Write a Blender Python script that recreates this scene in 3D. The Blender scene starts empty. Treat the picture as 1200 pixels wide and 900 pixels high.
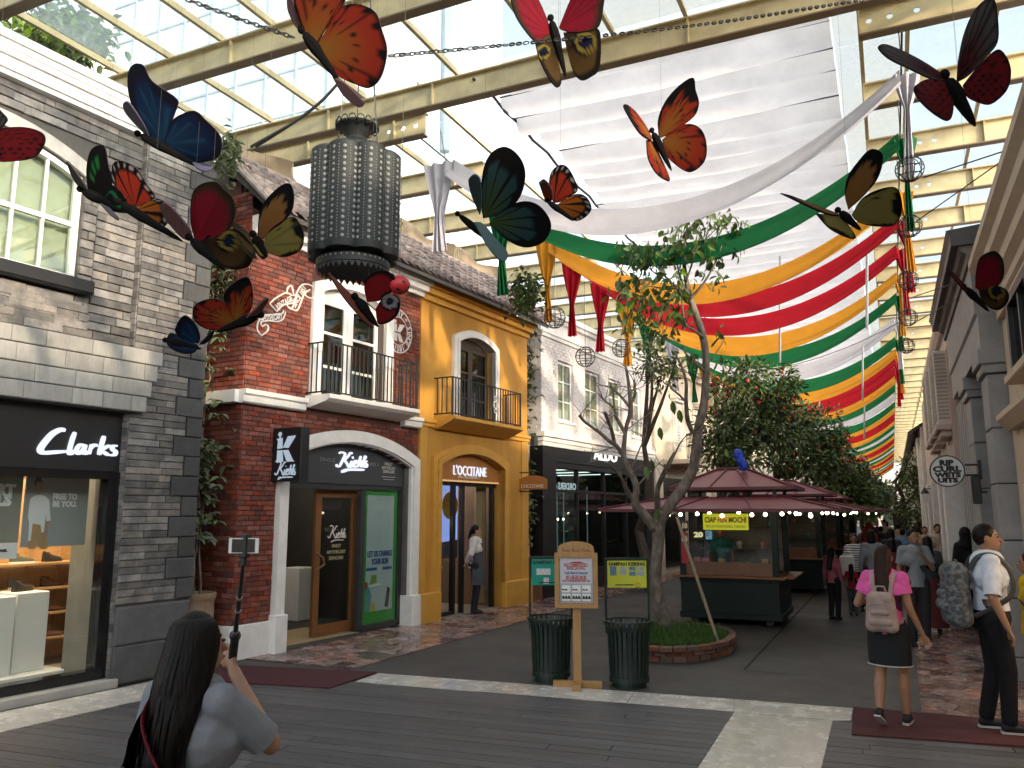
import bpy, bmesh, math, random
import numpy as np
from mathutils import Vector, Matrix, noise as mnoise

random.seed(7)
R = math.radians
SC = bpy.context.scene
COL = SC.collection

# ------------------------------------------------------------------ camera
F = 950.0                       # focal length in pixels of the 1200 px wide photograph
TILT = math.atan(150 / 950)     # camera looks up
PSI = R(24.9)                   # and to the left of the street axis (+Y)
CAM = np.array([0.0, 0.0, 1.85])
cd = bpy.data.cameras.new('camera')
cam = bpy.data.objects.new('camera', cd)
COL.objects.link(cam)
cam.location = CAM
cam.rotation_euler = (R(90) + TILT, 0, PSI)
cd.sensor_width = 36.0
cd.lens = 36.0 * F / 1200.0
cd.clip_start = 0.05
cd.clip_end = 1500
SC.camera = cam

# ------------------------------------------------------------------ light
SUN_EL, SUN_AZ = R(13), R(-25)     # azimuth measured from +X towards +Y
sdir = Vector((math.cos(SUN_EL) * math.cos(SUN_AZ), math.cos(SUN_EL) * math.sin(SUN_AZ), math.sin(SUN_EL)))
w = bpy.data.worlds.new('World')
SC.world = w
w.use_nodes = True
nt = w.node_tree
bg = nt.nodes['Background']
sky = nt.nodes.new('ShaderNodeTexSky')
sky.sky_type = 'NISHITA'
sky.sun_disc = False
sky.sun_elevation = SUN_EL
sky.sun_rotation = math.atan2(sdir.x, sdir.y)
sky.air_density = 1.0
sky.dust_density = 2.0
sky.ozone_density = 1.0
hz = nt.nodes.new('ShaderNodeHueSaturation')     # hazy, milky sky
hz.inputs['Saturation'].default_value = 0.3
nt.links.new(sky.outputs[0], hz.inputs['Color'])
nt.links.new(hz.outputs[0], bg.inputs[0])
bg.inputs[1].default_value = 0.15
sl = bpy.data.lights.new('sun', 'SUN')
sl.energy = 1.15
sl.angle = R(2.0)
sl.color = (1.0, 0.80, 0.56)
so = bpy.data.objects.new('sun', sl)
COL.objects.link(so)
so.rotation_euler = sdir.to_track_quat('Z', 'Y').to_euler()
so.location = (10, 10, 40)

SC.view_settings.view_transform = 'Standard'
SC.view_settings.look = 'None'
SC.view_settings.exposure = 1.95
SC.view_settings.gamma = 1.0
SC.render.engine = 'CYCLES'
cy = SC.cycles
cy.use_denoising = True
cy.max_bounces = 8
cy.diffuse_bounces = 4
cy.glossy_bounces = 3
cy.transmission_bounces = 4
cy.transparent_max_bounces = 16
cy.caustics_reflective = False
cy.caustics_refractive = False
cy.sample_clamp_indirect = 6.0

# ------------------------------------------------------------------ photo pixel -> place
H_ = np.array([-math.sin(PSI), math.cos(PSI), 0.0])
R_ = np.array([math.cos(PSI), math.sin(PSI), 0.0])
Z_ = np.array([0, 0, 1.0])
FWD = H_ * math.cos(TILT) + Z_ * math.sin(TILT)
UPV = -H_ * math.sin(TILT) + Z_ * math.cos(TILT)

def ray(u, v):
    return R_ * ((u - 600) / F) + FWD + UPV * ((450 - v) / F)

def ground(u, v, z=0.0):
    d = ray(u, v)
    return CAM + d * ((z - CAM[2]) / d[2])

def atd(u, v, depth):
    return CAM + ray(u, v) * depth

def xplane(u, v, x):
    d = ray(u, v)
    return CAM + d * ((x - CAM[0]) / d[0])

def yplane(u, v, y):
    d = ray(u, v)
    return CAM + d * ((y - CAM[1]) / d[1])

def proj(p):
    q = np.asarray(p, float) - CAM
    zc = q @ FWD
    return 600 + F * (q @ R_) / zc, 450 - F * (q @ UPV) / zc, zc

FA = R(4.9)                      # the left row of shops leans 4.9 degrees to the street axis
FD = np.array([math.sin(FA), math.cos(FA), 0])     # along the facades
FN = np.array([math.cos(FA), -math.sin(FA), 0])    # out into the street
K0 = ground(322, 765)
FROT = R(90) - FA

def fac(u, v, out=0.0):
    """pixel -> (s along the facade, z) on the plane lying `out` metres in front of the left row"""
    d = ray(u, v)
    p0 = K0 + FN * out
    p = CAM + d * (((p0 - CAM) @ FN) / (d @ FN))
    return float((p - K0) @ FD), float(p[2])

def fworld(s, y, z=0.0):
    """left-row frame (s along, y into the building) -> world"""
    p = K0 + FD * s - FN * y
    return np.array([p[0], p[1], z])

# ------------------------------------------------------------------ object helpers
OFF = {}
def tag(o, label=None, cat=None, group=None, kind=None):
    if label: o['label'] = label
    if cat: o['category'] = cat
    if group: o['group'] = group
    if kind: o['kind'] = kind
    return o

def thing(name, label, cat, loc=(0, 0, 0), rotz=0.0, group=None, off=(0, 0, 0)):
    o = bpy.data.objects.new(name, None)
    o.empty_display_size = 0.2
    COL.objects.link(o)
    o.location = loc
    o.rotation_euler = (0, 0, rotz)
    OFF[o.name] = tuple(off)
    return tag(o, label, cat, group)

def lthing(name, label, cat, s, y=0.0, group=None):
    """a thing in the left row's own frame"""
    return thing(name, label, cat, fworld(s, y), FROT, group, (s, y, 0))

def wthing(name, label, cat, x, y, z=0.0, group=None):
    """a thing whose parts are given in world coordinates"""
    return thing(name, label, cat, (x, y, z), 0.0, group, (x, y, z))

def link(o, parent=None):
    COL.objects.link(o)
    if parent is not None:
        o.parent = parent
        OFF[o.name] = OFF.get(parent.name, (0, 0, 0))
    return o

class MB:
    """collects geometry, then builds ONE mesh object"""
    def __init__(s):
        s.v = []; s.f = []; s.m = []; s.c = None
    def add(s, vs, fs, m=0):
        b = len(s.v)
        s.v.extend([tuple(map(float, p)) for p in vs])
        for f in fs:
            s.f.append(tuple(i + b for i in f)); s.m.append(m)
        return s
    def box(s, x0, x1, y0, y1, z0, z1, m=0):
        vs = [(x, y, z) for z in (z0, z1) for y in (y0, y1) for x in (x0, x1)]
        return s.add(vs, [(0, 2, 3, 1), (4, 5, 7, 6), (0, 1, 5, 4), (2, 6, 7, 3), (0, 4, 6, 2), (1, 3, 7, 5)], m)
    def bbox(s, x0, x1, y0, y1, z0, z1, b=0.01, m=0):
        """box with its edges bevelled"""
        cx, cy, cz = (x0 + x1) / 2, (y0 + y1) / 2, (z0 + z1) / 2
        hx, hy, hz = abs(x1 - x0) / 2, abs(y1 - y0) / 2, abs(z1 - z0) / 2
        b = min(b, hx * .8, hy * .8, hz * .8)
        bm = bmesh.new()
        bmesh.ops.create_cube(bm, size=1)
        for v in bm.verts:
            v.co = Vector((v.co.x * 2 * hx, v.co.y * 2 * hy, v.co.z * 2 * hz))
        bmesh.ops.bevel(bm, geom=bm.edges[:], offset=b, segments=1, affect='EDGES')
        s.addbm(bm, m, (cx, cy, cz))
        return s
    def addbm(s, bm, m=0, loc=(0, 0, 0), M=None):
        bm.verts.ensure_lookup_table()
        bm.verts.index_update()
        L = Vector(loc)
        vs = [tuple((M @ v.co if M else v.co) + L) for v in bm.verts]
        s.add(vs, [[v.index for v in f.verts] for f in bm.faces], m)
        bm.free()
        return s
    def beam(s, a, b, wx, wz, m=0, up=(0, 0, 1)):
        """rectangular bar from a to b"""
        a = Vector(a); b = Vector(b); d = (b - a).normalized()
        up = Vector(up)
        if abs(d.dot(up)) > .99: up = Vector((1, 0, 0))
        x = d.cross(up).normalized(); z = x.cross(d).normalized()
        vs = []
        for p in (a, b):
            for sx, sz in ((-1, -1), (1, -1), (1, 1), (-1, 1)):
                vs.append(p + x * sx * wx / 2 + z * sz * wz / 2)
        return s.add(vs, [(3, 2, 1, 0), (4, 5, 6, 7), (0, 1, 5, 4), (1, 2, 6, 5), (2, 3, 7, 6), (3, 0, 4, 7)], m)
    def tube(s, path, r, n=8, m=0, cap=True, sq=1.0):
        P = [Vector(p) for p in path]
        k = len(P)
        rr = list(r) if hasattr(r, '__len__') else [r] * k
        vs = []; fs = []
        ref = None
        for i in range(k):
            t = (P[min(i + 1, k - 1)] - P[max(i - 1, 0)])
            if t.length < 1e-9: t = Vector((0, 0, 1))
            t.normalize()
            if ref is None:
                ref = Vector((0, 0, 1)) if abs(t.z) < .9 else Vector((1, 0, 0))
            x = ref - t * ref.dot(t)
            if x.length < 1e-6: x = t.orthogonal()
            x.normalize(); ref = x
            y = t.cross(x)
            for j in range(n):
                a = 2 * math.pi * j / n
                vs.append(P[i] + x * math.cos(a) * rr[i] + y * math.sin(a) * rr[i] * sq)
        for i in range(k - 1):
            for j in range(n):
                a = i * n + j; b = i * n + (j + 1) % n
                fs.append((a, b, b + n, a + n))
        if cap:
            fs.append(tuple(range(n - 1, -1, -1)))
            fs.append(tuple((k - 1) * n + j for j in range(n)))
        return s.add(vs, fs, m)
    def lathe(s, prof, n=24, c=(0, 0, 0), m=0, a0=0, a1=2 * math.pi):
        full = abs(a1 - a0 - 2 * math.pi) < 1e-6
        k = n if full else n + 1
        vs = []; fs = []
        for (r, z) in prof:
            for j in range(k):
                a = a0 + (a1 - a0) * j / n
                vs.append((c[0] + r * math.cos(a), c[1] + r * math.sin(a), c[2] + z))
        for i in range(len(prof) - 1):
            for j in range(n):
                a = i * k + j; b = i * k + (j + 1) % k
                fs.append((a, b, b + k, a + k))
        return s.add(vs, fs, m)
    def ell(s, c, r, n=12, k=8, m=0, M=None):
        if not hasattr(r, '__len__'): r = (r, r, r)
        vs = []; fs = []
        for i in range(k + 1):
            t = math.pi * i / k
            for j in range(n):
                a = 2 * math.pi * j / n
                p = Vector((r[0] * math.sin(t) * math.cos(a), r[1] * math.sin(t) * math.sin(a), -r[2] * math.cos(t)))
                if M: p = M @ p
                vs.append((c[0] + p.x, c[1] + p.y, c[2] + p.z))
        for i in range(k):
            for j in range(n):
                a = i * n + j; b = i * n + (j + 1) % n
                if i == 0: fs.append((a, b + n, a + n))
                elif i == k - 1: fs.append((a, b, a + n))
                else: fs.append((a, b, b + n, a + n))
        return s.add(vs, fs, m)
    def prism(s, poly, a, b, axis='y', m=0):
        """extrude a 2-D polygon; axis y: poly in x,z / axis x: poly in y,z / axis z: poly in x,y"""
        def mk(p, t):
            return {'y': (p[0], t, p[1]), 'x': (t, p[0], p[1]), 'z': (p[0], p[1], t)}[axis]
        n = len(poly)
        vs = [mk(p, a) for p in poly] + [mk(p, b) for p in poly]
        fs = [tuple(range(n)), tuple(range(2 * n - 1, n - 1, -1))]
        for i in range(n):
            j = (i + 1) % n
            fs.append((i, i + n, j + n, j))
        return s.add(vs, fs, m)
    def ring(s, outer, inner, a, b, axis='y', m=0):
        """extruded band between two open or closed polylines of equal length"""
        def mk(p, t):
            return {'y': (p[0], t, p[1]), 'x': (t, p[0], p[1]), 'z': (p[0], p[1], t)}[axis]
        n = len(outer)
        vs = [mk(p, a) for p in outer] + [mk(p, a) for p in inner] + [mk(p, b) for p in outer] + [mk(p, b) for p in inner]
        fs = []
        for i in range(n - 1):
            fs += [(i, i + 1, n + i + 1, n + i), (2 * n + i, 3 * n + i, 3 * n + i + 1, 2 * n + i + 1),
                   (i, 2 * n + i, 2 * n + i + 1, i + 1), (n + i, n + i + 1, 3 * n + i + 1, 3 * n + i)]
        for i in (0, n - 1):
            fs.append((i, n + i, 3 * n + i, 2 * n + i))
        return s.add(vs, fs, m)
    def build(s, name, mats, parent=None, smooth=False, fix=True, off=None, bevel=0):
        if not isinstance(mats, (list, tuple)): mats = [mats]
        me = bpy.data.meshes.new(name)
        o = off if off is not None else (OFF.get(parent.name, (0, 0, 0)) if parent is not None else (0, 0, 0))
        vs = [(a - o[0], b - o[1], c - o[2]) for a, b, c in s.v]
        me.from_pydata(vs, [], s.f)
        for m_ in mats: me.materials.append(m_)
        if len(mats) > 1: me.polygons.foreach_set('material_index', s.m)
        if fix:
            bm = bmesh.new(); bm.from_mesh(me)
            bmesh.ops.recalc_face_normals(bm, faces=bm.faces[:])
            bm.to_mesh(me); bm.free()
        if smooth:
            me.polygons.foreach_set('use_smooth', [True] * len(me.polygons))
        me.update()
        ob = bpy.data.objects.new(name, me)
        link(ob, parent)
        if parent is None: OFF[ob.name] = tuple(o)
        if smooth == 'auto':
            auto_smooth(me)
        return ob

def auto_smooth(me, ang=40):
    bm = bmesh.new(); bm.from_mesh(me)
    for e in bm.edges:
        e.smooth = len(e.link_faces) == 2 and e.calc_face_angle(0) < R(ang)
    bm.to_mesh(me); bm.free()

def dup(o, parent, loc=None, rot=None, scale=None, name=None):
    c = o.copy()
    if name: c.name = name
    COL.objects.link(c)
    c.parent = parent
    if parent is not None: OFF[c.name] = OFF.get(parent.name, (0, 0, 0))
    if loc is not None: c.location = loc
    if rot is not None: c.rotation_euler = rot
    if scale is not None: c.scale = scale
    return c

def kids(o):
    return [c for c in COL.objects if c.parent == o]

KIDS_CACHE = {}
def copy_tree(o, label=None, loc=None, rotz=None, parent=None, scale=None):
    """a thing, its parts and their sub-parts; meshes stay shared"""
    if o.name not in KIDS_CACHE: KIDS_CACHE[o.name] = kids(o)
    c = o.copy(); COL.objects.link(c)
    if parent is not None: c.parent = parent
    for k in KIDS_CACHE[o.name]: copy_tree(k, parent=c)
    if label: c['label'] = label
    if loc is not None: c.location = loc
    if rotz is not None: c.rotation_euler = (0, 0, rotz)
    if scale is not None: c.scale = (scale,) * 3
    return c

def place(parent, mesh_ob, frame_loc, scale=None, rot=None, name=None):
    """copy a unit part to a frame position under a thing"""
    o = OFF.get(parent.name, (0, 0, 0))
    return dup(mesh_ob, parent, (frame_loc[0] - o[0], frame_loc[1] - o[1], frame_loc[2] - o[2]), rot, scale, name)

# ------------------------------------------------------------------ materials
def mat(name, col, rough=.6, metal=0.0, var=.18, vs=3.0, bump=0.0, bs=30.0, rnd=0.0, spec=.5, emit=None, es=1.0,
        col2=None, coat=0.0, sheen=0.0, hs=0.0, detail=5, rvar=0.0, stretch=None, c2s=None, aniso=0):
    m = bpy.data.materials.new(name)
    m.use_nodes = True
    t = m.node_tree; N = t.nodes; L = t.links
    b = N['Principled BSDF']
    b.inputs['Roughness'].default_value = rough
    b.inputs['Metallic'].default_value = metal
    b.inputs['Specular IOR Level'].default_value = spec
    if coat: b.inputs['Coat Weight'].default_value = coat; b.inputs['Coat Roughness'].default_value = .15
    if sheen: b.inputs['Sheen Weight'].default_value = sheen
    if aniso: b.inputs['Anisotropic'].default_value = aniso
    geo = N.new('ShaderNodeNewGeometry')
    pos = geo.outputs['Position']
    if stretch:
        mp = N.new('ShaderNodeMapping'); mp.inputs['Scale'].default_value = stretch
        L.new(pos, mp.inputs[0]); pos = mp.outputs[0]
    cur = None
    rgb = N.new('ShaderNodeRGB'); rgb.outputs[0].default_value = (*col, 1)
    cur = rgb.outputs[0]
    if col2 is not None:
        nz = N.new('ShaderNodeTexNoise'); nz.inputs['Scale'].default_value = c2s or vs * .6; nz.inputs['Detail'].default_value = 6
        L.new(pos, nz.inputs['Vector'])
        cr = N.new('ShaderNodeValToRGB'); cr.color_ramp.elements[0].position = .42; cr.color_ramp.elements[1].position = .62
        L.new(nz.outputs[0], cr.inputs[0])
        mx = N.new('ShaderNodeMix'); mx.data_type = 'RGBA'
        mx.inputs[7].default_value = (*col2, 1)
        L.new(cr.outputs[0], mx.inputs[0]); L.new(cur, mx.inputs[6]); cur = mx.outputs[2]
    if rnd or hs:
        oi = N.new('ShaderNodeObjectInfo')
        ad = N.new('ShaderNodeMath'); ad.operation = 'ADD'
        L.new(oi.outputs['Random'], ad.inputs[0]); L.new(geo.outputs['Random Per Island'], ad.inputs[1])
        fr = N.new('ShaderNodeMath'); fr.operation = 'FRACT'; L.new(ad.outputs[0], fr.inputs[0])
        mr = N.new('ShaderNodeMapRange'); mr.inputs[3].default_value = 1 - rnd; mr.inputs[4].default_value = 1 + rnd
        L.new(fr.outputs[0], mr.inputs[0])
        hv = N.new('ShaderNodeHueSaturation'); L.new(mr.outputs[0], hv.inputs['Value'])
        if hs:
            m2 = N.new('ShaderNodeMath'); m2.operation = 'MULTIPLY'; m2.inputs[1].default_value = 7.31
            L.new(fr.outputs[0], m2.inputs[0])
            f2 = N.new('ShaderNodeMath'); f2.operation = 'FRACT'; L.new(m2.outputs[0], f2.inputs[0])
            r2 = N.new('ShaderNodeMapRange'); r2.inputs[3].default_value = 1 - hs; r2.inputs[4].default_value = 1 + hs
            L.new(f2.outputs[0], r2.inputs[0]); L.new(r2.outputs[0], hv.inputs['Saturation'])
        L.new(cur, hv.inputs['Color']); cur = hv.outputs[0]
    if var:
        nz = N.new('ShaderNodeTexNoise'); nz.inputs['Scale'].default_value = vs; nz.inputs['Detail'].default_value = detail
        nz.inputs['Roughness'].default_value = .65
        L.new(pos, nz.inputs['Vector'])
        mr = N.new('ShaderNodeMapRange'); mr.inputs[1].default_value = .25; mr.inputs[2].default_value = .75
        mr.inputs[3].default_value = 1 - var; mr.inputs[4].default_value = 1 + var
        L.new(nz.outputs[0], mr.inputs[0])
        mx = N.new('ShaderNodeMix'); mx.data_type = 'RGBA'; mx.blend_type = 'MULTIPLY'; mx.inputs[0].default_value = 1
        L.new(cur, mx.inputs[6]); L.new(mr.outputs[0], mx.inputs[7]); cur = mx.outputs[2]
        if rvar:
            r3 = N.new('ShaderNodeMapRange'); r3.inputs[1].default_value = .3; r3.inputs[2].default_value = .7
            r3.inputs[3].default_value = max(.02, rough - rvar); r3.inputs[4].default_value = min(1, rough + rvar)
            L.new(nz.outputs[0], r3.inputs[0]); L.new(r3.outputs[0], b.inputs['Roughness'])
    L.new(cur, b.inputs['Base Color'])
    if bump:
        nz = N.new('ShaderNodeTexNoise'); nz.inputs['Scale'].default_value = bs; nz.inputs['Detail'].default_value = 4
        L.new(pos, nz.inputs['Vector'])
        bp = N.new('ShaderNodeBump'); bp.inputs['Strength'].default_value = bump; bp.inputs['Distance'].default_value = .01
        L.new(nz.outputs[0], bp.inputs['Height']); L.new(bp.outputs[0], b.inputs['Normal'])
    if emit:
        b.inputs['Emission Color'].default_value = (*emit, 1)
        b.inputs['Emission Strength'].default_value = es
    return m

def attr_mat(name, rough=.5, attr='print', var=.08, vs=20, trans=0.0, emit=0.0):
    """flat print held in a colour attribute"""
    m = bpy.data.materials.new(name); m.use_nodes = True
    t = m.node_tree; N = t.nodes; L = t.links; b = N['Principled BSDF']
    at = N.new('ShaderNodeVertexColor'); at.layer_name = attr
    geo = N.new('ShaderNodeNewGeometry')
    nz = N.new('ShaderNodeTexNoise'); nz.inputs['Scale'].default_value = vs; L.new(geo.outputs['Position'], nz.inputs['Vector'])
    mr = N.new('ShaderNodeMapRange'); mr.inputs[3].default_value = 1 - var; mr.inputs[4].default_value = 1 + var
    L.new(nz.outputs[0], mr.inputs[0])
    mx = N.new('ShaderNodeMix'); mx.data_type = 'RGBA'; mx.blend_type = 'MULTIPLY'; mx.inputs[0].default_value = 1
    L.new(at.outputs[0], mx.inputs[6]); L.new(mr.outputs[0], mx.inputs[7])
    L.new(mx.outputs[2], b.inputs['Base Color'])
    b.inputs['Roughness'].default_value = rough; b.inputs['Specular IOR Level'].default_value = .08
    if emit:
        L.new(mx.outputs[2], b.inputs['Emission Color']); b.inputs['Emission Strength'].default_value = emit
    return m

def glass_mat(name, tint=(.93, .96, .97), refl=.06, dirt=0.0, dirtcol=(.55, .6, .62), dscale=1.5, rough=.02):
    m = bpy.data.materials.new(name); m.use_nodes = True
    t = m.node_tree; N = t.nodes; L = t.links
    N.remove(N['Principled BSDF'])
    out = N['Material Output']
    tr = N.new('ShaderNodeBsdfTransparent'); tr.inputs[0].default_value = (*tint, 1)
    gl = N.new('ShaderNodeBsdfGlossy'); gl.inputs['Roughness'].default_value = rough
    lw_ = N.new('ShaderNodeLayerWeight'); lw_.inputs[0].default_value = .5
    pw_ = N.new('ShaderNodeMath'); pw_.operation = 'POWER'; pw_.inputs[1].default_value = 5.0
    L.new(lw_.outputs['Facing'], pw_.inputs[0])
    ad = N.new('ShaderNodeMath'); ad.operation = 'MULTIPLY_ADD'; ad.inputs[1].default_value = .8; ad.inputs[2].default_value = refl * .6
    ad.use_clamp = True
    L.new(pw_.outputs[0], ad.inputs[0])
    mx = N.new('ShaderNodeMixShader'); L.new(ad.outputs[0], mx.inputs[0]); L.new(tr.outputs[0], mx.inputs[1]); L.new(gl.outputs[0], mx.inputs[2])
    cur = mx.outputs[0]
    if dirt:
        df = N.new('ShaderNodeBsdfTranslucent'); df.inputs[0].default_value = (*dirtcol, 1)
        d2 = N.new('ShaderNodeBsdfDiffuse'); d2.inputs[0].default_value = (*dirtcol, 1)
        m3 = N.new('ShaderNodeMixShader'); L.new(df.outputs[0], m3.inputs[1]); L.new(d2.outputs[0], m3.inputs[2])
        m3.inputs[0].default_value = .3
        geo = N.new('ShaderNodeNewGeometry')
        nz = N.new('ShaderNodeTexNoise'); nz.inputs['Scale'].default_value = dscale; nz.inputs['Detail'].default_value = 8
        nz.inputs['Roughness'].default_value = .7
        L.new(geo.outputs['Position'], nz.inputs['Vector'])
        mr = N.new('ShaderNodeMapRange'); mr.inputs[1].default_value = .35; mr.inputs[2].default_value = .8
        mr.inputs[3].default_value = dirt * .4; mr.inputs[4].default_value = dirt * 1.6
        L.new(nz.outputs[0], mr.inputs[0])
        m4 = N.new('ShaderNodeMixShader'); L.new(mr.outputs[0], m4.inputs[0]); L.new(cur, m4.inputs[1]); L.new(m3.outputs[0], m4.inputs[2])
        cur = m4.outputs[0]
    L.new(cur, out.inputs[0])
    return m

def cloth_mat(name, col, trans=.45, rough=.8, var=.1, vs=4, weave=True):
    """thin cloth that lets some light through"""
    m = mat(name, col, rough, var=var, vs=vs, bump=.15 if weave else 0, bs=180, spec=.2)
    t = m.node_tree; N = t.nodes; L = t.links; b = N['Principled BSDF']
    tr = N.new('ShaderNodeBsdfTranslucent')
    src = b.inputs['Base Color'].links[0].from_socket
    L.new(src, tr.inputs[0])
    mx = N.new('ShaderNodeMixShader'); mx.inputs[0].default_value = trans
    L.new(b.outputs[0], mx.inputs[1]); L.new(tr.outputs[0], mx.inputs[2]); L.new(mx.outputs[0], N['Material Output'].inputs[0])
    return m

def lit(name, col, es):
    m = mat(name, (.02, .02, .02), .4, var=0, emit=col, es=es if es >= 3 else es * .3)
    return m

M = {}
M['white'] = mat('white_paint', (.78, .77, .74), .5, var=.1, vs=6, bump=.1, bs=40, rvar=.1)
M['offwhite'] = mat('offwhite_stucco', (.66, .64, .6), .7, var=.12, vs=4, bump=.25, bs=60)
M['beige'] = mat('beige_stucco', (.56, .44, .32), .75, var=.12, vs=3, bump=.25, bs=60)
M['cream'] = mat('cream_stucco', (.62, .55, .43), .75, var=.12, vs=3, bump=.2, bs=60)
M['ochre'] = mat('ochre_stucco', (.54, .275, .04), .65, var=.14, vs=2.6, bump=.35, bs=40, col2=(.46, .225, .036), stretch=(1, 1, .4))
M['ochre_trim'] = mat('ochre_trim_paint', (.6, .31, .05), .55, var=.1, vs=5, bump=.1)
M['mortar'] = mat('dark_mortar', (.07, .066, .06), .9, var=.2, vs=30, bump=.3, bs=120)
M['mortar_red'] = mat('red_wall_mortar', (.09, .035, .025), .9, var=.2, vs=30, bump=.3, bs=120)
M['stone'] = mat('grey_brown_stone', (.185, .172, .158), .85, var=.34, vs=9, bump=.7, bs=45, rnd=.4, hs=.5, col2=(.115, .112, .11))
M['quoin'] = mat('dark_slate_stone', (.06, .06, .062), .75, var=.25, vs=9, bump=.5, bs=40, rnd=.2)
M['plinth'] = mat('dark_plinth_stone', (.085, .085, .088), .75, var=.25, vs=6, bump=.5, bs=30, rnd=.15)
M['arch_stone'] = mat('pale_arch_stone', (.33, .325, .3), .85, var=.24, vs=7, bump=.5, bs=30, rnd=.12, stretch=(1, 1, .35))
M['brick'] = mat('red_brick', (.2, .052, .032), .8, var=.3, vs=14, bump=.6, bs=60, rnd=.42, hs=.16, col2=(.14, .045, .032))
M['black'] = mat('black_paint', (.012, .012, .013), .45, var=.15, vs=8)
M['black_gloss'] = mat('black_gloss_panel', (.01, .01, .011), .12, var=.1)
M['dark'] = mat('dark_grey_paint', (.035, .036, .038), .5, var=.2, vs=8)
M['iron'] = mat('black_iron', (.02, .02, .02), .45, metal=.3, var=.2, vs=20)
M['beam'] = mat('cream_steel_paint', (.62, .52, .3), .45, var=.12, vs=5, col2=(.52, .42, .24))
M['wood'] = mat('pine_wood', (.42, .24, .09), .5, var=.22, vs=6, stretch=(8, 8, .8), bump=.15, bs=20)
M['wood_dark'] = mat('brown_wood', (.2, .085, .03), .45, var=.25, vs=6, stretch=(8, 8, .8))
M['bark'] = mat('grey_brown_bark', (.15, .122, .098), .95, var=.5, vs=16, bump=1.0, bs=26, col2=(.24, .205, .17), stretch=(1, 1, .5))
M['bark_dark'] = mat('dark_bark', (.075, .058, .045), .9, var=.4, vs=14, bump=.8, bs=30)
M['leaf'] = mat('green_leaf', (.075, .13, .03), .5, var=.2, vs=3, rnd=.5, hs=.25)
M['leaf_dark'] = mat('dark_leaf', (.085, .135, .042), .5, var=.25, vs=2, rnd=.6, hs=.25)
M['vine_leaf'] = mat('vine_leaf', (.1, .13, .065), .6, var=.2, vs=8, rnd=.4, hs=.3)
M['glass'] = glass_mat('shop_glass', (.9, .93, .93), .05)
M['roof_glass'] = glass_mat('roof_glass', (.86, .93, .96), .03, dirt=.22, dirtcol=(.8, .88, .92), dscale=.7)
M['steel'] = mat('grey_steel', (.35, .36, .37), .35, metal=.7, var=.12, vs=20)
M['gold'] = mat('brass', (.5, .36, .12), .35, metal=.8, var=.12)
M['terracotta'] = mat('terracotta', (.3, .2, .13), .7, var=.25, vs=6, bump=.2, bs=30, col2=(.36, .27, .19))
M['bulb'] = lit('bulb_glow', (1.0, .84, .55), 6)
M['white_glow'] = lit('white_letter_glow', (.8, .84, 1.0), 1.0)
M['warm_glow'] = lit('warm_ceiling_lamp', (1.0, .82, .58), 9)
M['cool_glow'] = lit('cool_ceiling_lamp', (.85, .95, 1.0), 5)
for k_ in ('bulb', 'white_glow'):
    M[k_].cycles.emission_sampling = 'NONE'

# ------------------------------------------------------------------ lettering
def text_geo(txt, size, bold=0.0, extrude=.004, align='CENTER', space=1.0):
    cu = bpy.data.curves.new('lettering', 'FONT')
    cu.body = txt; cu.size = size; cu.align_x = align; cu.align_y = 'CENTER'
    cu.extrude = extrude; cu.offset = bold; cu.space_character = space
    cu.resolution_u = 2
    o = bpy.data.objects.new('lettering', cu); COL.objects.link(o)
    dg = bpy.context.evaluated_depsgraph_get()
    me = bpy.data.meshes.new_from_object(o.evaluated_get(dg))
    vs = [tuple(v.co) for v in me.vertices]; fs = [tuple(p.vertices) for p in me.polygons]
    bpy.data.objects.remove(o); bpy.data.curves.remove(cu); bpy.data.meshes.remove(me)
    return vs, fs

def lettering(parent, name, txt, size, at, m, rx=(1, 0, 0), up=(0, 0, 1), width=None, bold=0.0, ext=.004, space=1.0, xs=1.0, mirror=False, label=None):
    """flat or raised lettering; rx = reading direction, up = up direction, in the parent's frame"""
    vs, fs = text_geo(txt, size, bold, ext, space=space)
    xs_ = xs
    if width:
        ww = max(v[0] for v in vs) - min(v[0] for v in vs)
        xs_ = width / ww
    X = Vector(rx).normalized(); U = Vector(up).normalized(); Nn = X.cross(U)
    cx = (max(v[0] for v in vs) + min(v[0] for v in vs)) / 2
    cyy = (max(v[1] for v in vs) + min(v[1] for v in vs)) / 2
    A = Vector(at)
    mb = MB()
    sg = -1 if mirror else 1
    mb.add([A + X * ((v[0] - cx) * xs_ * sg) + U * (v[1] - cyy) + Nn * v[2] for v in vs], fs)
    o = mb.build(name, m, parent, fix=False)
    if label: o['label'] = label
    return o

def catmull(P, n=8):
    P = [Vector(p) for p in P]
    if len(P) < 3: return P
    Q = [P[0] * 2 - P[1]] + P + [P[-1] * 2 - P[-2]]
    out = []
    for i in range(1, len(Q) - 2):
        for k in range(n):
            t = k / n
            a, b, c, d = Q[i - 1], Q[i], Q[i + 1], Q[i + 2]
            out.append(.5 * ((2 * b) + (c - a) * t + (2 * a - 5 * b + 4 * c - d) * t * t + (3 * b - a - 3 * c + d) * t ** 3))
    out.append(P[-1])
    return out

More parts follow.
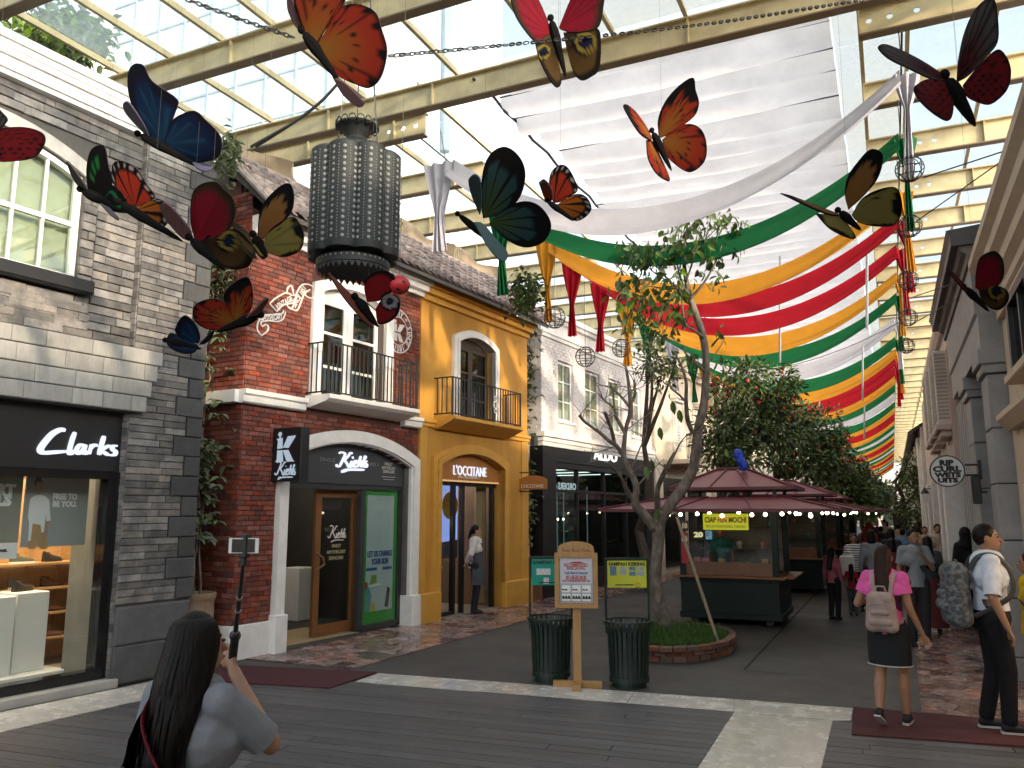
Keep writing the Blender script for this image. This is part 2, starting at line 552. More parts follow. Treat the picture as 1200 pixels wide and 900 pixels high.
def strokes(parent, name, lines, at, m, rx, up, size, w=.06, ext=.02, wf=None, n=7):
    """brush-script lettering from stroke lines (unit = size), each a flat raised ribbon of varying width"""
    X = Vector(rx).normalized(); U = Vector(up).normalized(); Nn = X.cross(U)
    A = Vector(at)
    mb = MB()
    for q, ln in enumerate(lines):
        ww = w
        if isinstance(ln, tuple): ln, ww = ln
        P = catmull([(p[0], p[1], 0) for p in ln], n)
        L = []; Rr = []
        for i, p in enumerate(P):
            t = (P[min(i + 1, len(P) - 1)] - P[max(i - 1, 0)])
            t = t.normalized() if t.length > 1e-9 else Vector((1, 0, 0))
            nn = Vector((-t.y, t.x, 0))
            e = i / (len(P) - 1)
            k = ww / 2 * (.55 + .45 * min(1, 6 * min(e, 1 - e) + .3))
            # broad-nib effect: down-strokes wider
            k *= .75 + .5 * abs(t.y)
            L.append(p + nn * k); Rr.append(p - nn * k)
        k = len(P)
        def W(p, z): return A + X * (p.x * size) + U * (p.y * size) + Nn * z
        dz = q * .0006
        vs = [W(p, ext + dz) for p in L] + [W(p, ext + dz) for p in Rr] + [W(p, 0) for p in L] + [W(p, 0) for p in Rr]
        fs = []
        for i in range(k - 1):
            fs += [(i, k + i, k + i + 1, i + 1), (i, i + 1, 2 * k + i + 1, 2 * k + i), (k + i, 3 * k + i, 3 * k + i + 1, k + i + 1)]
        fs += [(0, 2 * k, 3 * k, k), (k - 1, 2 * k - 1, 4 * k - 1, 3 * k - 1)]
        mb.add(vs, fs)
    return mb.build(name, m, parent, fix=False)

def area_px(pts):
    """screen area and centre of a polygon in world space; None when behind the camera"""
    q = [proj(p) for p in pts]
    if min(a[2] for a in q) < .1: return 0, (0, 0)
    A_ = 0
    for i in range(len(q)):
        j = (i + 1) % len(q)
        A_ += q[i][0] * q[j][1] - q[j][0] * q[i][1]
    return abs(A_) / 2, (sum(a[0] for a in q) / len(q), sum(a[1] for a in q) / len(q))

def inframe(c, mg=10):
    return -mg < c[0] < 1200 + mg and -mg < c[1] < 900 + mg

def clip_poly(poly, a, b):
    """keep the part of poly left of the line a->b"""
    out = []
    n = len(poly)
    def sd(p): return (b[0] - a[0]) * (p[1] - a[1]) - (b[1] - a[1]) * (p[0] - a[0])
    for i in range(n):
        p, q = poly[i], poly[(i + 1) % n]
        sp, sq = sd(p), sd(q)
        if sp >= 0: out.append(p)
        if sp * sq < 0:
            t = sp / (sp - sq)
            out.append((p[0] + (q[0] - p[0]) * t, p[1] + (q[1] - p[1]) * t))
    return out

def clip_convex(poly, clip):
    for i in range(len(clip)):
        if len(poly) < 3: return []
        poly = clip_poly(poly, clip[i], clip[(i + 1) % len(clip)])
    return poly if len(poly) >= 3 else []

def ccw(poly):
    A_ = sum(poly[i][0] * poly[(i + 1) % len(poly)][1] - poly[(i + 1) % len(poly)][0] * poly[i][1] for i in range(len(poly)))
    return poly if A_ > 0 else poly[::-1]

UNIT = {}
def unit_block(key, m):
    """a shared block mesh: unit box x0..1 (along), y -1..0 (proud), z 0..1, front edges eased"""
    if key not in UNIT:
        me = bpy.data.meshes.new(key)
        e = .02
        vs = [(0, 0, 0), (1, 0, 0), (1, 0, 1), (0, 0, 1), (e, -1, .05), (1 - e, -1, .05), (1 - e, -1, .95), (e, -1, .95),
              (0, -.75, 0), (1, -.75, 0), (1, -.75, 1), (0, -.75, 1)]
        fs = [(4, 5, 6, 7), (8, 9, 5, 4), (9, 10, 6, 5), (10, 11, 7, 6), (11, 8, 4, 7), (0, 1, 9, 8), (1, 2, 10, 9), (2, 3, 11, 10), (3, 0, 8, 11)]
        me.from_pydata(vs, [], fs); me.materials.append(m); me.update()
        UNIT[key] = me
    return UNIT[key]

def blocks(parent, name, rects, m, depth, limit=300, key=None, to_world=None, stuff_name=None, jit=.006, label=None, y0=0.0):
    """rects: (x0,x1,z0,z1) pieces laid on the y=y0 plane of the parent's frame, facing -y. The largest in the photograph are
    objects of their own, the rest one joined part."""
    key = key or name
    me = unit_block(key + '_block', m)
    sc = []
    for r in rects:
        pts = [to_world(x, y0, z) for x, z in ((r[0], r[2]), (r[1], r[2]), (r[1], r[3]), (r[0], r[3]))]
        a, c = area_px(pts)
        sc.append(a if inframe(c) else a * 1e-4)
    order = sorted(range(len(rects)), key=lambda i: -sc[i])
    o = OFF.get(parent.name, (0, 0, 0))
    rng = random.Random(len(rects))
    st = MB()
    for q, i in enumerate(order):
        x0, x1, z0, z1 = rects[i]
        d = depth + rng.uniform(-jit, jit)
        if q < limit:
            ob = bpy.data.objects.new(name, me)
            COL.objects.link(ob); ob.parent = parent
            ob.location = (x0 - o[0], y0 - o[1], z0 - o[2]); ob.scale = (x1 - x0, d, z1 - z0)
        else:
            st.add([(x0 + (x1 - x0) * v.co.x, y0 + d * v.co.y, z0 + (z1 - z0) * v.co.z) for v in me.vertices], [tuple(p.vertices) for p in me.polygons])
    if st.v:
        so_ = st.build(stuff_name or name + '_courses', m, parent, fix=False)
        so_['kind'] = 'stuff'

def courses(x0, x1, z0, z1, bl, bh, joint=.008, holes=(), jitter=.25, inside=None, seed=1):
    """running-bond rectangles over a wall, minus rectangular holes; pieces are trimmed to the holes"""
    rng = random.Random(seed)
    out = []
    n = max(1, round((z1 - z0) / bh)); h = (z1 - z0) / n
    for i in range(n):
        za = z0 + i * h; zb = za + h - joint
        segs = [(x0, x1)]
        for (hx0, hx1, hz0, hz1) in holes:
            if zb > hz0 and za < hz1:
                ns = []
                for a, b in segs:
                    if hx1 <= a or hx0 >= b: ns.append((a, b)); continue
                    if hx0 > a: ns.append((a, hx0))
                    if hx1 < b: ns.append((hx1, b))
                segs = ns
        cuts = []
        x = x0 - bl * (.5 if i % 2 else 0) - rng.random() * bl * jitter
        while x < x1 + bl:
            cuts.append(x); x += bl * (1 + rng.uniform(-jitter, jitter))
        for a, b in segs:
            c = [a] + [q for q in cuts if a + bl * .18 < q < b - bl * .18] + [b]
            for k in range(len(c) - 1):
                if c[k + 1] - c[k] > joint * 2:
                    r = (c[k], c[k + 1] - joint, za, zb)
                    if inside is None or inside((r[0] + r[1]) / 2, (za + zb) / 2, r): out.append(r)
    return out
# ================================================================== GROUND
M['asphalt'] = mat('grey_asphalt_paving', (.066, .065, .064), .6, var=.3, vs=1.6, bump=.4, bs=160, rvar=.16, detail=10, col2=(.05, .049, .048), c2s=.7)
M['deck'] = mat('dark_grey_composite_board', (.08, .081, .087), .48, var=.34, vs=5, bump=.2, bs=60, rnd=.22, stretch=(.5, 6, 1), rvar=.12)
M['deck_gap'] = mat('black_gap', (.008, .008, .008), .9, var=0)
M['terrazzo'] = mat('pale_terrazzo', (.58, .56, .52), .24, var=.16, vs=5, bump=.05, bs=20, rnd=.06, rvar=.12, detail=9)
M['terrazzo_joint'] = mat('terrazzo_joint', (.3, .28, .25), .8, var=.1)
M['mat'] = mat('burgundy_door_mat', (.075, .017, .022), .95, var=.3, vs=60, bump=.6, bs=400)
M['flag'] = mat('polished_flagstone', (.25, .165, .145), .22, var=.28, vs=7, bump=.12, bs=14, rnd=.6, hs=.4, rvar=.14)
M['flag_joint'] = mat('flagstone_joint', (.12, .085, .07), .7, var=.2, vs=20)
M['kerb'] = mat('concrete_kerb', (.33, .32, .3), .8, var=.15, bump=.2)

def gpoly(name, pts, z, m, kind='structure', parent=None, thick=0.0):
    mb = MB()
    pts = ccw([(p[0], p[1]) for p in pts])
    if thick: mb.prism(pts, z - thick, z, 'z')
    else: mb.add([(p[0], p[1], z) for p in pts], [tuple(range(len(pts)))])
    o = mb.build(name, m, parent, fix=bool(thick))
    if kind: o['kind'] = kind
    return o

def G2(u, v): p = ground(u, v); return (p[0], p[1])

gpoly('street', [(-90, -30), (60, -30), (60, 160), (-90, 160)], 0.0, M['asphalt'])

# deck of dark boards: bounded by the white stripes
def lineext(p, q, t): return (p[0] + (q[0] - p[0]) * t, p[1] + (q[1] - p[1]) * t)
dTL, dTR = G2(415, 800.5), G2(860, 836)
sL0, sL1 = G2(0, 860), G2(187, 817.5)
dBR = G2(818, 900)
BD = Vector((dTR[0] - dTL[0], dTR[1] - dTL[1], 0)).normalized()    # direction of the boards
BN = Vector((-BD.y, BD.x, 0))

def deck(name, region, base_pt, w=.145, zt=.014, seed=3):
    base = gpoly(name, region, .004, M['deck_gap'])
    rng = random.Random(seed)
    region = ccw(region)
    cand = []
    for i in range(-90, 90):
        off = i * w
        x = -14 + rng.uniform(0, 3)
        while x < 14:
            ln = rng.uniform(2.2, 3.6)
            a = Vector((base_pt[0], base_pt[1], 0)) + BD * x + BN * off
            q = [a, a + BD * (ln - .006), a + BD * (ln - .006) + BN * (w - .009), a + BN * (w - .009)]
            c = clip_convex([(p.x, p.y) for p in q], region)
            if c: cand.append(c)
            x += ln
    cand.sort(key=lambda c: -(lambda r: r[0] if inframe(r[1], 200) else 0)(area_px([(p[0], p[1], zt) for p in c])))
    st = MB()
    for k, c in enumerate(cand):
        dz = rng.uniform(-.0012, .0012)
        if k < 290:
            mb = MB(); mb.prism(c, .005, zt + dz, 'z')
            mb.build('board', M['deck'], base, fix=True)
        else: st.prism(c, .005, zt + dz, 'z')
    if st.v: st.build('deck_boards', M['deck'], base)['kind'] = 'stuff'
    return base

bigdeck = ccw([(-13, -1), (3, -1), (3, 12), (-13, 12)])
reg = clip_poly(bigdeck, dTR, dTL)
reg = clip_poly(reg, lineext(sL1, sL0, 3), sL1) if False else reg
def left_of(poly, a, b, inside):
    """clip keeping the side of line a-b that holds the point inside"""
    s = (b[0] - a[0]) * (inside[1] - a[1]) - (b[1] - a[1]) * (inside[0] - a[0])
    return clip_poly(poly, a, b) if s > 0 else clip_poly(poly, b, a)
inn = G2(600, 890)
reg = left_of(bigdeck, dTL, dTR, inn)
reg = left_of(reg, sL0, sL1, inn)
reg = left_of(reg, dTR, dBR, inn)
deck('deck', reg, dTL)
inn2 = G2(1090, 892)
rTL = G2(976, 846); rBL = G2(960, 912)
regR = left_of(ccw([(-3, -1), (4, -1), (4, 12), (-3, 12)]), rTL, rBL, inn2)
regR = left_of(regR, G2(978, 846.5), G2(1200, 862), inn2)
deck('deck_beside_walkway', regR, rTL, seed=9)

# pale terrazzo bands, laid slab by slab
def slabs(name, quads):
    allp = [p for q in quads for p in q]
    base = None
    for i, q in enumerate(quads):
        if base is None:
            mb = MB()
            for q2 in quads: mb.add([(p[0], p[1], .005) for p in ccw(list(q2))], [tuple(range(len(q2)))])
            base = mb.build(name, M['terrazzo_joint'], None, fix=False); base['kind'] = 'structure'
        c = Vector((sum(p[0] for p in q) / len(q), sum(p[1] for p in q) / len(q)))
        q2 = [tuple(c + (Vector(p) - c) * (1 - .004 / max(.2, (Vector(p) - c).length))) for p in ccw(list(q))]
        mb = MB(); mb.prism(q2, .006, .011, 'z'); mb.build('terrazzo_slab', M['terrazzo'], base)
    return base
def strip_quads(a0, a1, b0, b1, n):
    return [[lineext(a0, a1, i / n), lineext(a0, a1, (i + 1) / n), lineext(b0, b1, (i + 1) / n), lineext(b0, b1, i / n)] for i in range(n)]
tA0, tA1 = G2(443, 790), G2(860, 820.5)
tB0, tB1 = G2(415, 800), G2(860, 835.7)
quads = strip_quads(tA0, tA1, tB0, tB1, 4)
tA2, tB2 = G2(1000, 831.2), G2(998, 845.6)
quads.append([tA1, tA2, tB2, G2(977, 845.6), tB1])
rl0, rl1 = G2(977, 846.2), lineext(G2(977, 846.2), G2(960, 912), 4.0)
ll0, ll1 = tB1, lineext(tB1, G2(818.5, 900), 4.6)
quads += [[lineext(ll0, ll1, i / 4), lineext(rl0, rl1, i / 4), lineext(rl0, rl1, (i + 1) / 4), lineext(ll0, ll1, (i + 1) / 4)] for i in range(4)]
slabs('terrazzo_band', quads)
u0 = lineext(sL0, sL1, -3.0)
off = 0.72
nrm = Vector((-FN[0], -FN[1]))
lq = []
sLe = lineext(sL0, sL1, 1.45)
for i in range(9):
    a, b = lineext(u0, sLe, i / 9), lineext(u0, sLe, (i + 1) / 9)
    lq.append([a, b, (b[0] + nrm.x * off, b[1] + nrm.y * off), (a[0] + nrm.x * off, a[1] + nrm.y * off)])
slabs('terrazzo_border', lq)

# burgundy mats
def mat_ob(pts, label):
    mb = MB(); mb.prism(ccw(pts), .016, .028, 'z')
    tag(mb.build('door_mat', M['mat']), label, 'mat')
mat_ob([G2(258, 781), G2(442, 790.2), G2(386, 809), G2(236, 800)], 'burgundy mat on the dark boards near the brick shop')
mat_ob([G2(1001, 832), lineext(G2(1001, 832), G2(1200, 849.5), 1.35), lineext(G2(998, 864), G2(1200, 878.5), 1.35), G2(998, 864)], 'burgundy mat under the feet of the walkers at right')

# crazy paving
def voronoi(region, cell, seed, joint=.012):
    region = ccw(region)
    xs = [p[0] for p in region]; ys = [p[1] for p in region]
    rng = random.Random(seed)
    nx = int((max(xs) - min(xs)) / cell) + 3; ny = int((max(ys) - min(ys)) / cell) + 3
    P = {}
    for i in range(-2, nx + 2):
        for j in range(-2, ny + 2):
            P[i, j] = (min(xs) + (i + rng.uniform(-.42, .42)) * cell, min(ys) + (j + rng.uniform(-.42, .42)) * cell)
    out = []
    for i in range(0, nx):
        for j in range(0, ny):
            p = P[i, j]
            poly = [(p[0] - cell * 1.6, p[1] - cell * 1.6), (p[0] + cell * 1.6, p[1] - cell * 1.6), (p[0] + cell * 1.6, p[1] + cell * 1.6), (p[0] - cell * 1.6, p[1] + cell * 1.6)]
            for a in range(-2, 3):
                for b in range(-2, 3):
                    if (a or b) and (i + a, j + b) in P:
                        q = P[i + a, j + b]
                        d = Vector((q[0] - p[0], q[1] - p[1])); L_ = d.length; d /= L_
                        mp = (p[0] + d.x * (L_ / 2 - joint / 2), p[1] + d.y * (L_ / 2 - joint / 2))
                        poly = clip_poly(poly, mp, (mp[0] - d.y, mp[1] + d.x))
                        if len(poly) < 3: break
                if len(poly) < 3: break
            if len(poly) >= 3:
                poly = clip_convex(poly, region)
                if poly: out.append(poly)
    return out

def crazy(name, region, cell, seed):
    base = gpoly(name, region, .004, M['flag_joint'])
    cells = voronoi(region, cell, seed)
    cells.sort(key=lambda c: -(lambda r: r[0] if inframe(r[1], 30) else r[0] * 1e-4)(area_px([(p[0], p[1], .01) for p in c])))
    rng = random.Random(seed); st = MB()
    for k, c in enumerate(cells):
        h = .014 + rng.uniform(-.0025, .0025)
        cx = sum(p[0] for p in c) / len(c); cyy = sum(p[1] for p in c) / len(c)
        top = [(cx + (p[0] - cx) * .965, cyy + (p[1] - cyy) * .965, h + rng.uniform(-.0012, .0012)) for p in c]
        n = len(c)
        vs = [(p[0], p[1], .0045) for p in c] + top
        fs = [tuple(range(n, 2 * n))] + [(i, (i + 1) % n, n + (i + 1) % n, n + i) for i in range(n)]
        if k < 300: MB().add(vs, fs).build('flagstone', M['flag'], base, fix=False)
        else: st.add(vs, fs)
    if st.v: st.build('flagstones_beyond', M['flag'], base, fix=False)['kind'] = 'stuff'

pL = [(-5.96, 8.25), (-5.86, 13.2), (-5.2, 34), (-10, 34), (-10, 8.0)]
crazy('footway', [(-5.96, 8.3), (-5.55, 26), (-7.2, 26), (-9.0, 8.3)], .25, 5)
crazy('footway_along_white_arcade', [(.12, 8.82), (.32, 40), (2.6, 40), (2.6, 8.85)], .27, 6)
gpoly('footway_far', [(-5.55, 26.02), (-4.9, 60), (-8, 60), (-8.5, 26.02)], .006, M['flag'])
gpoly('footway_far_arcade', [(.32, 40.02), (.4, 100), (3, 100), (3, 40.02)], .006, M['flag'])

# drain slots in the street
mb = MB()
for (x0, y0, x1, y1, wd) in ((-1.72, 10.25, -1.75, 28, .035), (-1.72, 10.25, -1.2, 10.16, .02)):
    d = Vector((x1 - x0, y1 - y0, 0)).normalized(); n = Vector((-d.y, d.x, 0)) * wd / 2
    a = Vector((x0, y0, .004)); b = Vector((x1, y1, .004))
    mb.add([a - n, b - n, b + n, a + n], [(0, 1, 2, 3)])
mb.build('drain_channel', M['deck_gap'], None, fix=False)['kind'] = 'structure'
# ================================================================== LEFT ROW OF SHOPS
def arc(x0, x1, zs, zt, n=16):
    """segmental arch from (x0,zs) over the crown zt to (x1,zs)"""
    hw = (x1 - x0) / 2; h = zt - zs
    r = (hw * hw + h * h) / (2 * h)
    cx = (x0 + x1) / 2; cz = zt - r
    a = math.asin(min(1, hw / r))
    return [(cx + r * math.sin(-a + 2 * a * i / n), cz + r * math.cos(-a + 2 * a * i / n)) for i in range(n + 1)]

def arc_z(x, x0, x1, zs, zt):
    hw = (x1 - x0) / 2; h = zt - zs
    r = (hw * hw + h * h) / (2 * h)
    cx = (x0 + x1) / 2; cz = zt - r
    d = r * r - (x - cx) ** 2
    return cz + math.sqrt(d) if d > 0 else zs

def lw(s, y, z): return fworld(s, y, z)

def pxs(lines, ox, oy, k, out=0.0):
    """lettering strokes read off the photograph -> (s,z) on the facade"""
    r = []
    for ln in lines:
        wd = None
        if isinstance(ln, tuple): ln, wd = ln
        q = [fac(ox + x / k, oy + y / k, out) for x, y in ln]
        r.append((q, wd) if wd else q)
    return r

M['shopwood'] = mat('light_shelf_wood', (.5, .29, .12), .45, var=.2, vs=4, stretch=(1, 1, 8))
M['shopwall'] = mat('shop_wall', (.42, .27, .15), .6, var=.08)
M['shopfloor'] = mat('shop_floor', (.3, .26, .22), .3, var=.1)
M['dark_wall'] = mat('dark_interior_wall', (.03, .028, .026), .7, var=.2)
M['plinth_white'] = mat('white_plinth_laminate', (.72, .72, .69), .35, var=.04)
M['poster_grey'] = mat('grey_poster', (.3, .31, .3), .5, var=.18, vs=1.6)
M['print_white'] = mat('white_print', (.8, .8, .78), .6, var=.05)
M['faded_white'] = mat('white_wall_lettering', (.62, .58, .54), .8, var=.3, vs=30)
M['skin_print'] = mat('printed_skin', (.42, .24, .15), .6, var=.1)
M['tan_print'] = mat('printed_tan_trousers', (.42, .25, .11), .6, var=.15, vs=9)
M['dark_print'] = mat('dark_print', (.03, .025, .022), .6, var=.1)
M['tile'] = mat('weathered_roof_tile', (.36, .29, .26), .85, var=.3, vs=9, bump=.4, bs=40, rnd=.3, hs=.25, col2=(.24, .2, .19))
M['whitebrick'] = mat('white_painted_brick', (.66, .63, .62), .7, var=.1, vs=5, bump=.2, bs=60, rnd=.05)
M['curtain'] = cloth_mat('pale_curtain', (.74, .72, .62), .2, weave=False)
M['green_frame'] = mat('green_poster_frame', (.04, .3, .04), .5, var=.1)
M['poster_pale'] = mat('pale_window_poster', (.42, .5, .48), .4, var=.12, vs=1.5)
M['blue_print'] = mat('blue_print', (.02, .1, .3), .5, var=.1)
M['orange_sign'] = mat('orange_brown_sign', (.42, .17, .04), .5, var=.1)
M['canvas'] = mat('brown_canvas', (.32, .25, .17), .9, var=.25, vs=3, bump=.4, bs=8)
M['pot'] = M['terracotta']

# ---------------------------------------------------------------- grey stone shop (nearest on the left)
ST0, ST1, PIL = -8.5, -1.52, -2.47
st = lthing('stone_shop', 'grey brown stone shop with black fascia and pale flat arch, nearest on the left', 'shop', -4.5, 0)
mb = MB()
WX0, WX1 = -5.15, -3.14                       # upstairs window
mb.box(ST0, WX0, .0, .3, 2.9, 6.3); mb.box(WX1, ST1, .0, .3, 2.9, 6.3)
mb.box(WX0, WX1, .0, .3, 2.9, 4.32)
top = arc(WX0, WX1, 5.5, 5.72)
mb.prism(top + [(WX1, 6.3), (WX0, 6.3)], 0, .3)
mb.box(PIL, ST1, -.12, .6, 0, 6.3)            # pilaster and pier
mb.box(ST0, PIL, .25, .3, 6.3, 6.56)
mb.box(ST1 - .06, ST1, .6, 3.5, 0, 6.3)
wall = mb.build('wall', M['mortar'], st)
rects = courses(ST0, PIL, 3.62, 6.22, .42, .098, .008, [(WX0 - .16, WX1 + .16, 4.1, 5.86)], seed=4)
rects += courses(WX0 - .16, WX1 + .16, 3.7, 4.16, .42, .1, .008, seed=6)
rects += courses(WX0 - .16, WX1 + .16, 5.93, 6.22, .42, .098, .008, seed=7)
rects += courses(WX0 - .16, WX0, 4.3, 5.9, .3, .098, .008, seed=8) + courses(WX1 + .005, WX1 + .16, 4.3, 5.5, .3, .098, .008, seed=9)
blocks(wall, 'stone_block', rects, M['stone'], .035, 190, 'stone', lw, jit=.012)
# pilaster face: grey stones, then dark quoins on its far edge
qs = []; ps = []
z = .86; k = 0
rng = random.Random(2)
ps += courses(PIL, ST1, .02, .84, .95, .41, .01, seed=3)
qz = []
while z < 6.2:
    h = .235
    wq = .36 if k % 2 else .2
    qs.append((ST1 - wq, ST1 + .012, z, z + h - .01)); qz.append((z, z + h, wq))
    z += h; k += 1
pr = []
for i in range(int((6.2 - .86) / .0785)):
    za = .86 + i * .0785
    wq = [q[2] for q in qz if q[0] - 1e-6 <= za + .03 < q[1]]
    xe = ST1 - (wq[0] if wq else .2) - .008
    x = PIL
    while x < xe - .06:
        x2 = min(xe, x + rng.uniform(.2, .48))
        if xe - x2 < .1: x2 = xe
        pr.append((x, x2 - .006, za, za + .072)); x = x2
blocks(wall, 'stone_block', pr, M['stone'], .02, 110, 'stone', lw, jit=.008, y0=-.12, stuff_name='stone_pier_courses')
blocks(wall, 'quoin', qs, M['quoin'], .035, 300, 'quoin', lw, y0=-.12, jit=.004)
blocks(wall, 'plinth_block', ps, M['plinth'], .03, 300, 'plinth', lw, y0=-.12)
# pier side that faces the street corner
sb = MB()
for i in range(78):
    za = .03 + i * .0785
    if za < 6.15: sb.box(PIL - .012 - rng.uniform(0, .006), PIL, -.118, .0 if za > 2.9 else .1, za, za + .072)
sb.build('pier_return_stones', M['stone'], wall)['kind'] = 'stuff'
# flat arch of pale stones
fa = MB()
AZ0, AZ1 = 2.95, 3.68
fa.prism([(ST0, AZ0), (-2.36, AZ0), (-2.13, AZ1), (ST0, AZ1)], -.2, -.001)
arch = fa.build('flat_arch', M['mortar'], st)
rr = []
for i, (a, b) in enumerate(((2.96, 3.13), (3.14, 3.31), (3.32, 3.5), (3.51, 3.67))):
    x = ST0 + (i % 2) * .2
    xe = -2.36 + .23 * ((a + b) / 2 - AZ0) / (AZ1 - AZ0)
    while x < xe - .05:
        x2 = min(xe, x + rng.choice((.34, .42, .5)))
        if xe - x2 < .12: x2 = xe
        rr.append((x, x2 - .005, a, b - .003)); x = x2
blocks(arch, 'arch_stone', rr, M['arch_stone'], .018, 300, 'archst', lw, y0=-.2, jit=.003)
# cornice
cn = MB()
prof = [(6.20, -.06), (6.20, -.14), (6.25, -.15), (6.25, -.18), (6.30, -.19), (6.37, -.19), (6.37, -.23), (6.43, -.25), (6.43, -.26), (6.50, -.26), (6.50, -.29), (6.55, -.31), (6.58, -.31), (6.58, .3)]
pp = [(p[1], p[0]) for p in prof] + [(.3, 6.20)]
cn.prism(pp, ST0, ST1 + .1, 'x')
cn.build('cornice', M['white'], st)
# upstairs window
wn = MB()
fo = [(WX0, 4.32)] + arc(WX0, WX1, 5.5, 5.72, 12) + [(WX1, 4.32)]
fi = [(WX0 + .06, 4.38)] + arc(WX0 + .06, WX1 - .06, 5.46, 5.66, 12) + [(WX1 - .06, 4.38)]
wn.ring(fo, fi, .04, .12); wn.box(WX0, WX1, .04, .12, 4.32, 4.38)
win = wn.build('window', M['white'], st)
b = MB()
cw = (WX1 - WX0 - .12)
for i in range(1, 6): b.box(WX0 + .06 + cw * i / 6 - .012, WX0 + .06 + cw * i / 6 + .012, .06, .1, 4.38, 5.62)
b.box(WX0 + .06, WX1 - .06, .05, .105, 4.92, 4.97)
b.build('glazing_bar', M['white'], win)
MB().box(WX0 + .06, WX1 - .06, .085, .09, 4.38, 5.68).build('pane', glass_mat('window_glass', (.8, .84, .8), .12), win)
MB().box(WX0, WX1, .22, .225, 4.3, 5.75).build('blind', mat('pale_blind', (.6, .62, .5), .8, var=.2, vs=2), win)
MB().bbox(WX0 - .1, WX1 + .12, -.17, .05, 4.17, 4.315, .015).build('sill', M['black'], win)
lt = MB()
lt.ring(arc(WX0 - .16, WX1 + .16, 5.58, 5.88, 12), arc(WX0 + .0, WX1 - .0, 5.5, 5.725, 12), -.035, .0)
lt.build('lintel', M['arch_stone'], st)
# shopfront
MB().box(ST0, PIL, -.03, .15, 2.29, 2.945).build('fascia', M['black'], st)
fr = MB()
fr.box(-2.61, PIL - .005, -.06, .1, .1, 2.285); fr.box(ST0, -2.615, -.06, .1, .1, .2); fr.box(ST0, -2.615, -.055, .1, 2.2, 2.285)
sf = fr.build('shop_window', M['black_gloss'], st)
MB().box(ST0, -2.61, .02, .03, .2, 2.2).build('pane', M['glass'], sf)
MB().bbox(ST0, -2.42, -.2, .1, 0, .1, .01).build('kerbstone', M['kerb'], st)
C_ = [[(305, 218), (285, 214), (245, 235), (205, 280), (190, 308), (205, 322), (250, 320), (312, 316)], [(352, 226), (338, 265), (325, 320), (335, 326), (350, 312)],
      [(398, 288), (375, 286), (358, 312), (370, 326), (392, 306), (400, 286)], [(402, 284), (392, 318), (402, 326), (415, 316)], [(430, 284), (418, 328)], [(424, 302), (440, 286), (456, 290)],
      [(488, 244), (475, 290), (465, 332)], [(512, 288), (490, 300), (474, 312), (490, 322), (508, 333)], [(548, 290), (528, 292), (528, 306), (542, 318), (536, 332), (514, 333)]]
def fac_strokes(parent, name, raw, ox, oy, k, out, y, m, w, ext=.03):
    """stroke lettering lying on the facade, y = frame depth of its back"""
    ls = []
    for q in raw:
        ww = w
        if isinstance(q, tuple): q, ww = q
        pts = [fac(ox + a / k, oy + b_ / k, out) for a, b_ in q]
        ls.append((pts, ww))
    o = OFF.get(parent.name, (0, 0, 0))
    return strokes(parent, name, ls, (0, y, 0), m, (1, 0, 0), (0, 0, 1), 1.0, ext=ext)
fac_strokes(st, 'lit_lettering', C_[:1], 0, 450, 4, .05, -.032, M['white_glow'], .05)
fac_strokes(st, 'lit_lettering', C_[1:], 0, 450, 4, .05, -.032, M['white_glow'], .034)
# interior
rm = MB()
ID = 3.0
rm.box(ST0, ST1 - .06, ID, ID + .1, .1, 2.9); rm.box(ST0, ST1 - .06, .1, ID, 2.86, 2.92); rm.box(ST1 - .2, ST1 - .07, .61, ID, .1, 2.85)
rm.build('shop_wall', M['shopwall'], st)
MB().box(ST0, ST1 - .2, .1, ID, .04, .06).build('shop_floor', M['shopfloor'], st)
MB().box(-2.53, -2.48, .11, .66, .06, 2.85).build('grey_partition', mat('olive_grey_panel', (.14, .135, .115), .6), st)
lm = MB()
for i in range(3): lm.box(-4.6 + i * 1.1, -4.1 + i * 1.1, .5, 1.5, 2.84, 2.855)
lm.build('ceiling_lamp', M['warm_glow'], st)
sh = MB()
SX0, SX1, SY = -5.5, -1.58, 1.75
zs = [.36, .65, .94, 1.23]
for zz in zs: sh.box(SX0, SX1, SY - .36, SY, zz, zz + .025)
x = SX0
while x < SX1 + .01:
    sh.box(x - .012, x + .012, SY - .02, SY + .02, .1, 2.2); x += .39
sh.box(SX0, SX1, SY + .021, SY + .04, .1, 2.25)
tag(sh.build('display_shelf', M['shopwood'], None, off=None), None)
shelf = COL.objects['display_shelf']
# give the shelf its place in the left-row frame
shelf.location = fworld(0, 0); shelf.rotation_euler = (0, 0, FROT)
tag(shelf, 'light wooden shelving full of shoes behind the shop window', 'shelf')
def shoe_mesh(m_up, m_sole, key):
    b = MB()
    L_ = .27
    secs = []
    for i in range(9):
        t = i / 8
        hgt = .05 + .065 * (1 - t) ** 1.2 + (.018 if t < .35 else 0)
        if t > .9: hgt *= .7
        wd = .036 + .014 * math.sin(math.pi * min(1, t * 1.1)) - (.02 if i == 8 else 0) - (.012 if i == 0 else 0)
        secs.append((t * L_, wd, hgt))
    vs = []; fs = []
    for x, wd, h in secs:
        for j in range(7):
            a = math.pi * j / 6
            vs.append((x, wd * math.cos(a), .02 + (h - .02) * math.sin(a) ** .7))
    for i in range(8):
        for j in range(6):
            a = i * 7 + j; fs.append((a, a + 1, a + 8, a + 7))
    fs.append(tuple(range(7))); fs.append(tuple(56 + j for j in range(7)))
    b.add(vs, fs, 0)
    pts = [(x, wd + .004) for x, wd, h in secs] + [(x, -wd - .004) for x, wd, h in secs[::-1]]
    b.prism(pts, 0, .022, 'z', 1)
    b.ell((.055, 0, .105), (.045, .026, .012), 8, 4, 2)
    return b, [m_up, m_sole, M['dark_print']]
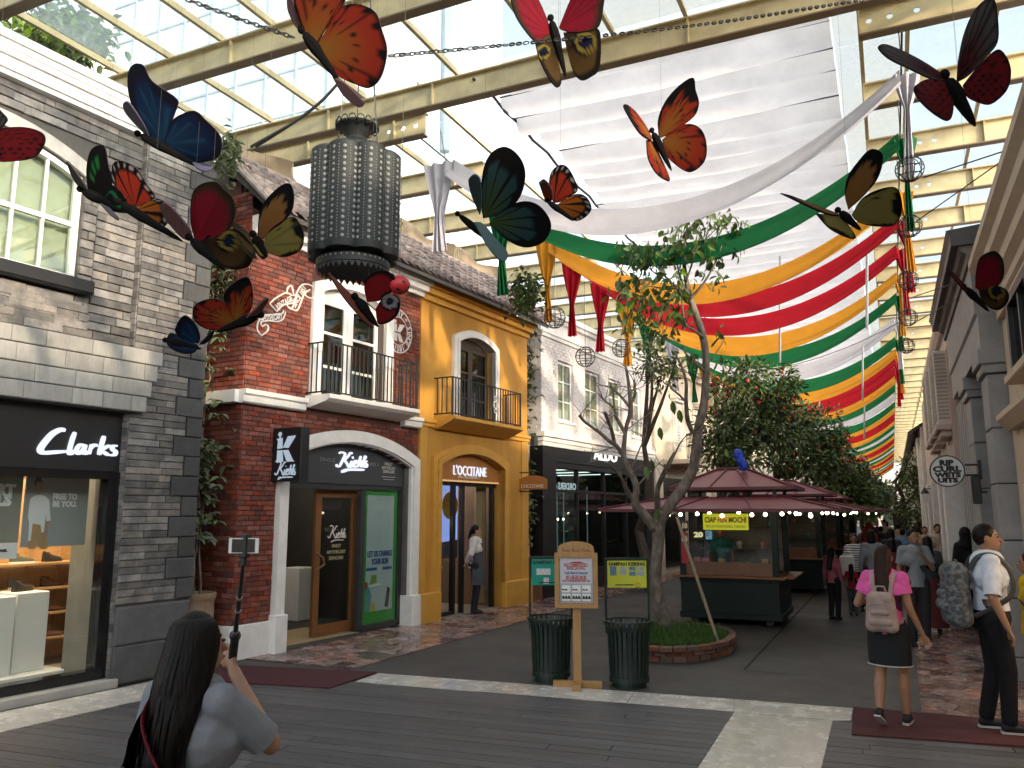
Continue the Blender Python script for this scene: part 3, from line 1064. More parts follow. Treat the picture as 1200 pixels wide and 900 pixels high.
shoe_mats = [mat('brown_leather', (.12, .05, .022), .4), mat('black_leather', (.02, .018, .018), .35), mat('olive_canvas', (.07, .075, .05), .8), mat('chestnut_leather', (.2, .075, .03), .35)]
protos = []
for i, sm_ in enumerate(shoe_mats):
    b, ms = shoe_mesh(sm_, M['print_white'] if i == 2 else M['dark_print'], i)
    o = b.build('shoe', ms, None, smooth='auto'); tag(o, None, 'shoe', 'shoes on the shop shelves'); protos.append(o)
shoe_names = ['brown leather', 'black leather', 'olive canvas', 'chestnut leather']
used = set(); n = 0
for r_, zz in enumerate(zs):
    for i in range(7):
        p = protos[(i * 3 + r_ * 2 + (i * r_) % 3) % 4]; k = protos.index(p)
        s_ = -4.26 + i * .39
        o = p if k not in used else dup(p, None, name='shoe'); used.add(k)
        w_ = fworld(s_, SY - .2, zz + .024)
        o.location = w_; o.rotation_euler = (0, 0, FROT + R(rng.uniform(-25, 25)))
        o['label'] = '%s shoe on the %s shelf, %s from the window\'s grey panel' % (shoe_names[k], ['lowest', 'second lowest', 'third', 'top'][r_], ['seventh', 'sixth', 'fifth', 'fourth', 'third', 'second', 'first'][i])
# white display plinths with shoes
for i, (s_, w_, h_, yy) in enumerate(((-3.46, .42, .82, .74), (-3.0, .36, .84, .8))):
    t = MB(); t.bbox(s_, s_ + w_, yy, yy + .4, .14, .14 + h_, .008)
    o = t.build('display_plinth', M['plinth_white']); o.location = fworld(0, 0); o.rotation_euler = (0, 0, FROT)
    tag(o, ['white display plinth at the left edge of the shop window', 'taller white display plinth with a black shoe on top'][i], 'plinth', 'white plinths in the shop window')
    q = dup(protos[1], None, name='shoe'); q.location = fworld(s_ + .06, yy + .2, .14 + h_); q.rotation_euler = (0, 0, FROT + R(8 + i * 10))
    q['label'] = ['black shoe on top of the left white plinth', 'black shoe on top of the right white plinth'][i]
t = MB(); t.bbox(-3.7, -2.5, .6, 1.35, .06, .14, .008)
tag(t.build('display_platform', M['plinth_white']), 'low pale platform under the white plinths', 'platform')
o = COL.objects['display_platform']; o.location = fworld(0, 0); o.rotation_euler = (0, 0, FROT)
# hanging posters
def in_row(o): o.location = fworld(0, 0); o.rotation_euler = (0, 0, FROT); return o
PY = .32
def fp(u, v): return fac(u, v, -PY)
a0 = fp(32, 548); a1 = fp(99, 640)
pw = lthing('window_poster', 'grey poster of a man in a white shirt hanging in the shop window', 'poster', a0[0], PY)
pz0, pz1 = fp(64, 640)[1], fp(64, 550)[1]
MB().box(a0[0], a1[0], PY, PY + .01, pz0, pz1).build('sheet', M['poster_grey'], pw)
def fpoly(parent, name, raw, ox, oy, k, y, m, ext=.004):
    pts = [fac(ox + a / k, oy + b_ / k, -y) for a, b_ in raw]
    b = MB(); b.prism(pts, y - ext, y - .001); return b.build(name, m, parent)
fpoly(pw, 'printed_shirt', [(215, 262), (245, 245), (265, 240), (292, 240), (320, 250), (345, 275), (354, 420), (325, 425), (322, 370), (306, 500), (290, 505), (285, 450), (228, 440), (214, 560), (196, 565), (205, 440), (196, 400), (205, 300)], 0, 540, 6, PY, M['print_white'])
fpoly(pw, 'printed_trousers', [(226, 444), (284, 452), (300, 500), (325, 520), (331, 622), (280, 622), (262, 560), (240, 622), (196, 622), (198, 570), (218, 555)], 0, 540, 6, PY, M['tan_print'], .003)
fpoly(pw, 'printed_head', [(247, 150), (270, 138), (292, 150), (292, 190), (285, 215), (285, 245), (270, 258), (256, 240), (256, 215), (248, 190)], 0, 540, 6, PY, M['skin_print'], .003)
fpoly(pw, 'printed_hair', [(243, 175), (243, 140), (258, 120), (285, 120), (294, 140), (292, 158), (280, 145), (256, 148), (249, 172)], 0, 540, 6, PY, M['dark_print'], .005)
fpoly(pw, 'printed_hand', [(325, 428), (342, 430), (332, 520), (318, 560), (290, 555), (298, 530), (312, 500)], 0, 540, 6, PY, M['skin_print'], .005)
c = fac(76.5, 582, -PY); c2 = fac(76, 590.5, -PY)
lettering(pw, 'lettering', 'FREE TO', .085, (c[0], PY - .002, c[1]), M['print_white'], width=.27, bold=.004, ext=.002)
lettering(pw, 'lettering', 'BE YOU.', .085, (c2[0], PY - .002, c2[1]), M['print_white'], width=.27, bold=.004, ext=.002)
a2 = fp(-40, 548); a3 = fp(19, 655)
pw2 = lthing('window_poster', 'grey green poster with white capitals cut by the left edge', 'poster', a2[0], PY)
z2 = fp(10, 655)[1]; z3 = fp(10, 636)[1]; z4 = fp(10, 546)[1]
MB().box(a2[0], a3[0], PY, PY + .01, z3, z4).build('sheet', mat('green_grey_poster', (.2, .22, .19), .5, var=.15, vs=2), pw2)
MB().box(a2[0], a3[0], PY, PY + .01, z2, z3 - .002).build('white_strip', M['print_white'], pw2)
for tx, uu, vv in (('RT', 7.5, 574), ('LS', 5, 586)):
    c = fp(uu, vv); lettering(pw2, 'lettering', tx, .15, (c[0], PY - .002, c[1]), M['print_white'], bold=.01, ext=.002)
fac_strokes(pw2, 'lettering', [[(-30, 640), (-40, 628), (-20, 632), (-10, 640)], [(0, 622), (8, 640), (14, 625), (22, 640)], [(28, 620), (30, 640), (42, 622), (34, 632), (52, 640)]], 0, 540, 6, -PY, PY - .002, M['dark_print'], .012, .002)

# ---------------------------------------------------------------- red brick shop
KW0, KW1 = -.76, 3.09
ks = lthing('brick_shop', 'red brick shop with white arched shopfront and iron balcony', 'shop', 1.2, 0)
AO = (-.12, 3.05, 2.72, 3.08)      # arch outer
AI = (.07, 2.86, 2.58, 2.88)        # arch inner
KX0, KX1, KZ0, KZ1 = .62, 2.1, 3.5, 5.12
mb = MB()
ai = arc(*AI)
mb.prism([(KW0, 0), (AI[0], 0)] + ai + [(AI[1], 0), (KW1, 0), (KW1, 3.44), (KW0, 3.44)], 0, .25)
mb.box(KW0, KX0, 0, .25, 3.44, 5.95); mb.box(KX1, KW1, 0, .25, 3.44, 5.95)
mb.prism(arc(KX0, KX1, 5.12, 5.3) + [(KX1, 5.95), (KX0, 5.95)], 0, .25)
mb.box(KX0, KX1, 0, .25, 3.44, 3.5)
mb.box(KW0, KW0 + .2, .25, 1.6, 0, 6.4)      # side wall
kw = mb.build('wall', M['mortar_red'], ks)
hole_out = lambda x, z, r: not (AO[0] - .02 < x < AO[1] + .02 and z < arc_z(min(max(x, AO[0]), AO[1]), *AO) + .02)
rects = courses(KW0, KW1, .44, 3.24, .2, .0655, .009, [(AO[0], AO[1], 0, 2.72)], .12, hole_out, seed=11)
rects += courses(KW0, KW1, 3.46, 5.4, .2, .0655, .009, [(KX0 - .2, KX1 + .22, 3.4, 5.36)], .12, seed=12)
rects += courses(KW0, KX0 - .2, 5.4, 5.75, .2, .0655, .009, seed=13) + courses(KX0 - .2, KX1 + .22, 5.42, 5.75, .2, .0655, .009, seed=14) + courses(KX1 + .22, KW1, 5.4, 5.75, .2, .0655, .009, seed=15)
blocks(kw, 'brick', rects, M['brick'], .014, 270, 'brick', lw, jit=.004)
# bricks on the side wall that faces the alley
sd = MB()
for i in range(88):
    za = .44 + i * .0655
    if 3.24 < za < 3.44: continue
    x = 0 + (i % 2) * .1 - .1
    while x < 1.1:
        sd.box(KW0 - .012 - rng.uniform(0, .004), KW0, max(x, .002), min(x + .19, 1.1), za, za + .056); x += .2
sd.build('side_bricks', M['brick'], kw)['kind'] = 'stuff'
bd = MB()
bd.prism([(-.07, 3.26), (-.1, 3.28), (-.1, 3.36), (-.14, 3.38), (-.14, 3.44), (0, 3.44), (0, 3.26)], KW0 - .08, .3, 'x')
bd.box(KW0 - .14, KW0, 0.001, 1.1, 3.27, 3.435)
bd.build('string_course', M['white'], ks)
bd = MB(); bd.prism([(-.07, 3.26), (-.1, 3.28), (-.1, 3.36), (-.14, 3.38), (-.14, 3.44), (0, 3.44), (0, 3.26)], 2.6, KW1 - .005, 'x'); bd.build('string_course', M['white'], ks)
pb = MB(); pb.bbox(KW0 - .06, AO[0] - .002, -.05, .1, 0, .43, .01); pb.box(KW0 - .06, KW0 + .01, .101, 1.1, 0, .425)
pb.build('plinth', M['white'], ks)
# white arch surround
sr = MB()
oo = [(AO[0], .5)] + arc(*AO, 20) + [(AO[1], .5)]
ii = [(AI[0] - .03, .5)] + arc(AI[0] - .03, AI[1] + .03, AI[2] + .02, AI[3] + .02, 20) + [(AI[1] + .03, .5)]
sr.ring(oo, ii, -.1, .02)
i2 = [(AI[0], .5)] + arc(*AI, 20) + [(AI[1], .5)]
o2 = [(AI[0] - .1, .5)] + arc(AI[0] - .1, AI[1] + .1, AI[2] + .05, AI[3] + .06, 20) + [(AI[1] + .1, .5)]
sr.ring(o2, i2, -.06, .2)
sr.bbox(AO[0] - .03, AI[0] + .01, -.14, .2, 0, .5, .012); sr.bbox(AI[1] - .01, AO[1] + .035, -.14, .2, 0, .5, .012)
sr.build('arch_surround', M['white'], ks)
# fascia in the arch
FY = .1
f = MB(); f.prism([(AI[0], 2.27)] + arc(*AI) + [(AI[1], 2.27)], FY, FY + .08)
kf = f.build('fascia', mat('charcoal_fascia', (.045, .05, .055), .5, var=.1), ks)
KH = [[(520, 248), (535, 240), (556, 246), (560, 260), (540, 305), (522, 338), (505, 338), (500, 325)], [(612, 250), (600, 245), (582, 268), (552, 302)], [(558, 297), (575, 320), (588, 344), (604, 338)],
      [(608, 302), (598, 335), (606, 343), (616, 334)], ([(613, 280), (618, 276)], .05), [(620, 328), (640, 312), (640, 300), (628, 304), (620, 330), (632, 344), (648, 334)],
      [(672, 268), (662, 300), (650, 344)], [(656, 322), (668, 302), (680, 304), (674, 338), (684, 342)], [(702, 264), (692, 310), (688, 340), (700, 338)], [(708, 268), (704, 284)],
      [(716, 304), (702, 304), (702, 316), (714, 328), (708, 344), (692, 342)], ([(536, 378), (575, 364), (630, 362), (692, 364)], .05)]
fac_strokes(kf, 'lit_lettering', KH, 310, 490, 6, -FY, FY - .002, M['white_glow'], .03, .025)
for tx, uu, vv, ww in (('SINCE', 384, 538.5, .33), ('1851', 437, 544, .27)):
    c = fac(uu, vv, -FY); lettering(kf, 'lettering', tx, .075, (c[0], FY - .001, c[1]), mat('grey_lettering', (.2, .2, .2), .5), width=ww, ext=.002)
for tx, vv, ww in (('FINEST', 544, .2), ('APOTHECARY', 548.5, .36), ('SKINCARE', 552.8, .3)):
    c = fac(455.5, vv, -FY); lettering(kf, 'lettering', tx, .07, (c[0], FY - .001, c[1]), M['faded_white'], width=ww, ext=.002)
c = fac(455.5, 559, -FY); b = MB(); b.box(c[0] - .18, c[0] + .18, FY - .003, FY - .001, c[1] - .004, c[1] + .004); b.box(c[0] - .14, c[0] + .14, FY - .003, FY - .001, c[1] - .045, c[1] - .038); b.build('rule', M['faded_white'], kf)
# shopfront: dark frame, open timber door, poster window
fm = MB()
for x in (1.86, 2.82): fm.box(x - .05, x + .05, .12, .2, .03, 2.27)
fm.box(AI[0], AI[1], .12, .2, 2.2, 2.268); fm.box(1.86, 2.82, .12, .2, .03, .12)
sfk = fm.build('shopfront_frame', M['dark'], ks)
gf = MB()
for a in ((1.92, 2.0, .1, 2.2), (2.69, 2.77, .1, 2.2), (2.0, 2.69, .1, .3), (2.0, 2.69, 2.12, 2.2)): gf.box(a[0], a[1], .155, .16, a[2], a[3])
gfr = gf.build('poster_border', M['green_frame'], sfk)
MB().box(1.925, 2.765, .165, .17, .1, 2.2).build('poster', M['poster_pale'], sfk)
MB().box(1.91, 2.77, .145, .15, .12, 2.2).build('pane', M['glass'], sfk)
for tx, zz, ww in (('LET US CHANGE', 1.19, .62), ('YOUR SKIN', 1.07, .42)):
    lettering(sfk, 'lettering', tx, .13, (2.345, .153, zz), M['blue_print'], width=ww, bold=.002, ext=.002)
b = MB(); b.box(2.02, 2.28, .158, .16, .93, .975); b.box(2.42, 2.66, .158, .16, .93, .975); b.build('printed_strip', M['blue_print'], sfk)
for poly, m_ in (([(2.0, .3), (2.12, .3), (2.16, .55), (2.06, .72), (2.0, .62)], mat('printed_teal', (.12, .3, .3), .5)), ([(2.14, .3), (2.26, .3), (2.24, .42), (2.18, .46)], mat('printed_yellow', (.5, .45, .06), .5)),
                 ([(2.5, .35), (2.58, .33), (2.62, .62), (2.56, .66)], mat('printed_brown', (.08, .03, .02), .5)), ([(2.12, .72), (2.28, .74), (2.27, .86), (2.15, .86)], mat('printed_lime', (.2, .34, .05), .5)),
                 ([(2.0, .64), (2.06, .66), (2.05, .76), (2.0, .76)], mat('printed_red', (.42, .04, .03), .5)), ([(2.08, .68), (2.38, .7), (2.38, .72), (2.08, .7)], M['print_white'])):
    b = MB(); b.prism(poly, .156, .16); b.build('printed_shape', m_, sfk)
# open timber-framed glass door
dr = MB()
D0, D1 = 1.0, 1.93
DY = .3
for a in ((D0, D0 + .12, .05, 2.19), (D1 - .12, D1, .05, 2.19), (D0 + .12, D1 - .12, .05, .2), (D0 + .12, D1 - .12, 2.07, 2.19)): dr.box(a[0], a[1], DY, DY + .05, a[2], a[3])
door = dr.build('door', M['wood_dark'], ks)
MB().box(D0 + .12, D1 - .12, DY + .02, DY + .026, .2, 2.07).build('pane', glass_mat('door_glass', (.75, .8, .8), .06), door)
MB().tube([(D0 + .02, DY - .02, 1.25), (D0 + .1, DY - .08, 1.18), (D0 + .12, DY - .09, 1.08), (D0 + .02, DY - .02, 1.0)], .016, 8).build('handle', M['wood_dark'], door)
for tx, zz, ww in (('FINEST', 1.34, .2), ('APOTHECARY', 1.25, .42), ('SKINCARE', 1.16, .32)):
    lettering(door, 'lettering', tx, .075, (1.47, DY - .001, zz), mat('gold_lettering', (.45, .38, .22), .5) if tx == 'FINEST' else bpy.data.materials['gold_lettering'], width=ww, ext=.002)
ls = [[((x - 610) * .0018 + 1.47, (310 - y) * .0018 + 1.52) for x, y in (q[0] if isinstance(q, tuple) else q)] for q in KH]
strokes(door, 'lettering', [(q, .018) for q in ls], (0, DY - .001, 0), M['faded_white'], (1, 0, 0), (0, 0, 1), 1.0, ext=.003)
# threshold and interior
MB().bbox(AI[0], 1.82, -.06, .5, 0, .03, .008).build('threshold', M['dark'], ks)
MB().box(AI[0] + .02, 1.8, .1, 1.2, .031, .036).build('coir_mat', mat('sand_mat', (.3, .22, .12), .9, var=.3, vs=50), ks)
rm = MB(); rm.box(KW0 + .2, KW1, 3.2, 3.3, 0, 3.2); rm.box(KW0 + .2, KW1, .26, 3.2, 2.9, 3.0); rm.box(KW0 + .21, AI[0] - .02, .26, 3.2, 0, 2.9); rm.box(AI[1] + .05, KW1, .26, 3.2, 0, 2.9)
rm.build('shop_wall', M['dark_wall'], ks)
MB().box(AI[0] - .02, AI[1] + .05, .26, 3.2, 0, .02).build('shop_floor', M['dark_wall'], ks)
lm = MB(); [lm.box(.5 + i * .8, .62 + i * .8, 1.0, 2.8, 2.87, 2.88) for i in range(3)]
lm.build('ceiling_lamp', lit('dim_shop_lamp', (1, .85, .65), 4), ks)
bl = lthing('lit_screen', 'small glowing blue screen seen through the timber door', 'screen', 1.5, 2.6)
MB().box(1.2, 1.75, 2.6, 2.64, 1.65, 1.98).build('panel', lit('blue_screen_glow', (.08, .05, .9), 1.2), bl)
MB().box(1.46, 1.49, 2.64, 2.8, 0.02, 1.7).build('stand', M['dark'], bl)
ct = MB(); ct.bbox(2.35, 2.75, 1.9, 2.3, .02, .9, .01); tag(in_row(ct.build('counter', M['plinth_white'])), 'small white counter standing inside the brick shop', 'counter')
scs = lthing('bottle_shelf', 'dark shelves of bottles and jars along the brick shop wall', 'shelf', .3, 1.2)
b = MB()
for i in range(5): b.box(.19, .5, .6, 2.6, .5 + i * .38, .52 + i * .38)
b.build('board', M['dark'], scs)
cols = [mat('bottle_tone', c_, .3) for c_ in ((.5, .5, .48), (.12, .1, .3), (.05, .18, .1), (.4, .3, .15), (.3, .08, .05))]
for i in range(5):
    for j in range(9):
        b = MB(); h = rng.uniform(.12, .22); y_ = .68 + j * .2
        b.lathe([(0, 0), (.035, 0), (.035, h * .7), (.014, h * .8), (.014, h), (0, h)], 8, (.4, y_, .52 + i * .38)); b.build('bottle', cols[rng.randrange(5)], scs)
# iron balcony
bal = MB()
bal.prism([(-.48, 3.5), (-.48, 3.44), (-.4, 3.4), (-.1, 3.33), (0, 3.33), (0, 3.5)], .36, 2.5, 'x')
bslab = bal.build('balcony', M['white'], ks)
ir = MB()
for (z_) in (3.54, 4.26): ir.beam((.38, -.42, z_), (2.47, -.42, z_), .028, .02); ir.beam((.38, -.42, z_), (.38, 0, z_), .028, .02); ir.beam((2.47, -.42, z_), (2.47, 0, z_), .028, .02)
ir.build('rail', M['iron'], bslab)
def bar(x, y, z0, z1, parent, r=.011): 
    b = MB(); b.tube([(x, y, z0), (x, y, z1)], r, 6); return b.build('baluster', M['iron'], parent)
b0 = bar(.38, -.42, 3.5, 4.27, bslab, .02)
for x in [.38 + i * .0952 for i in range(1, 22)]: bar(x, -.42, 3.54, 4.26, bslab)
bar(2.47, -.42, 3.5, 4.3, bslab, .02)
for y in (-.1, -.2, -.3): bar(.38, y, 3.54, 4.26, bslab); bar(2.47, y, 3.54, 4.26, bslab)
MB().ell((.38, -.42, 4.3), .028, 8, 6).build('finial', M['iron'], bslab)
# balcony window in its white surround
wo = [(KX0 - .2, 3.45)] + arc(KX0 - .2, KX1 + .2, 5.2, 5.4, 14) + [(KX1 + .2, 3.45)]
wi = [(KX0, 3.45)] + arc(KX0, KX1, 5.1, 5.27, 14) + [(KX1, 3.45)]
b = MB(); b.ring(wo, wi, -.06, .02)
b.ring([(KX0 - .06, 3.45)] + arc(KX0 - .06, KX1 + .06, 5.13, 5.31, 14) + [(KX1 + .06, 3.45)], wi, -.075, .1)
b.build('window_surround', M['white'], ks)
def sash(x0, x1, z0, z1, y, parent, nx=1, nz=2, fw=.06, m=None, name='window', gm=None, bw=.02):
    m = m or M['white']
    b = MB(); b.box(x0, x0 + fw, y, y + .06, z0, z1); b.box(x1 - fw, x1, y, y + .06, z0, z1); b.box(x0 + fw, x1 - fw, y, y + .06, z0, z0 + fw); b.box(x0 + fw, x1 - fw, y, y + .06, z1 - fw, z1)
    o = b.build(name, m, parent)
    for i in range(1, nx): xx = x0 + (x1 - x0) * i / nx; MB().box(xx - bw, xx + bw, y + .005, y + .055, z0 + fw, z1 - fw).build('glazing_bar', m, o)
    for i in range(1, nz): zz = z0 + (z1 - z0) * i / nz; MB().box(x0 + fw, x1 - fw, y + .008, y + .05, zz - bw, zz + bw).build('glazing_bar', m, o)
    MB().box(x0 + fw * .9, x1 - fw * .9, y + .025, y + .03, z0 + fw * .9, z1 - fw * .9).build('pane', gm or bpy.data.materials['window_glass'], o)
    return o
M['grey_glass'] = glass_mat('grey_window_glass', (.45, .48, .45), .08)
kxm = (KX0 + KX1) / 2
sash(KX0 + .02, kxm - .03, 3.5, 5.05, .1, ks, 1, 3, .08, gm=M['grey_glass']); sash(kxm + .03, KX1 - .02, 3.5, 5.05, .1, ks, 1, 3, .08, gm=M['grey_glass'])
MB().box(kxm - .03, kxm + .03, .09, .17, 3.5, 5.1).build('mullion', M['white'], ks)
b = MB(); b.prism(arc(KX0, KX1, 5.1, 5.26, 12), .12, .14); b.box(KX0, KX1, .1, .16, 5.05, 5.1); b.build('fanlight', M['white'], ks)
MB().box(KX0, KX1, .3, .31, 3.5, 5.3).build('blind', mat('grey_blind', (.3, .32, .29), .8, var=.1), ks)
# painted ribbon and roundel on the brick
RB = [[(100, 440), (70, 400), (75, 345), (110, 300), (180, 290), (240, 285), (255, 262)], [(100, 440), (140, 405), (145, 375), (125, 362), (105, 375), (95, 345), (150, 335), (215, 340), (250, 320), (268, 270)],
      [(155, 215), (200, 175), (270, 140), (320, 160)], [(205, 270), (250, 225), (315, 210), (330, 180)], [(155, 215), (205, 270)], [(275, 135), (285, 100), (310, 95), (325, 160)],
      [(270, 220), (310, 250), (350, 130), (390, 80), (450, 90), (470, 140)], [(290, 240), (330, 262), (355, 250), (400, 140), (420, 125)], [(470, 140), (455, 175), (415, 165), (405, 140), (440, 115)], [(330, 160), (350, 130)]]
fac_strokes(kw, 'painted_ribbon', [[(x * 1.0, y) for x, y in q] for q in RB], 290, 320, 6, .02, -.021, M['faded_white'], .022, .003)
def slant_text(parent, tx, p, q, size, m, y, wd=None):
    a = Vector((p[0], 0, p[1])); b_ = Vector((q[0], 0, q[1])); d = b_ - a
    X = d.normalized(); U = Vector((-X.z, 0, X.x))
    mid = (a + b_) / 2
    return lettering(parent, 'lettering', tx, size, (mid.x, y, mid.z), m, X, U, width=d.length, bold=.003, ext=.002)
def zp(x, y, out=.02): return fac(290 + x / 6, 320 + y / 6, out)
slant_text(kw, 'APOTHECARY', zp(92, 322), zp(245, 305), .1, M['faded_white'], -.022)
slant_text(kw, 'VINTAGE', zp(200, 240), zp(312, 175), .11, M['faded_white'], -.022)
slant_text(kw, 'SINCE 1851', zp(325, 235), zp(400, 100), .1, M['faded_white'], -.022)
# roundel
rc = fac(467, 388, .02); rw = (fac(483.5, 392, .02)[0] - fac(451, 384, .02)[0]) / 2; rh = rw * 1.0
b = MB()
def circ(cx, cz, r, n=28): return [(cx + r * math.cos(2 * math.pi * i / n), cz + r * math.sin(2 * math.pi * i / n)) for i in range(n + 1)]
b.ring(circ(*rc, rw), circ(*rc, rw * .95), -.022, -.018); b.ring(circ(*rc, rw * .66), circ(*rc, rw * .62), -.022, -.018)
rl = b.build('painted_roundel', M['faded_white'], kw)
tx = 'APOTHECARY * SINCE 1851 * '
for i, ch in enumerate(tx):
    if ch == ' ': continue
    a = R(200) - 2 * math.pi * i / len(tx)
    X = Vector((math.sin(a), 0, -math.cos(a))); U = Vector((math.cos(a), 0, math.sin(a)))
    lettering(rl, 'lettering', ch, .13, (rc[0] + rw * .8 * math.cos(a), -.02, rc[1] + rw * .8 * math.sin(a)), M['faded_white'], X, U, bold=.003, ext=.002)
def kpolys(cx, cz, h, y, parent, m, rx=(1, 0, 0), nrm=None, at=None, ext=.004):
    """the serif K with its mortar and pestle"""
    raws = [[(65, 130), (125, 124), (128, 200), (76, 204), (80, 145)], [(132, 196), (175, 116), (252, 112), (246, 126), (186, 200)], [(76, 214), (128, 214), (138, 284), (138, 298), (62, 298), (76, 280)], [(132, 214), (186, 214), (232, 284), (248, 298), (176, 298), (168, 286)],
            [(92, 126), (104, 126), (107, 112), (118, 96), (108, 82), (90, 82), (78, 96), (82, 108), (92, 112)]]
    b = MB(); s_ = h / 216
    X = Vector(rx)
    for r_ in raws:
        q = [((x - 157) * s_, (190 - y_) * s_) for x, y_ in r_]
        n_ = len(q)
        base = Vector(at)
        N_ = X.cross(Vector((0, 0, 1)))
        vs = [base + X * a + Vector((0, 0, c_)) + N_ * ext for a, c_ in q] + [base + X * a + Vector((0, 0, c_)) for a, c_ in q]
        fs = [tuple(range(n_))] + [(i, i + n_, (i + 1) % n_ + n_, (i + 1) % n_) for i in range(n_)]
        b.add(vs, fs)
    return b.build('emblem', m, parent, fix=True)
kpolys(0, 0, rw * .95, 0, rl, M['faded_white'], at=(rc[0], -.02, rc[1]))
# blade sign
bs_s = -.22
p1 = [None]
def side(u, v, s0):
    d = ray(u, v); p0 = K0 + FD * s0
    p = CAM + d * (((p0 - CAM) @ FD) / (d @ FD)); return -float((p - K0) @ FN), float(p[2])
yb0, yb1 = side(318, 540, bs_s)[0], side(352, 540, bs_s)[0]
zb0, zb1 = side(335, 564, bs_s)[1], side(335, 501, bs_s)[1]
ksn = lthing('blade_sign', 'black projecting sign with white K and script on brick shop', 'sign', bs_s, yb0)
MB().bbox(bs_s, bs_s + .16, yb1, yb0, zb0, zb1, .006).build('box', M['black'], ksn)
b = MB()
for zz in (zb0 + .12, zb1 - .12): b.tube([(bs_s + .08, 0.02, zz), (bs_s + .08, yb0, zz)], .015, 6);
b.build('bracket', M['iron'], ksn)
M['pale_blue_print'] = lit('sign_letter_glow', (.62, .75, .88), .55); M['pale_blue_print'].cycles.emission_sampling = 'NONE'
sw = abs(yb1 - yb0)
ymid = (yb0 + yb1) / 2
kpolys(0, 0, (zb1 - zb0) * .56, 0, ksn, M['pale_blue_print'], (0, -1, 0), at=(bs_s - .002, ymid + .01, zb0 + (zb1 - zb0) * .64))
sc_ = sw * .7 / 216
ls = [[((x - 608) * sc_, (310 - y) * sc_) for x, y in (q[0] if isinstance(q, tuple) else q)] for q in KH]
strokes(ksn, 'lettering', [(q, .018) for q in ls], (bs_s - .002, ymid, zb0 + (zb1 - zb0) * .2), M['pale_blue_print'], (0, -1, 0), (0, 0, 1), 1.0, ext=.004)
lettering(ksn, 'lettering', 'SINCE 1851', .03, (bs_s - .002, ymid, zb0 + (zb1 - zb0) * .075), M['pale_blue_print'], (0, -1, 0), width=sw * .45, ext=.003)

# ---------------------------------------------------------------- ochre shop
YW0, YW1 = 3.095, 6.95
ys = lthing('ochre_shop', 'bright ochre stuccoed shop with arched orange fascia and balcony', 'shop', 5, 0)
BO = (3.46, 6.08, 2.82, 3.1); BI = (3.68, 5.9, 2.68, 2.93)
YX0, YX1 = 4.22, 5.5
mb = MB()
mb.prism([(YW0, 0), (BI[0], 0)] + arc(*BI) + [(BI[1], 0), (YW1, 0), (YW1, 3.44), (YW0, 3.44)], -.03, .25)
mb.box(YW0, YX0, -.03, .25, 3.44, 5.95); mb.box(YX1, YW1, -.03, .25, 3.44, 5.95)
mb.prism(arc(YX0, YX1, 5.0, 5.18) + [(YX1, 5.95), (YX0, 5.95)], -.03, .25); mb.box(YX0, YX1, -.03, .25, 3.44, 3.5)
mb.box(YW1 - .2, YW1, .25, 2.5, 0, 6.4)
mb.build('wall', M['ochre'], ys)
tr = MB()
for o_, i_, ya in ((BO, BI, -.09), ((BO[0] + .12, BO[1] - .12, BO[2] - .06, BO[3] - .06), BI, -.12)):
    tr.ring([(o_[0], .5)] + arc(*o_, 20) + [(o_[1], .5)], [(i_[0], .5)] + arc(*i_, 20) + [(i_[1], .5)], ya, .02 if ya > -.1 else .05)
tr.bbox(YW0 + .005, BI[0], -.14, .1, 0, .5, .015); tr.bbox(BI[1], YW1 + .04, -.14, .1, 0, .5, .015)
tr.bbox(YW0 + .003, YW0 + .2, -.06, 0, .5, 3.4, .008); tr.bbox(YW1 - .28, YW1 + .005, -.06, 0, .5, 3.36, .008)
tr.prism([(-.05, 3.3), (-.08, 3.32), (-.08, 3.37), (-.11, 3.39), (-.11, 3.44), (-.029, 3.44), (-.029, 3.3)], YW0, 3.9, 'x')
tr.prism([(-.05, 3.3), (-.08, 3.32), (-.08, 3.37), (-.11, 3.39), (-.11, 3.44), (-.029, 3.44), (-.029, 3.3)], 6.1, YW1 + .02, 'x')
tr.build('trim', M['ochre_trim'], ys)
f = MB(); f.prism([(BI[0], 2.4)] + arc(*BI) + [(BI[1], 2.4)], .06, .14); yf = f.build('fascia', M['orange_sign'], ys)
b = MB(); b.box(BI[0], BI[1], .05, .06, 2.4, 2.43); b.build('fascia_edge', lit('fascia_edge_glow', (1, .6, .25), .6), yf)
c = fac(551, 552, -.06)
lettering(yf, 'lit_lettering', "L'OCCITANE", .26, (c[0], .055, c[1]), M['white_glow'], width=1.15, bold=-.003, ext=.015)
c = fac(550, 559.2, -.06); lettering(yf, 'lettering', 'EN PROVENCE', .09, (c[0], .057, c[1]), M['print_white'], width=.78, ext=.002)
# shopfront
fm = MB()
for x in (BI[0] + .03, 4.42, BI[1] - .1, 4.72): fm.box(x - .03, x + .05, .12, .2, .02, 2.4)
fm.box(BI[0], BI[1], .12, .2, 2.33, 2.398); fm.box(BI[0], 4.42, .12, .2, .02, .08)
yfr = fm.build('shopfront_frame', M['black'], ys)
MB().box(BI[0], 4.42, .15, .155, .08, 2.33).build('pane', M['glass'], yfr)
rm = MB(); rm.box(YW0 + .2, YW1 - .2, 2.6, 2.7, 0, 3.2); rm.box(YW0 + .2, YW1 - .2, .26, 2.6, 2.9, 3.0); rm.box(YW0, BI[0] - .02, .26, 2.6, 0, 2.9); rm.box(BI[1] + .02, YW1 - .21, .26, 2.6, 0, 2.9)
rm.build('shop_wall', mat('brown_shop_wall', (.16, .1, .06), .7), ys)
MB().box(BI[0] - .02, BI[1] + .02, -.02, 2.6, 0, .02).build('shop_floor', M['shopfloor'], ys)
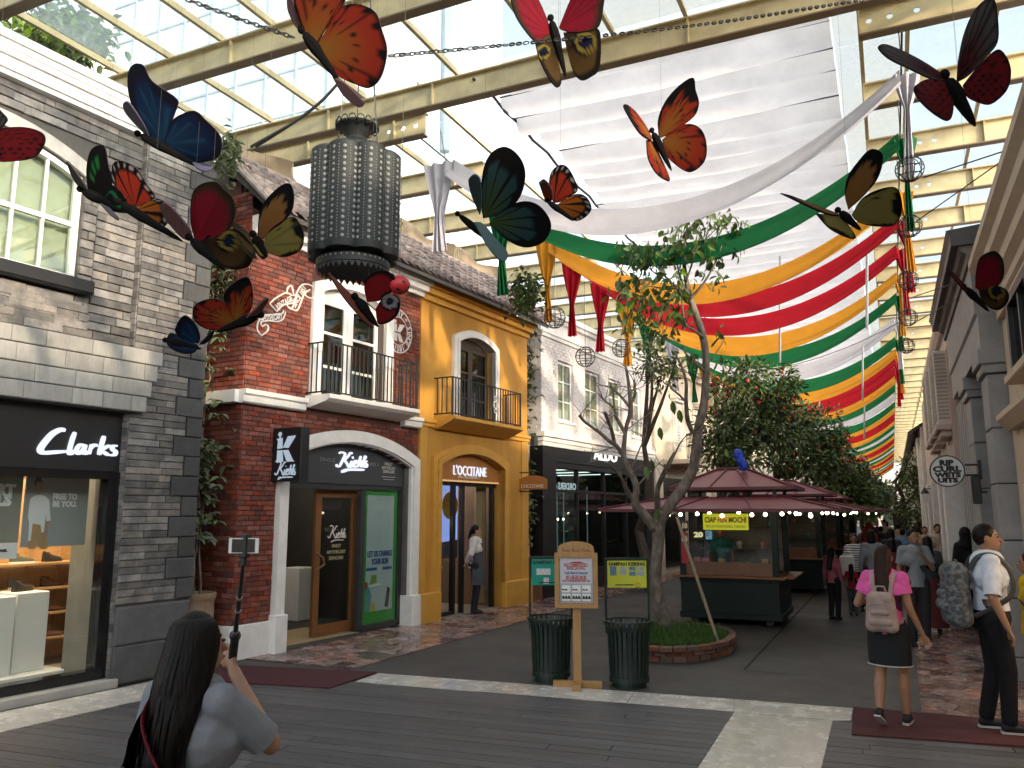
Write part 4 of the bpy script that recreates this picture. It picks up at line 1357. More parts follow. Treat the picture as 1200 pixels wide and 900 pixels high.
lm = MB(); [lm.box(3.8 + i * .7, 4.1 + i * .7, .6, 2.2, 2.88, 2.89) for i in range(3)]
lm.build('ceiling_lamp', lit('ochre_shop_lamp', (1, .88, .7), 3.0), ys)
MB().box(5.45, 5.82, .3, .34, .1, 2.4).build('door_panel', mat('olive_panel', (.2, .16, .08), .6), ys)
ps_ = lthing('display_poster', 'tall blue poster with a round golden bouquet inside ochre shop', 'poster', 5, .9)
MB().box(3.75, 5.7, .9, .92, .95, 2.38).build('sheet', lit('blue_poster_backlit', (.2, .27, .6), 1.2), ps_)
b = MB(); b.prism(circ(5.42, 1.98, .27, 24)[:-1], .885, .9); b.build('printed_bouquet', mat('golden_print', (.3, .2, .03), .6, var=.5, vs=18), ps_)
b = MB(); b.prism([(3.75, .95), (5.7, .95), (5.7, 1.3), (4.9, 1.25), (4.5, 1.42), (4.1, 1.36), (3.75, 1.44)], .89, .9); b.build('printed_hills', mat('hill_print', (.05, .045, .07), .7, var=.3), ps_)
b = MB(); b.prism([(5.0, 1.52), (5.06, 1.52), (5.1, 1.38), (4.96, 1.38)], .885, .889); b.build('printed_bottle', M['tan_print'], ps_)
b = lthing('display_counter', 'wooden display counter with green paper leaves in ochre shop window', 'counter', 4, .4)
MB().bbox(3.7, 4.35, .3, .8, .82, .87, .01).build('top', M['wood'], b); MB().bbox(3.74, 4.3, .36, .76, .02, .82, .01).build('cabinet', M['wood_dark'], b)
bb = MB(); bb.ring([(3.8, .2), (3.8, .7), (4.24, .7), (4.24, .2), (3.8, .2)], [(3.82, .22), (3.82, .68), (4.22, .68), (4.22, .22), (3.82, .22)], .35, .36); bb.build('panel_moulding', M['wood'], b)
for i in range(11):
    x = 3.76 + i * .05; h = rng.uniform(.12, .3)
    q = MB(); l_ = rng.uniform(-.08, .12)
    q.add([(x - .03, .5, .87), (x + .03, .5, .87), (x + .05 + l_, .47, .87 + h * .6), (x + l_ * 1.3, .44, .87 + h), (x - .02 + l_ * .5, .5, .87 + h * .6)], [(0, 1, 2, 3, 4)])
    q.build('paper_leaf', mat('paper_leaf_green', (.22, .4, .06), .6) if i == 0 else bpy.data.materials['paper_leaf_green'], b, fix=False)
for i in range(4):
    t = MB(); t.ell((3.72 + i * .18, .34, 1.66), .018, 8, 6); t.build('spot_bulb', M['bulb'], ys)
# balcony
bal = MB(); bal.prism([(-.48, 3.52), (-.48, 3.46), (-.4, 3.42), (-.12, 3.3), (0, 3.3), (0, 3.52)], 3.5, 5.98, 'x')
yb = bal.build('balcony', M['ochre_trim'], ys)
ir = MB()
for z_ in (3.56, 4.2): ir.beam((3.52, -.42, z_), (5.95, -.42, z_), .028, .02); ir.beam((3.52, -.42, z_), (3.52, 0, z_), .028, .02); ir.beam((5.95, -.42, z_), (5.95, 0, z_), .028, .02)
ir.build('rail', M['iron'], yb)
for i in range(26): bar(3.52 + i * .0972, -.42, 3.52, 4.21, yb, .02 if i in (0, 25) else .011)
for y in (-.1, -.2, -.3): bar(3.52, y, 3.56, 4.2, yb); bar(5.95, y, 3.56, 4.2, yb)
b = MB(); b.ring(circ(4.95, 3.86, .085, 14), circ(4.95, 3.86, .055, 14), -.45, -.43); b.ring(circ(4.95, 3.99, .05, 12), circ(4.95, 3.99, .03, 12), -.45, -.43); b.ring(circ(4.95, 3.74, .05, 12), circ(4.95, 3.74, .03, 12), -.45, -.43)
b.build('rosette', M['white'], yb)
wo = [(YX0 - .17, 3.45)] + arc(YX0 - .17, YX1 + .17, 5.08, 5.3, 14) + [(YX1 + .17, 3.45)]
wi = [(YX0, 3.45)] + arc(YX0, YX1, 5.0, 5.16, 14) + [(YX1, 3.45)]
b = MB(); b.ring(wo, wi, -.1, .02); b.ring([(YX0 - .08, 3.45)] + arc(YX0 - .08, YX1 + .08, 5.04, 5.23, 14) + [(YX1 + .08, 3.45)], wi, -.12, .1); b.build('window_surround', M['white'], ys)
M['dark_frame'] = mat('dark_brown_window_frame', (.06, .04, .028), .5)
ym = (YX0 + YX1) / 2
sash(YX0 + .01, ym - .0, 3.5, 4.98, .08, ys, 1, 3, .07, M['dark_frame'], gm=M['grey_glass']); sash(ym + .005, YX1 - .01, 3.5, 4.98, .08, ys, 1, 3, .07, M['dark_frame'], gm=M['grey_glass'])
b = MB(); b.prism(arc(YX0, YX1, 4.98, 5.15, 12), .1, .13); b.build('fanlight', M['dark_frame'], ys)
MB().box(YX0, YX1, .3, .31, 3.5, 5.2).build('blind', mat('olive_blind', (.17, .17, .13), .8, var=.1), ys)
# blade sign
o1 = lthing('hanging_sign', 'small arched orange sign on an iron bracket by ochre shop', 'sign', 6.6, -.1)
yA = side(608, 567, 6.62)[0]; yB = side(641, 567, 6.62)[0]; zA = side(625, 573.5, 6.62)[1]; zB = side(625, 562, 6.62)[1]; zC = side(625, 557, 6.62)[1]
b = MB(); pts = [(yA, zA), (yB, zA)] + [(p[0], p[1]) for p in arc(yB, yA, zB, zC, 10)]
b.prism(pts, 6.6, 6.64, 'x'); b.build('board', M['orange_sign'], o1)
b = MB(); b.box(6.6, 6.64, yA + .02, yA + .05, zA - .15, zC + .15)
b.tube([(6.62, yA + .03, zC + .06), (6.62, yA - .3, zC + .06)], .012, 6); b.tube([(6.62, yA + .03, zA - .04), (6.62, yA - .3, zA - .04)], .012, 6); b.tube([(6.62, yA + .03, zC + .02), (6.62, -.02, zC + .02)], .012, 6)
b.build('bracket', M['iron'], o1)
lettering(o1, 'lettering', "L'OCCITANE", .1, (6.598, (yA + yB) / 2, zA + .07), M['print_white'], (0, -1, 0), width=abs(yB - yA) * .78, ext=.002)

# ---------------------------------------------------------------- tiled roof shared by the brick and ochre shops
EY, EZ, RY, RZ = -.47, 5.86, .5, 6.8
rf = lthing('tiled_roof', 'weathered curved-tile roof slope over the brick and ochre shops', 'roof', 3, 0)
RS0, RS1 = -.86, 7.12
b = MB(); b.add([(RS0, EY, EZ - .03), (RS1, EY, EZ - .03), (RS1, RY, RZ - .03), (RS0, RY, RZ - .03), (RS0, EY, EZ - .09), (RS1, EY, EZ - .09), (RS1, RY, RZ - .2), (RS0, RY, RZ - .2)], [(0, 1, 2, 3), (4, 7, 6, 5), (0, 4, 5, 1), (1, 5, 6, 2), (2, 6, 7, 3), (3, 7, 4, 0)])
b.box(RS0 + .1, RS1 - .1, RY + .01, RY + 2.5, 6.3, RZ - .1)
b.build('roof_deck', mat('dark_roof_underlay', (.1, .085, .075), .9), rf)
b = MB(); b.box(KW0, KW1 - .002, -.3, .0, 5.76, 5.84); b.box(KW0, KW1 - .002, -.2, .0, 5.66, 5.757); b.box(KW0, KW1 - .002, -.1, .0, 5.58, 5.657); b.build('eaves_moulding', M['white'], ks)
b = MB(); b.box(YW0 + .002, YW1, -.3, -.031, 5.76, 5.84); b.box(YW0 + .002, YW1, -.2, -.031, 5.66, 5.757); b.box(YW0 + .002, YW1, -.1, -.031, 5.56, 5.657); b.build('eaves_moulding', M['ochre_trim'], ys)
NT, NR = 38, 7
sl_ = Vector((0, RY - EY, RZ - EZ)); sl_len = sl_.length; sd_ = sl_ / sl_len; sn_ = Vector((0, -sd_.z, sd_.y))
tl = MB(); tw = (RS1 - RS0) / NT; tlen = sl_len / NR * 1.25
vs = []; fs = []
for i, t in enumerate((0, 1)):
    for j in range(9):
        a = math.pi * j / 8
        rr_ = tw * .36 * (1.0 if t == 0 else .8)
        vs.append((-rr_ * math.cos(a), t, .02 + rr_ * math.sin(a) * 1.0 + (.03 if t == 0 else 0)))
for j in range(8): fs.append((j, j + 1, j + 10, j + 9))
fs.append(tuple(range(9)))
me = bpy.data.meshes.new('roof_tile'); me.from_pydata(vs, [], fs); me.materials.append(M['tile']); me.update()
rp = math.atan2(sd_.z, sd_.y)
of = OFF[rf.name]
for r_ in range(NR):
    for c_ in range(NT):
        o = bpy.data.objects.new('roof_tile', me); COL.objects.link(o); o.parent = rf
        p = Vector((RS0 + (c_ + .5) * tw, EY, EZ)) + sd_ * (r_ * sl_len / NR - .03) + sn_ * (.0 + rng.uniform(0, .008))
        o.location = p - Vector(of); o.rotation_euler = (rp + R(rng.uniform(-1.5, 1.5)), R(rng.uniform(-3, 3)), R(rng.uniform(-2, 2))); o.scale = (1, tlen, 1)
ch = MB()
for c_ in range(NT):     # pan tiles in the channels between the covers
    x = RS0 + c_ * tw
    ch.add([Vector((x - tw * .2, EY, EZ)) - sd_ * .02 + sn_ * .012, Vector((x + tw * .2, EY, EZ)) - sd_ * .02 + sn_ * .012, Vector((x + tw * .2, RY, RZ)) + sn_ * .012, Vector((x - tw * .2, RY, RZ)) + sn_ * .012], [(0, 1, 2, 3)])
ch.build('pan_tiles', M['tile'], rf, fix=False)
b = MB(); b.tube([(RS0 - .05, EY - .04, EZ + .02), (RS0 - .05, RY, RZ + .05)], .05, 8); b.build('verge', M['tile'], rf)
b = MB(); b.tube([(RS0, RY, RZ + .02), (RS1, RY, RZ + .02)], .07, 8); b.build('ridge', M['tile'], rf)

# ---------------------------------------------------------------- alley walls between the shops
b = MB(); b.box(ST1 + .0, KW0 - .0, .9, 1.0, 0, 6.9); tag(in_row(b.build('alley_wall', mat('grey_green_render', (.2, .22, .2), .8, var=.2))), 'grey green wall at the back of vine-filled gap beside stone shop', 'wall')
b = MB(); b.box(YW1, 7.66, .9, 1.0, 0, 6.4); tag(in_row(b.build('alley_wall', bpy.data.materials['grey_green_render'])), 'grey green wall in the gap between ochre and black shops', 'wall')

# ---------------------------------------------------------------- white shop with black front
AL0, AL1 = 7.66, 14.66
al = lthing('white_shop', 'white painted brick shop above a black glazed shopfront', 'shop', 11, 0)
mb = MB()
AW = [(8.5, 9.32), (10.0, 10.9), (11.5, 12.36), (13.05, 13.85)]
xs = [AL0] + [e for a in AW for e in a] + [AL1]
for i in range(0, len(xs), 2): mb.box(xs[i], xs[i + 1], .0, .3, 3.58, 5.8)
for a in AW: mb.box(a[0], a[1], 0, .3, 3.58, 3.93); mb.box(a[0], a[1], 0, .3, 5.36, 5.8)
mb.box(AL0, AL0 + .2, .3, 3, 0, 6.3)
aw = mb.build('wall', M['whitebrick'], al)
rects = courses(AL0, AL1, 3.62, 5.78, .23, .072, .012, [(a[0] - .01, a[1] + .01, 3.9, 5.38) for a in AW], .1, seed=21)
blocks(aw, 'painted_brick', rects, M['whitebrick'], .01, 240, 'wbrick', lw, jit=.002)
sdw = MB()
for i in range(30):
    za = 3.62 + i * .072
    for j in range(12): sdw.box(AL0 - .009, AL0, j * .24 + (i % 2) * .12 + .004, j * .24 + (i % 2) * .12 + .232, za, za + .062)
sdw.build('side_bricks', M['whitebrick'], aw)['kind'] = 'stuff'
b = MB()
for z0, z1, o_ in ((3.3, 3.4, .06), (3.4, 3.5, .1), (3.5, 3.6, .16), (5.78, 5.86, .06), (5.86, 5.9, .1), (6.2, 6.28, .12), (6.28, 6.4, .2)): b.box(AL0 - o_, AL1, -o_, .05, z0 + .001, z1)
b.box(AL0, AL1, -.0, .3, 5.8, 6.38)
b.build('cornice', M['white'], al)
for a in AW:
    sash(a[0], a[1], 3.95, 5.34, .06, al, 2, 3, .05, M['white'], gm=bpy.data.materials['window_glass'], bw=.014)
    MB().box(a[0], a[1], .128, .135, 3.93, 5.36).build('curtain', M['curtain'], al)
    MB().bbox(a[0] - .06, a[1] + .06, -.06, .05, 3.88, 3.93, .006).build('sill', M['white'], al)
mb = MB()
GX0, GX1 = 8.3, 14.0
mb.box(AL0, GX0, -.03, .3, 0, 2.98); mb.box(GX1, AL1, -.03, .3, 0, 2.98); mb.box(AL0, AL1, -.03, .3, 2.98, 3.3); mb.box(GX0, GX1, .0, .3, 2.85, 2.98)
mb.build('black_front', M['black'], al)
fm = MB()
for x in (GX0, 9.6, 11.2, 12.7, GX1 - .06): fm.box(x, x + .06, .05, .15, .05, 2.85)
fm.box(GX0, GX1, .05, .15, .05, .5); fm.box(GX0, GX1, .055, .14, 2.3, 2.36)
afr = fm.build('shopfront_frame', M['black'], al)
MB().box(GX0, 12.7, .1, .105, .5, 2.85).build('pane', M['glass'], afr)
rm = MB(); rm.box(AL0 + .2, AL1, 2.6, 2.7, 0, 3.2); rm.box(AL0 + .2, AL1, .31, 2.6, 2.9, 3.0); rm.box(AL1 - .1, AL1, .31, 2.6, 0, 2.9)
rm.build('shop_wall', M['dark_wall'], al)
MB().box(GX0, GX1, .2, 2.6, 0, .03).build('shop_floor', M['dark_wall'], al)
lm = MB(); [lm.box(8.6 + i * 1.4, 8.7 + i * 1.4, .5, 2.2, 2.88, 2.89) for i in range(4)]
lm.build('ceiling_lamp', lit('aldo_lamp', (.8, 1, .95), 2.2), al)
g = mat('teal_back_panel', (.06, .1, .095), .5, var=.1)
MB().box(9.65, 11.15, .8, .83, .5, 2.4).build('back_panel', g, al)
tv = glass_mat('teal_showcase_glass', (.55, .85, .8), .12)
shw = lthing('showcase', 'green glass shelving with shoes in the black shopfront window', 'showcase', 9.6, .5)
b = MB()
for i in range(5): b.box(8.45, 10.9, .4, .75, .6 + i * .38, .612 + i * .38)
b.build('shelf', tv, shw)
b = MB(); [b.box(x, x + .02, .4, .42, .5, 2.5) for x in (9.2, 9.55, 10.9)]; b.build('edge', lit('cool_edge_strip', (.5, .9, .85), .12), shw)
for i in range(5):
    for j in range(7):
        if (i * 3 + j) % 4 == 0: continue
        q = dup(protos[(i + j) % 4], shw, name='display_shoe'); OFFx = OFF[shw.name]
        for kk in ('label', 'category', 'group'):
            if kk in q: del q[kk]
        q.location = (8.6 + j * .33 - OFFx[0], .55 - OFFx[1], .613 + i * .38); q.rotation_euler = (0, 0, R(20))
c = fac(709.5, 534.5, .03)
lettering(al, 'lit_lettering', 'ALDO', .34, (c[0], -.032, c[1]), lit('warm_letter_glow', (1, .97, .88), 1.6), width=1.5, bold=.008, ext=.02)
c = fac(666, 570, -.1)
lettering(afr, 'window_lettering', 'BORDERS', .22, (c[0], .094, c[1]), lit('sign_reflection_glow', (.5, .66, .66), .6), width=1.1, bold=.005, ext=.002, mirror=True)  # mirrored glowing letters stand in for a reflected sign across the street
for i in range(4):
    c = fac(655 + i * 6.2, 608.5, .0); t = MB(); t.ell((c[0], .3, c[1]), .02, 8, 6); t.build('spot_bulb', M['bulb'], al)

# ---------------------------------------------------------------- cream building with balcony, further on
b0 = lthing('cream_building', 'cream stuccoed building with shuttered balcony beyond white shop', 'building', 18, 0)
mb = MB(); mb.box(14.68, 40, .1, 4, 0, 6.6); mb.bbox(14.68, 15.3, -.1, .12, 0, 6.6, .02); mb.bbox(21, 21.6, -.1, .12, 0, 6.6, .02)
mb.build('wall', M['cream'], b0)
for z0, z1, o_ in ((6.3, 6.45, .1), (6.45, 6.6, .2)): MB().box(14.7, 40, -o_, .15, z0 + .001, z1).build('cornice', M['cream'], b0)
for s_ in (16.8, 19.3, 23.4, 26.5, 30):
    c_ = MB(); c_.box(s_, s_ + .9, .04, .11, 3.8, 5.35)
    wv = c_.build('window', M['offwhite'], b0)
    sl2 = MB()
    for i in range(16): sl2.add([(s_ + .06, .04, 3.88 + i * .09), (s_ + .84, .04, 3.88 + i * .09), (s_ + .84, -.0, 3.86 + i * .09), (s_ + .06, .0, 3.86 + i * .09), ], [(0, 1, 2, 3)])
    sl2.build('slats', mat('grey_shutter', (.4, .38, .34), .6) if s_ == 16.8 else bpy.data.materials['grey_shutter'], wv, fix=False)
    hd = MB(); hd.box(s_ - .15, s_ + 1.05, -.2, .1, 5.45, 5.55); hd.box(s_ - .05, s_ + .95, -.1, .1, 5.37, 5.449); hd.build('hood', M['offwhite'], wv)
bl2 = MB(); bl2.bbox(15.9, 18.6, -.7, .1, 3.3, 3.45, .02); bb = bl2.build('balcony', M['cream'], b0)
ir = MB(); ir.beam((15.95, -.65, 4.2), (18.55, -.65, 4.2), .03, .03); ir.beam((15.95, -.65, 3.5), (18.55, -.65, 3.5), .02, .02)
for i in range(20): ir.tube([(15.95 + i * .137, -.65, 3.46), (15.95 + i * .137, -.65, 4.2)], .012, 5)
ir.build('rail', M['iron'], bb)
for s_ in (15.6, 18.2, 22, 25, 28.5): MB().box(s_, s_ + 2.0, .06, .105, .2, 2.9).build('shop_window', M['black_gloss'], b0)
# ================================================================== RIGHT ROW (faces -X)
M['greystone'] = mat('grey_stone_cladding', (.29, .285, .285), .6, var=.2, vs=4, bump=.15, bs=40)
M['pinkstucco'] = mat('pale_pink_stucco', (.55, .45, .4), .75, var=.12, vs=3, bump=.2, bs=50)
M['dark_roof'] = mat('dark_roof_edge', (.04, .038, .04), .5, var=.15)

be = wthing('beige_shop', 'beige stuccoed shop with deep cornice, nearest on the right', 'shop', 1.3, 8, 0)
mb = MB()
mb.box(1.3, 4, -14, 6.6, 0, 4.3); mb.box(1.3, 4, 6.6, 9.9, 2.3, 4.3); mb.box(1.3, 4, 9.9, 10.78, 0, 4.3); mb.box(1.75, 4, -14, 10.7, 4.3, 5.75)  # upper set-back box: unseen attic added to block low sun on the opposite wall
mb.build('wall', M['beige'], be)
def rprof(q, y0, y1, name, m, parent):
    n = len(q); b = MB()
    b.add([(x, y0, z) for x, z in q] + [(x, y1, z) for x, z in q], [tuple(range(n)), tuple(range(2 * n - 1, n - 1, -1))] + [(i, i + n, (i + 1) % n + n, (i + 1) % n) for i in range(n)])
    return b.build(name, m, parent)
rprof([(1.3, 4.05), (1.24, 4.05), (1.24, 4.13), (1.21, 4.16), (1.21, 4.25), (1.14, 4.31), (1.14, 4.43), (1.07, 4.49), (1.07, 4.61), (1.0, 4.67), (1.0, 4.76), (1.8, 4.76), (1.8, 4.05)], -14, 10.7, 'cornice', M['beige'], be)
rprof([(1.31, 2.74), (1.22, 2.74), (1.12, 2.85), (1.12, 2.91), (1.31, 2.94)], -14, 10.5, 'string_course', M['beige'], be)
wb = MB(); wb.box(1.2, 1.3, 8.2, 8.32, 3.24, 4.03); wb.box(1.2, 1.3, 9.5, 9.62, 3.24, 4.03); wb.box(1.2, 1.3, 8.32, 9.5, 3.94, 4.03); wb.box(1.22, 1.3, 8.88, 8.96, 3.24, 3.94)
wbo = wb.build('window', M['black'], be); MB().box(1.25, 1.26, 8.3, 9.5, 3.24, 3.96).build('pane', M['grey_glass'], wbo)
MB().bbox(1.14, 1.32, 8.1, 9.72, 3.15, 3.24, .01).build('sill', M['beige'], wbo)
MB().box(3.4, 3.5, 6.6, 9.9, 0, 2.3).build('shop_back', mat('warm_shop_interior', (.4, .24, .13), .7), be)
MB().box(1.32, 3.4, 6.6, 9.9, 2.25, 2.29).build('shop_ceiling', M['beige'], be)
[MB().box(1.8, 2.8, 7.0 + i * .9, 7.15 + i * .9, 2.22, 2.23).build('ceiling_lamp', M['warm_glow'], be) for i in range(3)]
c = xplane(1190, 492, 1.285); lettering(be, 'lit_lettering', 'DOR', .22, (1.285, c[1] - .25, c[2]), M['print_white'], (0, -1, 0), width=.8, bold=.005, ext=.05)

gy = wthing('grey_stone_building', 'grey stone building with dark projecting cornice and square piers', 'building', 1.1, 12.5, 0)
mb = MB(); mb.box(1.9, 5, 10.8, 16.2, 0, 4.8); mb.box(1.15, 1.9, 10.82, 16.2, 3.82, 4.8)
mb.build('wall', M['greystone'], gy)
rprof([(1.15, 3.75), (1.06, 3.75), (1.06, 4.15), (1.03, 4.18), (1.03, 4.78), (1.9, 4.78), (1.9, 3.75)], 10.8, 15.6, 'entablature', M['greystone'], gy)
rprof([(1.9, 4.785), (1.0, 4.785), (1.0, 4.9), (.95, 4.93), (.92, 5.0), (1.9, 5.0)], 10.75, 15.7, 'cornice', mat('carved_grey_band', (.16, .14, .13), .7, var=.4, vs=14), gy)
rprof([(1.9, 5.004), (.84, 5.004), (.84, 5.12), (.8, 5.2), (1.9, 5.3)], 10.7, 15.9, 'roof_edge', M['dark_roof'], gy)
for y0, y1 in ((10.85, 11.5), (13.1, 13.9)):
    for i in range(5):
        z0 = .25 + i * .64; b = MB(); b.bbox(1.1, 1.9, y0, y1, z0 + .006, z0 + .636, .012); b.build('pier_block', M['greystone'], gy)
    b = MB(); b.bbox(1.06, 1.9, y0 - .04, y1 + .04, 0, .25, .015); b.build('pier_base', M['greystone'], gy)
    b = MB(); b.bbox(1.06, 1.9, y0 - .04, y1 + .04, 3.46, 3.56, .01); b.bbox(1.02, 1.9, y0 - .07, y1 + .07, 3.562, 3.748, .015); b.build('capital', M['greystone'], gy)
[MB().box(1.84, 1.9, 11.55, 13.0, *q).build('dark_window', M['black_gloss'], gy) for q in ((2.75, 3.7), (.1, 2.3))]
lettering(gy, 'lettering', 'TYPO', .26, (1.83, 12.2, 2.52), mat('purple_lettering', (.28, .1, .3), .5), (0, -1, 0), width=1.0, bold=.01, ext=.05)
for i, y in enumerate((14.15, 14.55, 14.95, 15.35, 15.75)):
    b = MB(); b.bbox(1.12 + .0, 1.9, y, y + .32, 0, 3.7, .05); b.build('fluted_panel', M['greystone'], gy)
b = MB(); b.tube([(1.1, 11.9, 2.1), (1.0, 11.9, 2.1)], .015, 6); b.bbox(.93, 1.03, 11.83, 11.97, 1.95, 2.3, .01); tag(b.build('wall_speaker', M['black']), 'small black box lamp bracketed on the grey pier', 'lamp')

rs = wthing('round_sign', 'round white bracket sign with black hand-drawn lettering', 'sign', .73, 12.6, 2.36)
b = MB(); yS = 12.6
c0 = Vector(yplane(1110, 552, yS)); rad = 18.5 / 950 * proj(c0)[2]
n_ = 36
pts = [(c0.x + rad * math.cos(2 * math.pi * i / n_), c0.z + rad * math.sin(2 * math.pi * i / n_)) for i in range(n_)]
b.prism(pts, yS, yS + .06, 'y'); rb = b.build('disc', M['print_white'], rs)
b = MB(); b.ring([(c0.x + rad * math.cos(2 * math.pi * i / n_), c0.z + rad * math.sin(2 * math.pi * i / n_)) for i in range(n_ + 1)], [(c0.x + rad * .93 * math.cos(2 * math.pi * i / n_), c0.z + rad * .93 * math.sin(2 * math.pi * i / n_)) for i in range(n_ + 1)], yS - .006, yS + .066); b.build('rim', M['dark'], rs)
for tx, dz, ww, sz in (('RIP', .52, .8, .2), ('CURL', .13, 1.62, .2), ('WETS', -.24, 1.5, .17), ('UITS', -.58, 1.15, .16)):
    lettering(rs, 'lettering', tx, sz * .55 * rad / .235, (c0.x, yS - .003, c0.z + dz * rad), M['dark_print'], (1, 0, 0), width=ww * rad, bold=.006, ext=.004)
b = MB(); b.tube([(c0.x + rad, yS + .03, c0.z + .08), (1.12, yS + .03, c0.z + .08)], .014, 6); b.tube([(c0.x + rad, yS + .03, c0.z - .06), (1.12, yS + .03, c0.z - .06)], .014, 6)
b.box(1.08, 1.12, yS - .02, yS + .08, c0.z - .12, c0.z + .14); b.build('bracket', M['iron'], rs)

wh = wthing('white_arcade', 'pale arcaded building with louvred bays beyond grey building', 'building', 1, 19, 0)
mb = MB(); mb.box(1.05, 5, 16.21, 29, 2.6, 5.2); mb.box(1.4, 5, 16.21, 29, 0, 2.6)
mb.build('wall', M['pinkstucco'], wh)
rprof([(1.05, 5.05), (.98, 5.05), (.92, 5.15), (.92, 5.3), (1.4, 5.3), (1.4, 5.05)], 16.0, 24, 'cornice', M['pinkstucco'], wh)
for i, y in enumerate((16.4, 18.3, 20.2)):
    b = MB(); b.bbox(.84, 1.06, y, y + 1.3, 3.42, 4.75, .01); bb = b.build('louvred_bay', M['offwhite'], wh)
    lv = MB()
    for k in range(18): zz = 3.5 + k * .068; lv.box(.825, .845, y + .1, y + 1.2, zz, zz + .04); lv.box(.86, 1.04, y - .012, y, zz, zz + .04)
    lv.build('louvre', bpy.data.materials['grey_shutter'], bb)
    b = MB(); b.bbox(.8, 1.06, y - .06, y + 1.36, 3.3, 3.42, .02); b.bbox(.88, 1.06, y, y + 1.3, 3.18, 3.298, .02); b.build('bay_base', M['pinkstucco'], bb)
for y in (17.6, 19.4, 22.6, 25.6):
    b = MB(); b.bbox(.9, 1.25, y, y + .42, .3, 2.62, .02); cc = b.build('column', M['white'], wh); b = MB(); b.bbox(.84, 1.3, y - .06, y + .48, 0, .3, .02); b.build('column_base', M['white'], cc)
[MB().box(1.38, 1.41, *q, .1, 2.5).build('dark_doorway', M['black_gloss'], wh) for q in ((16.5, 19.2), (20, 22.3), (23.2, 25.3))]
lan = wthing('wall_lantern', 'small glazed lantern on the pale column by a dark doorway', 'lamp', .8, 24, 2.2)
b = MB(); b.bbox(.72, .86, 23.93, 24.07, 2.1, 2.35, .01); b.build('glass_body', M['print_white'], lan); b = MB(); b.lathe([(0, 2.5), (.1, 2.35), (.1, 2.33)], 8, (.79, 24, 0)); b.tube([(.79, 24, 2.45), (.95, 24, 2.45)], .012, 5); b.build('cap', M['iron'], lan)
w2 = wthing('gabled_arcade', 'pale building with dark sloping roof further along the arcade', 'building', 1, 40, 0)
mb = MB(); mb.box(.95, 5, 29.05, 112, 0, 4.6); mb.build('wall', M['offwhite'], w2)
b = MB(); b.add([(.6, 29, 4.4), (.6, 112, 4.4), (3, 112, 6.0), (3, 29, 6.0), (.6, 29, 4.3), (.6, 112, 4.3), (3, 112, 5.9), (3, 29, 5.9)], [(0, 1, 2, 3), (7, 6, 5, 4), (0, 4, 5, 1), (0, 3, 7, 4)]); b.build('roof', M['dark_roof'], w2)
for y in range(30, 60, 4):
    b = MB(); b.bbox(.85, 1.0, y, y + .5, 0, 4.3, .02); b.build('column', M['white'], w2)
    if y < 58: MB().box(.93, .955, y + 1.2, y + 3.2, .2, 2.8).build('dark_doorway', M['black_gloss'], w2)

# end of the street
en = wthing('end_building', 'white building closing the far end of the street', 'building', -2, 116, 0)
MB().box(-16, 10, 116, 122, 0, 7.0).build('wall', M['offwhite'], en)
b = MB(); [b.box(-14 + i * 2.6, -12.4 + i * 2.6, 115.9, 116, 2.9, 5.0) for i in range(9)]; [b.box(-14 + i * 2.6, -12.2 + i * 2.6, 115.9, 116, .1, 2.4) for i in range(9)]
b.build('window', M['grey_glass'], en)
bn = wthing('dark_banner', 'tall black advertising board standing far down the street', 'board', -.2, 40, 0)
pA, pB = yplane(1045, 587, 40), yplane(1066, 640, 40)
MB().bbox(pA[0], pB[0], 39.9, 40.1, .1, pA[2], .03).build('panel', M['black'], bn)
MB().box(pA[0] + .25, pB[0] - .2, 39.88, 39.9, .6, 2.1).build('printed_picture', mat('brown_print', (.1, .05, .03), .6, var=.6, vs=4), bn)
lettering(bn, 'lettering', 'oo', .3, ((pA[0] + pB[0]) / 2 - .1, 39.895, pA[2] - .35), M['print_white'], width=.5, ext=.005)
b = MB(); b.tube([(pB[0] + .1, 40, 0), (pB[0] + .1, 40, pA[2] + .3)], .06, 8); b.tube([(pB[0] - .2, 40, pA[2] + .25), (pB[0] + 1.6, 40, pA[2] + .1)], .08, 8); b.build('post', M['white'], bn)
lb2 = wthing('pale_building', 'pale long building on the left at the far end of the street', 'building', -5, 80, 0)
MB().box(-14, -4.4, 50, 112, 0, 6.2).build('wall', M['cream'], lb2); [MB().box(-4.42, -4.39, 52 + i * 6, 55 + i * 6, .2, 2.8).build('shop_window', M['black_gloss'], lb2) for i in range(9)]
st_ = wthing('street_tower', 'pale glazed tower rising above the roofs on the left', 'building', -40, 30, 0)
M['tower'] = mat('pale_tower_panels', (.62, .68, .7), .4, var=.06)
MB().box(-60, -24, 30, 50, 0, 60).build('shaft', M['tower'], st_)
b = MB(); [b.box(-60 + i * 2.0, -59.9 + i * 2.0, 29.9, 29.99, 0, 60) for i in range(19)]; [b.box(-60, -24, 29.92, 29.995, k * 2.4, k * 2.4 + .1) for k in range(25)]
b.build('joint_lines', mat('tower_joint', (.4, .46, .5), .5), st_)

# ================================================================== STEEL AND GLASS ROOF
BZ = 7.3
M['flange'] = mat('shaded_cream_flange', (.2, .15, .085), .5, var=.15)  # cream steel darkened to put the underside shade into the colour
M['tarp'] = cloth_mat('white_roof_fabric', (.86, .82, .80), .68, var=.13, vs=1.6, weave=False)
M['frost_glass'] = glass_mat('frosted_roof_glass', (.85, .88, .87), .02, dirt=.55, dirtcol=(.78, .8, .77), dscale=.5)
M['cable'] = mat('black_cable', (.02, .02, .02), .6, var=0)

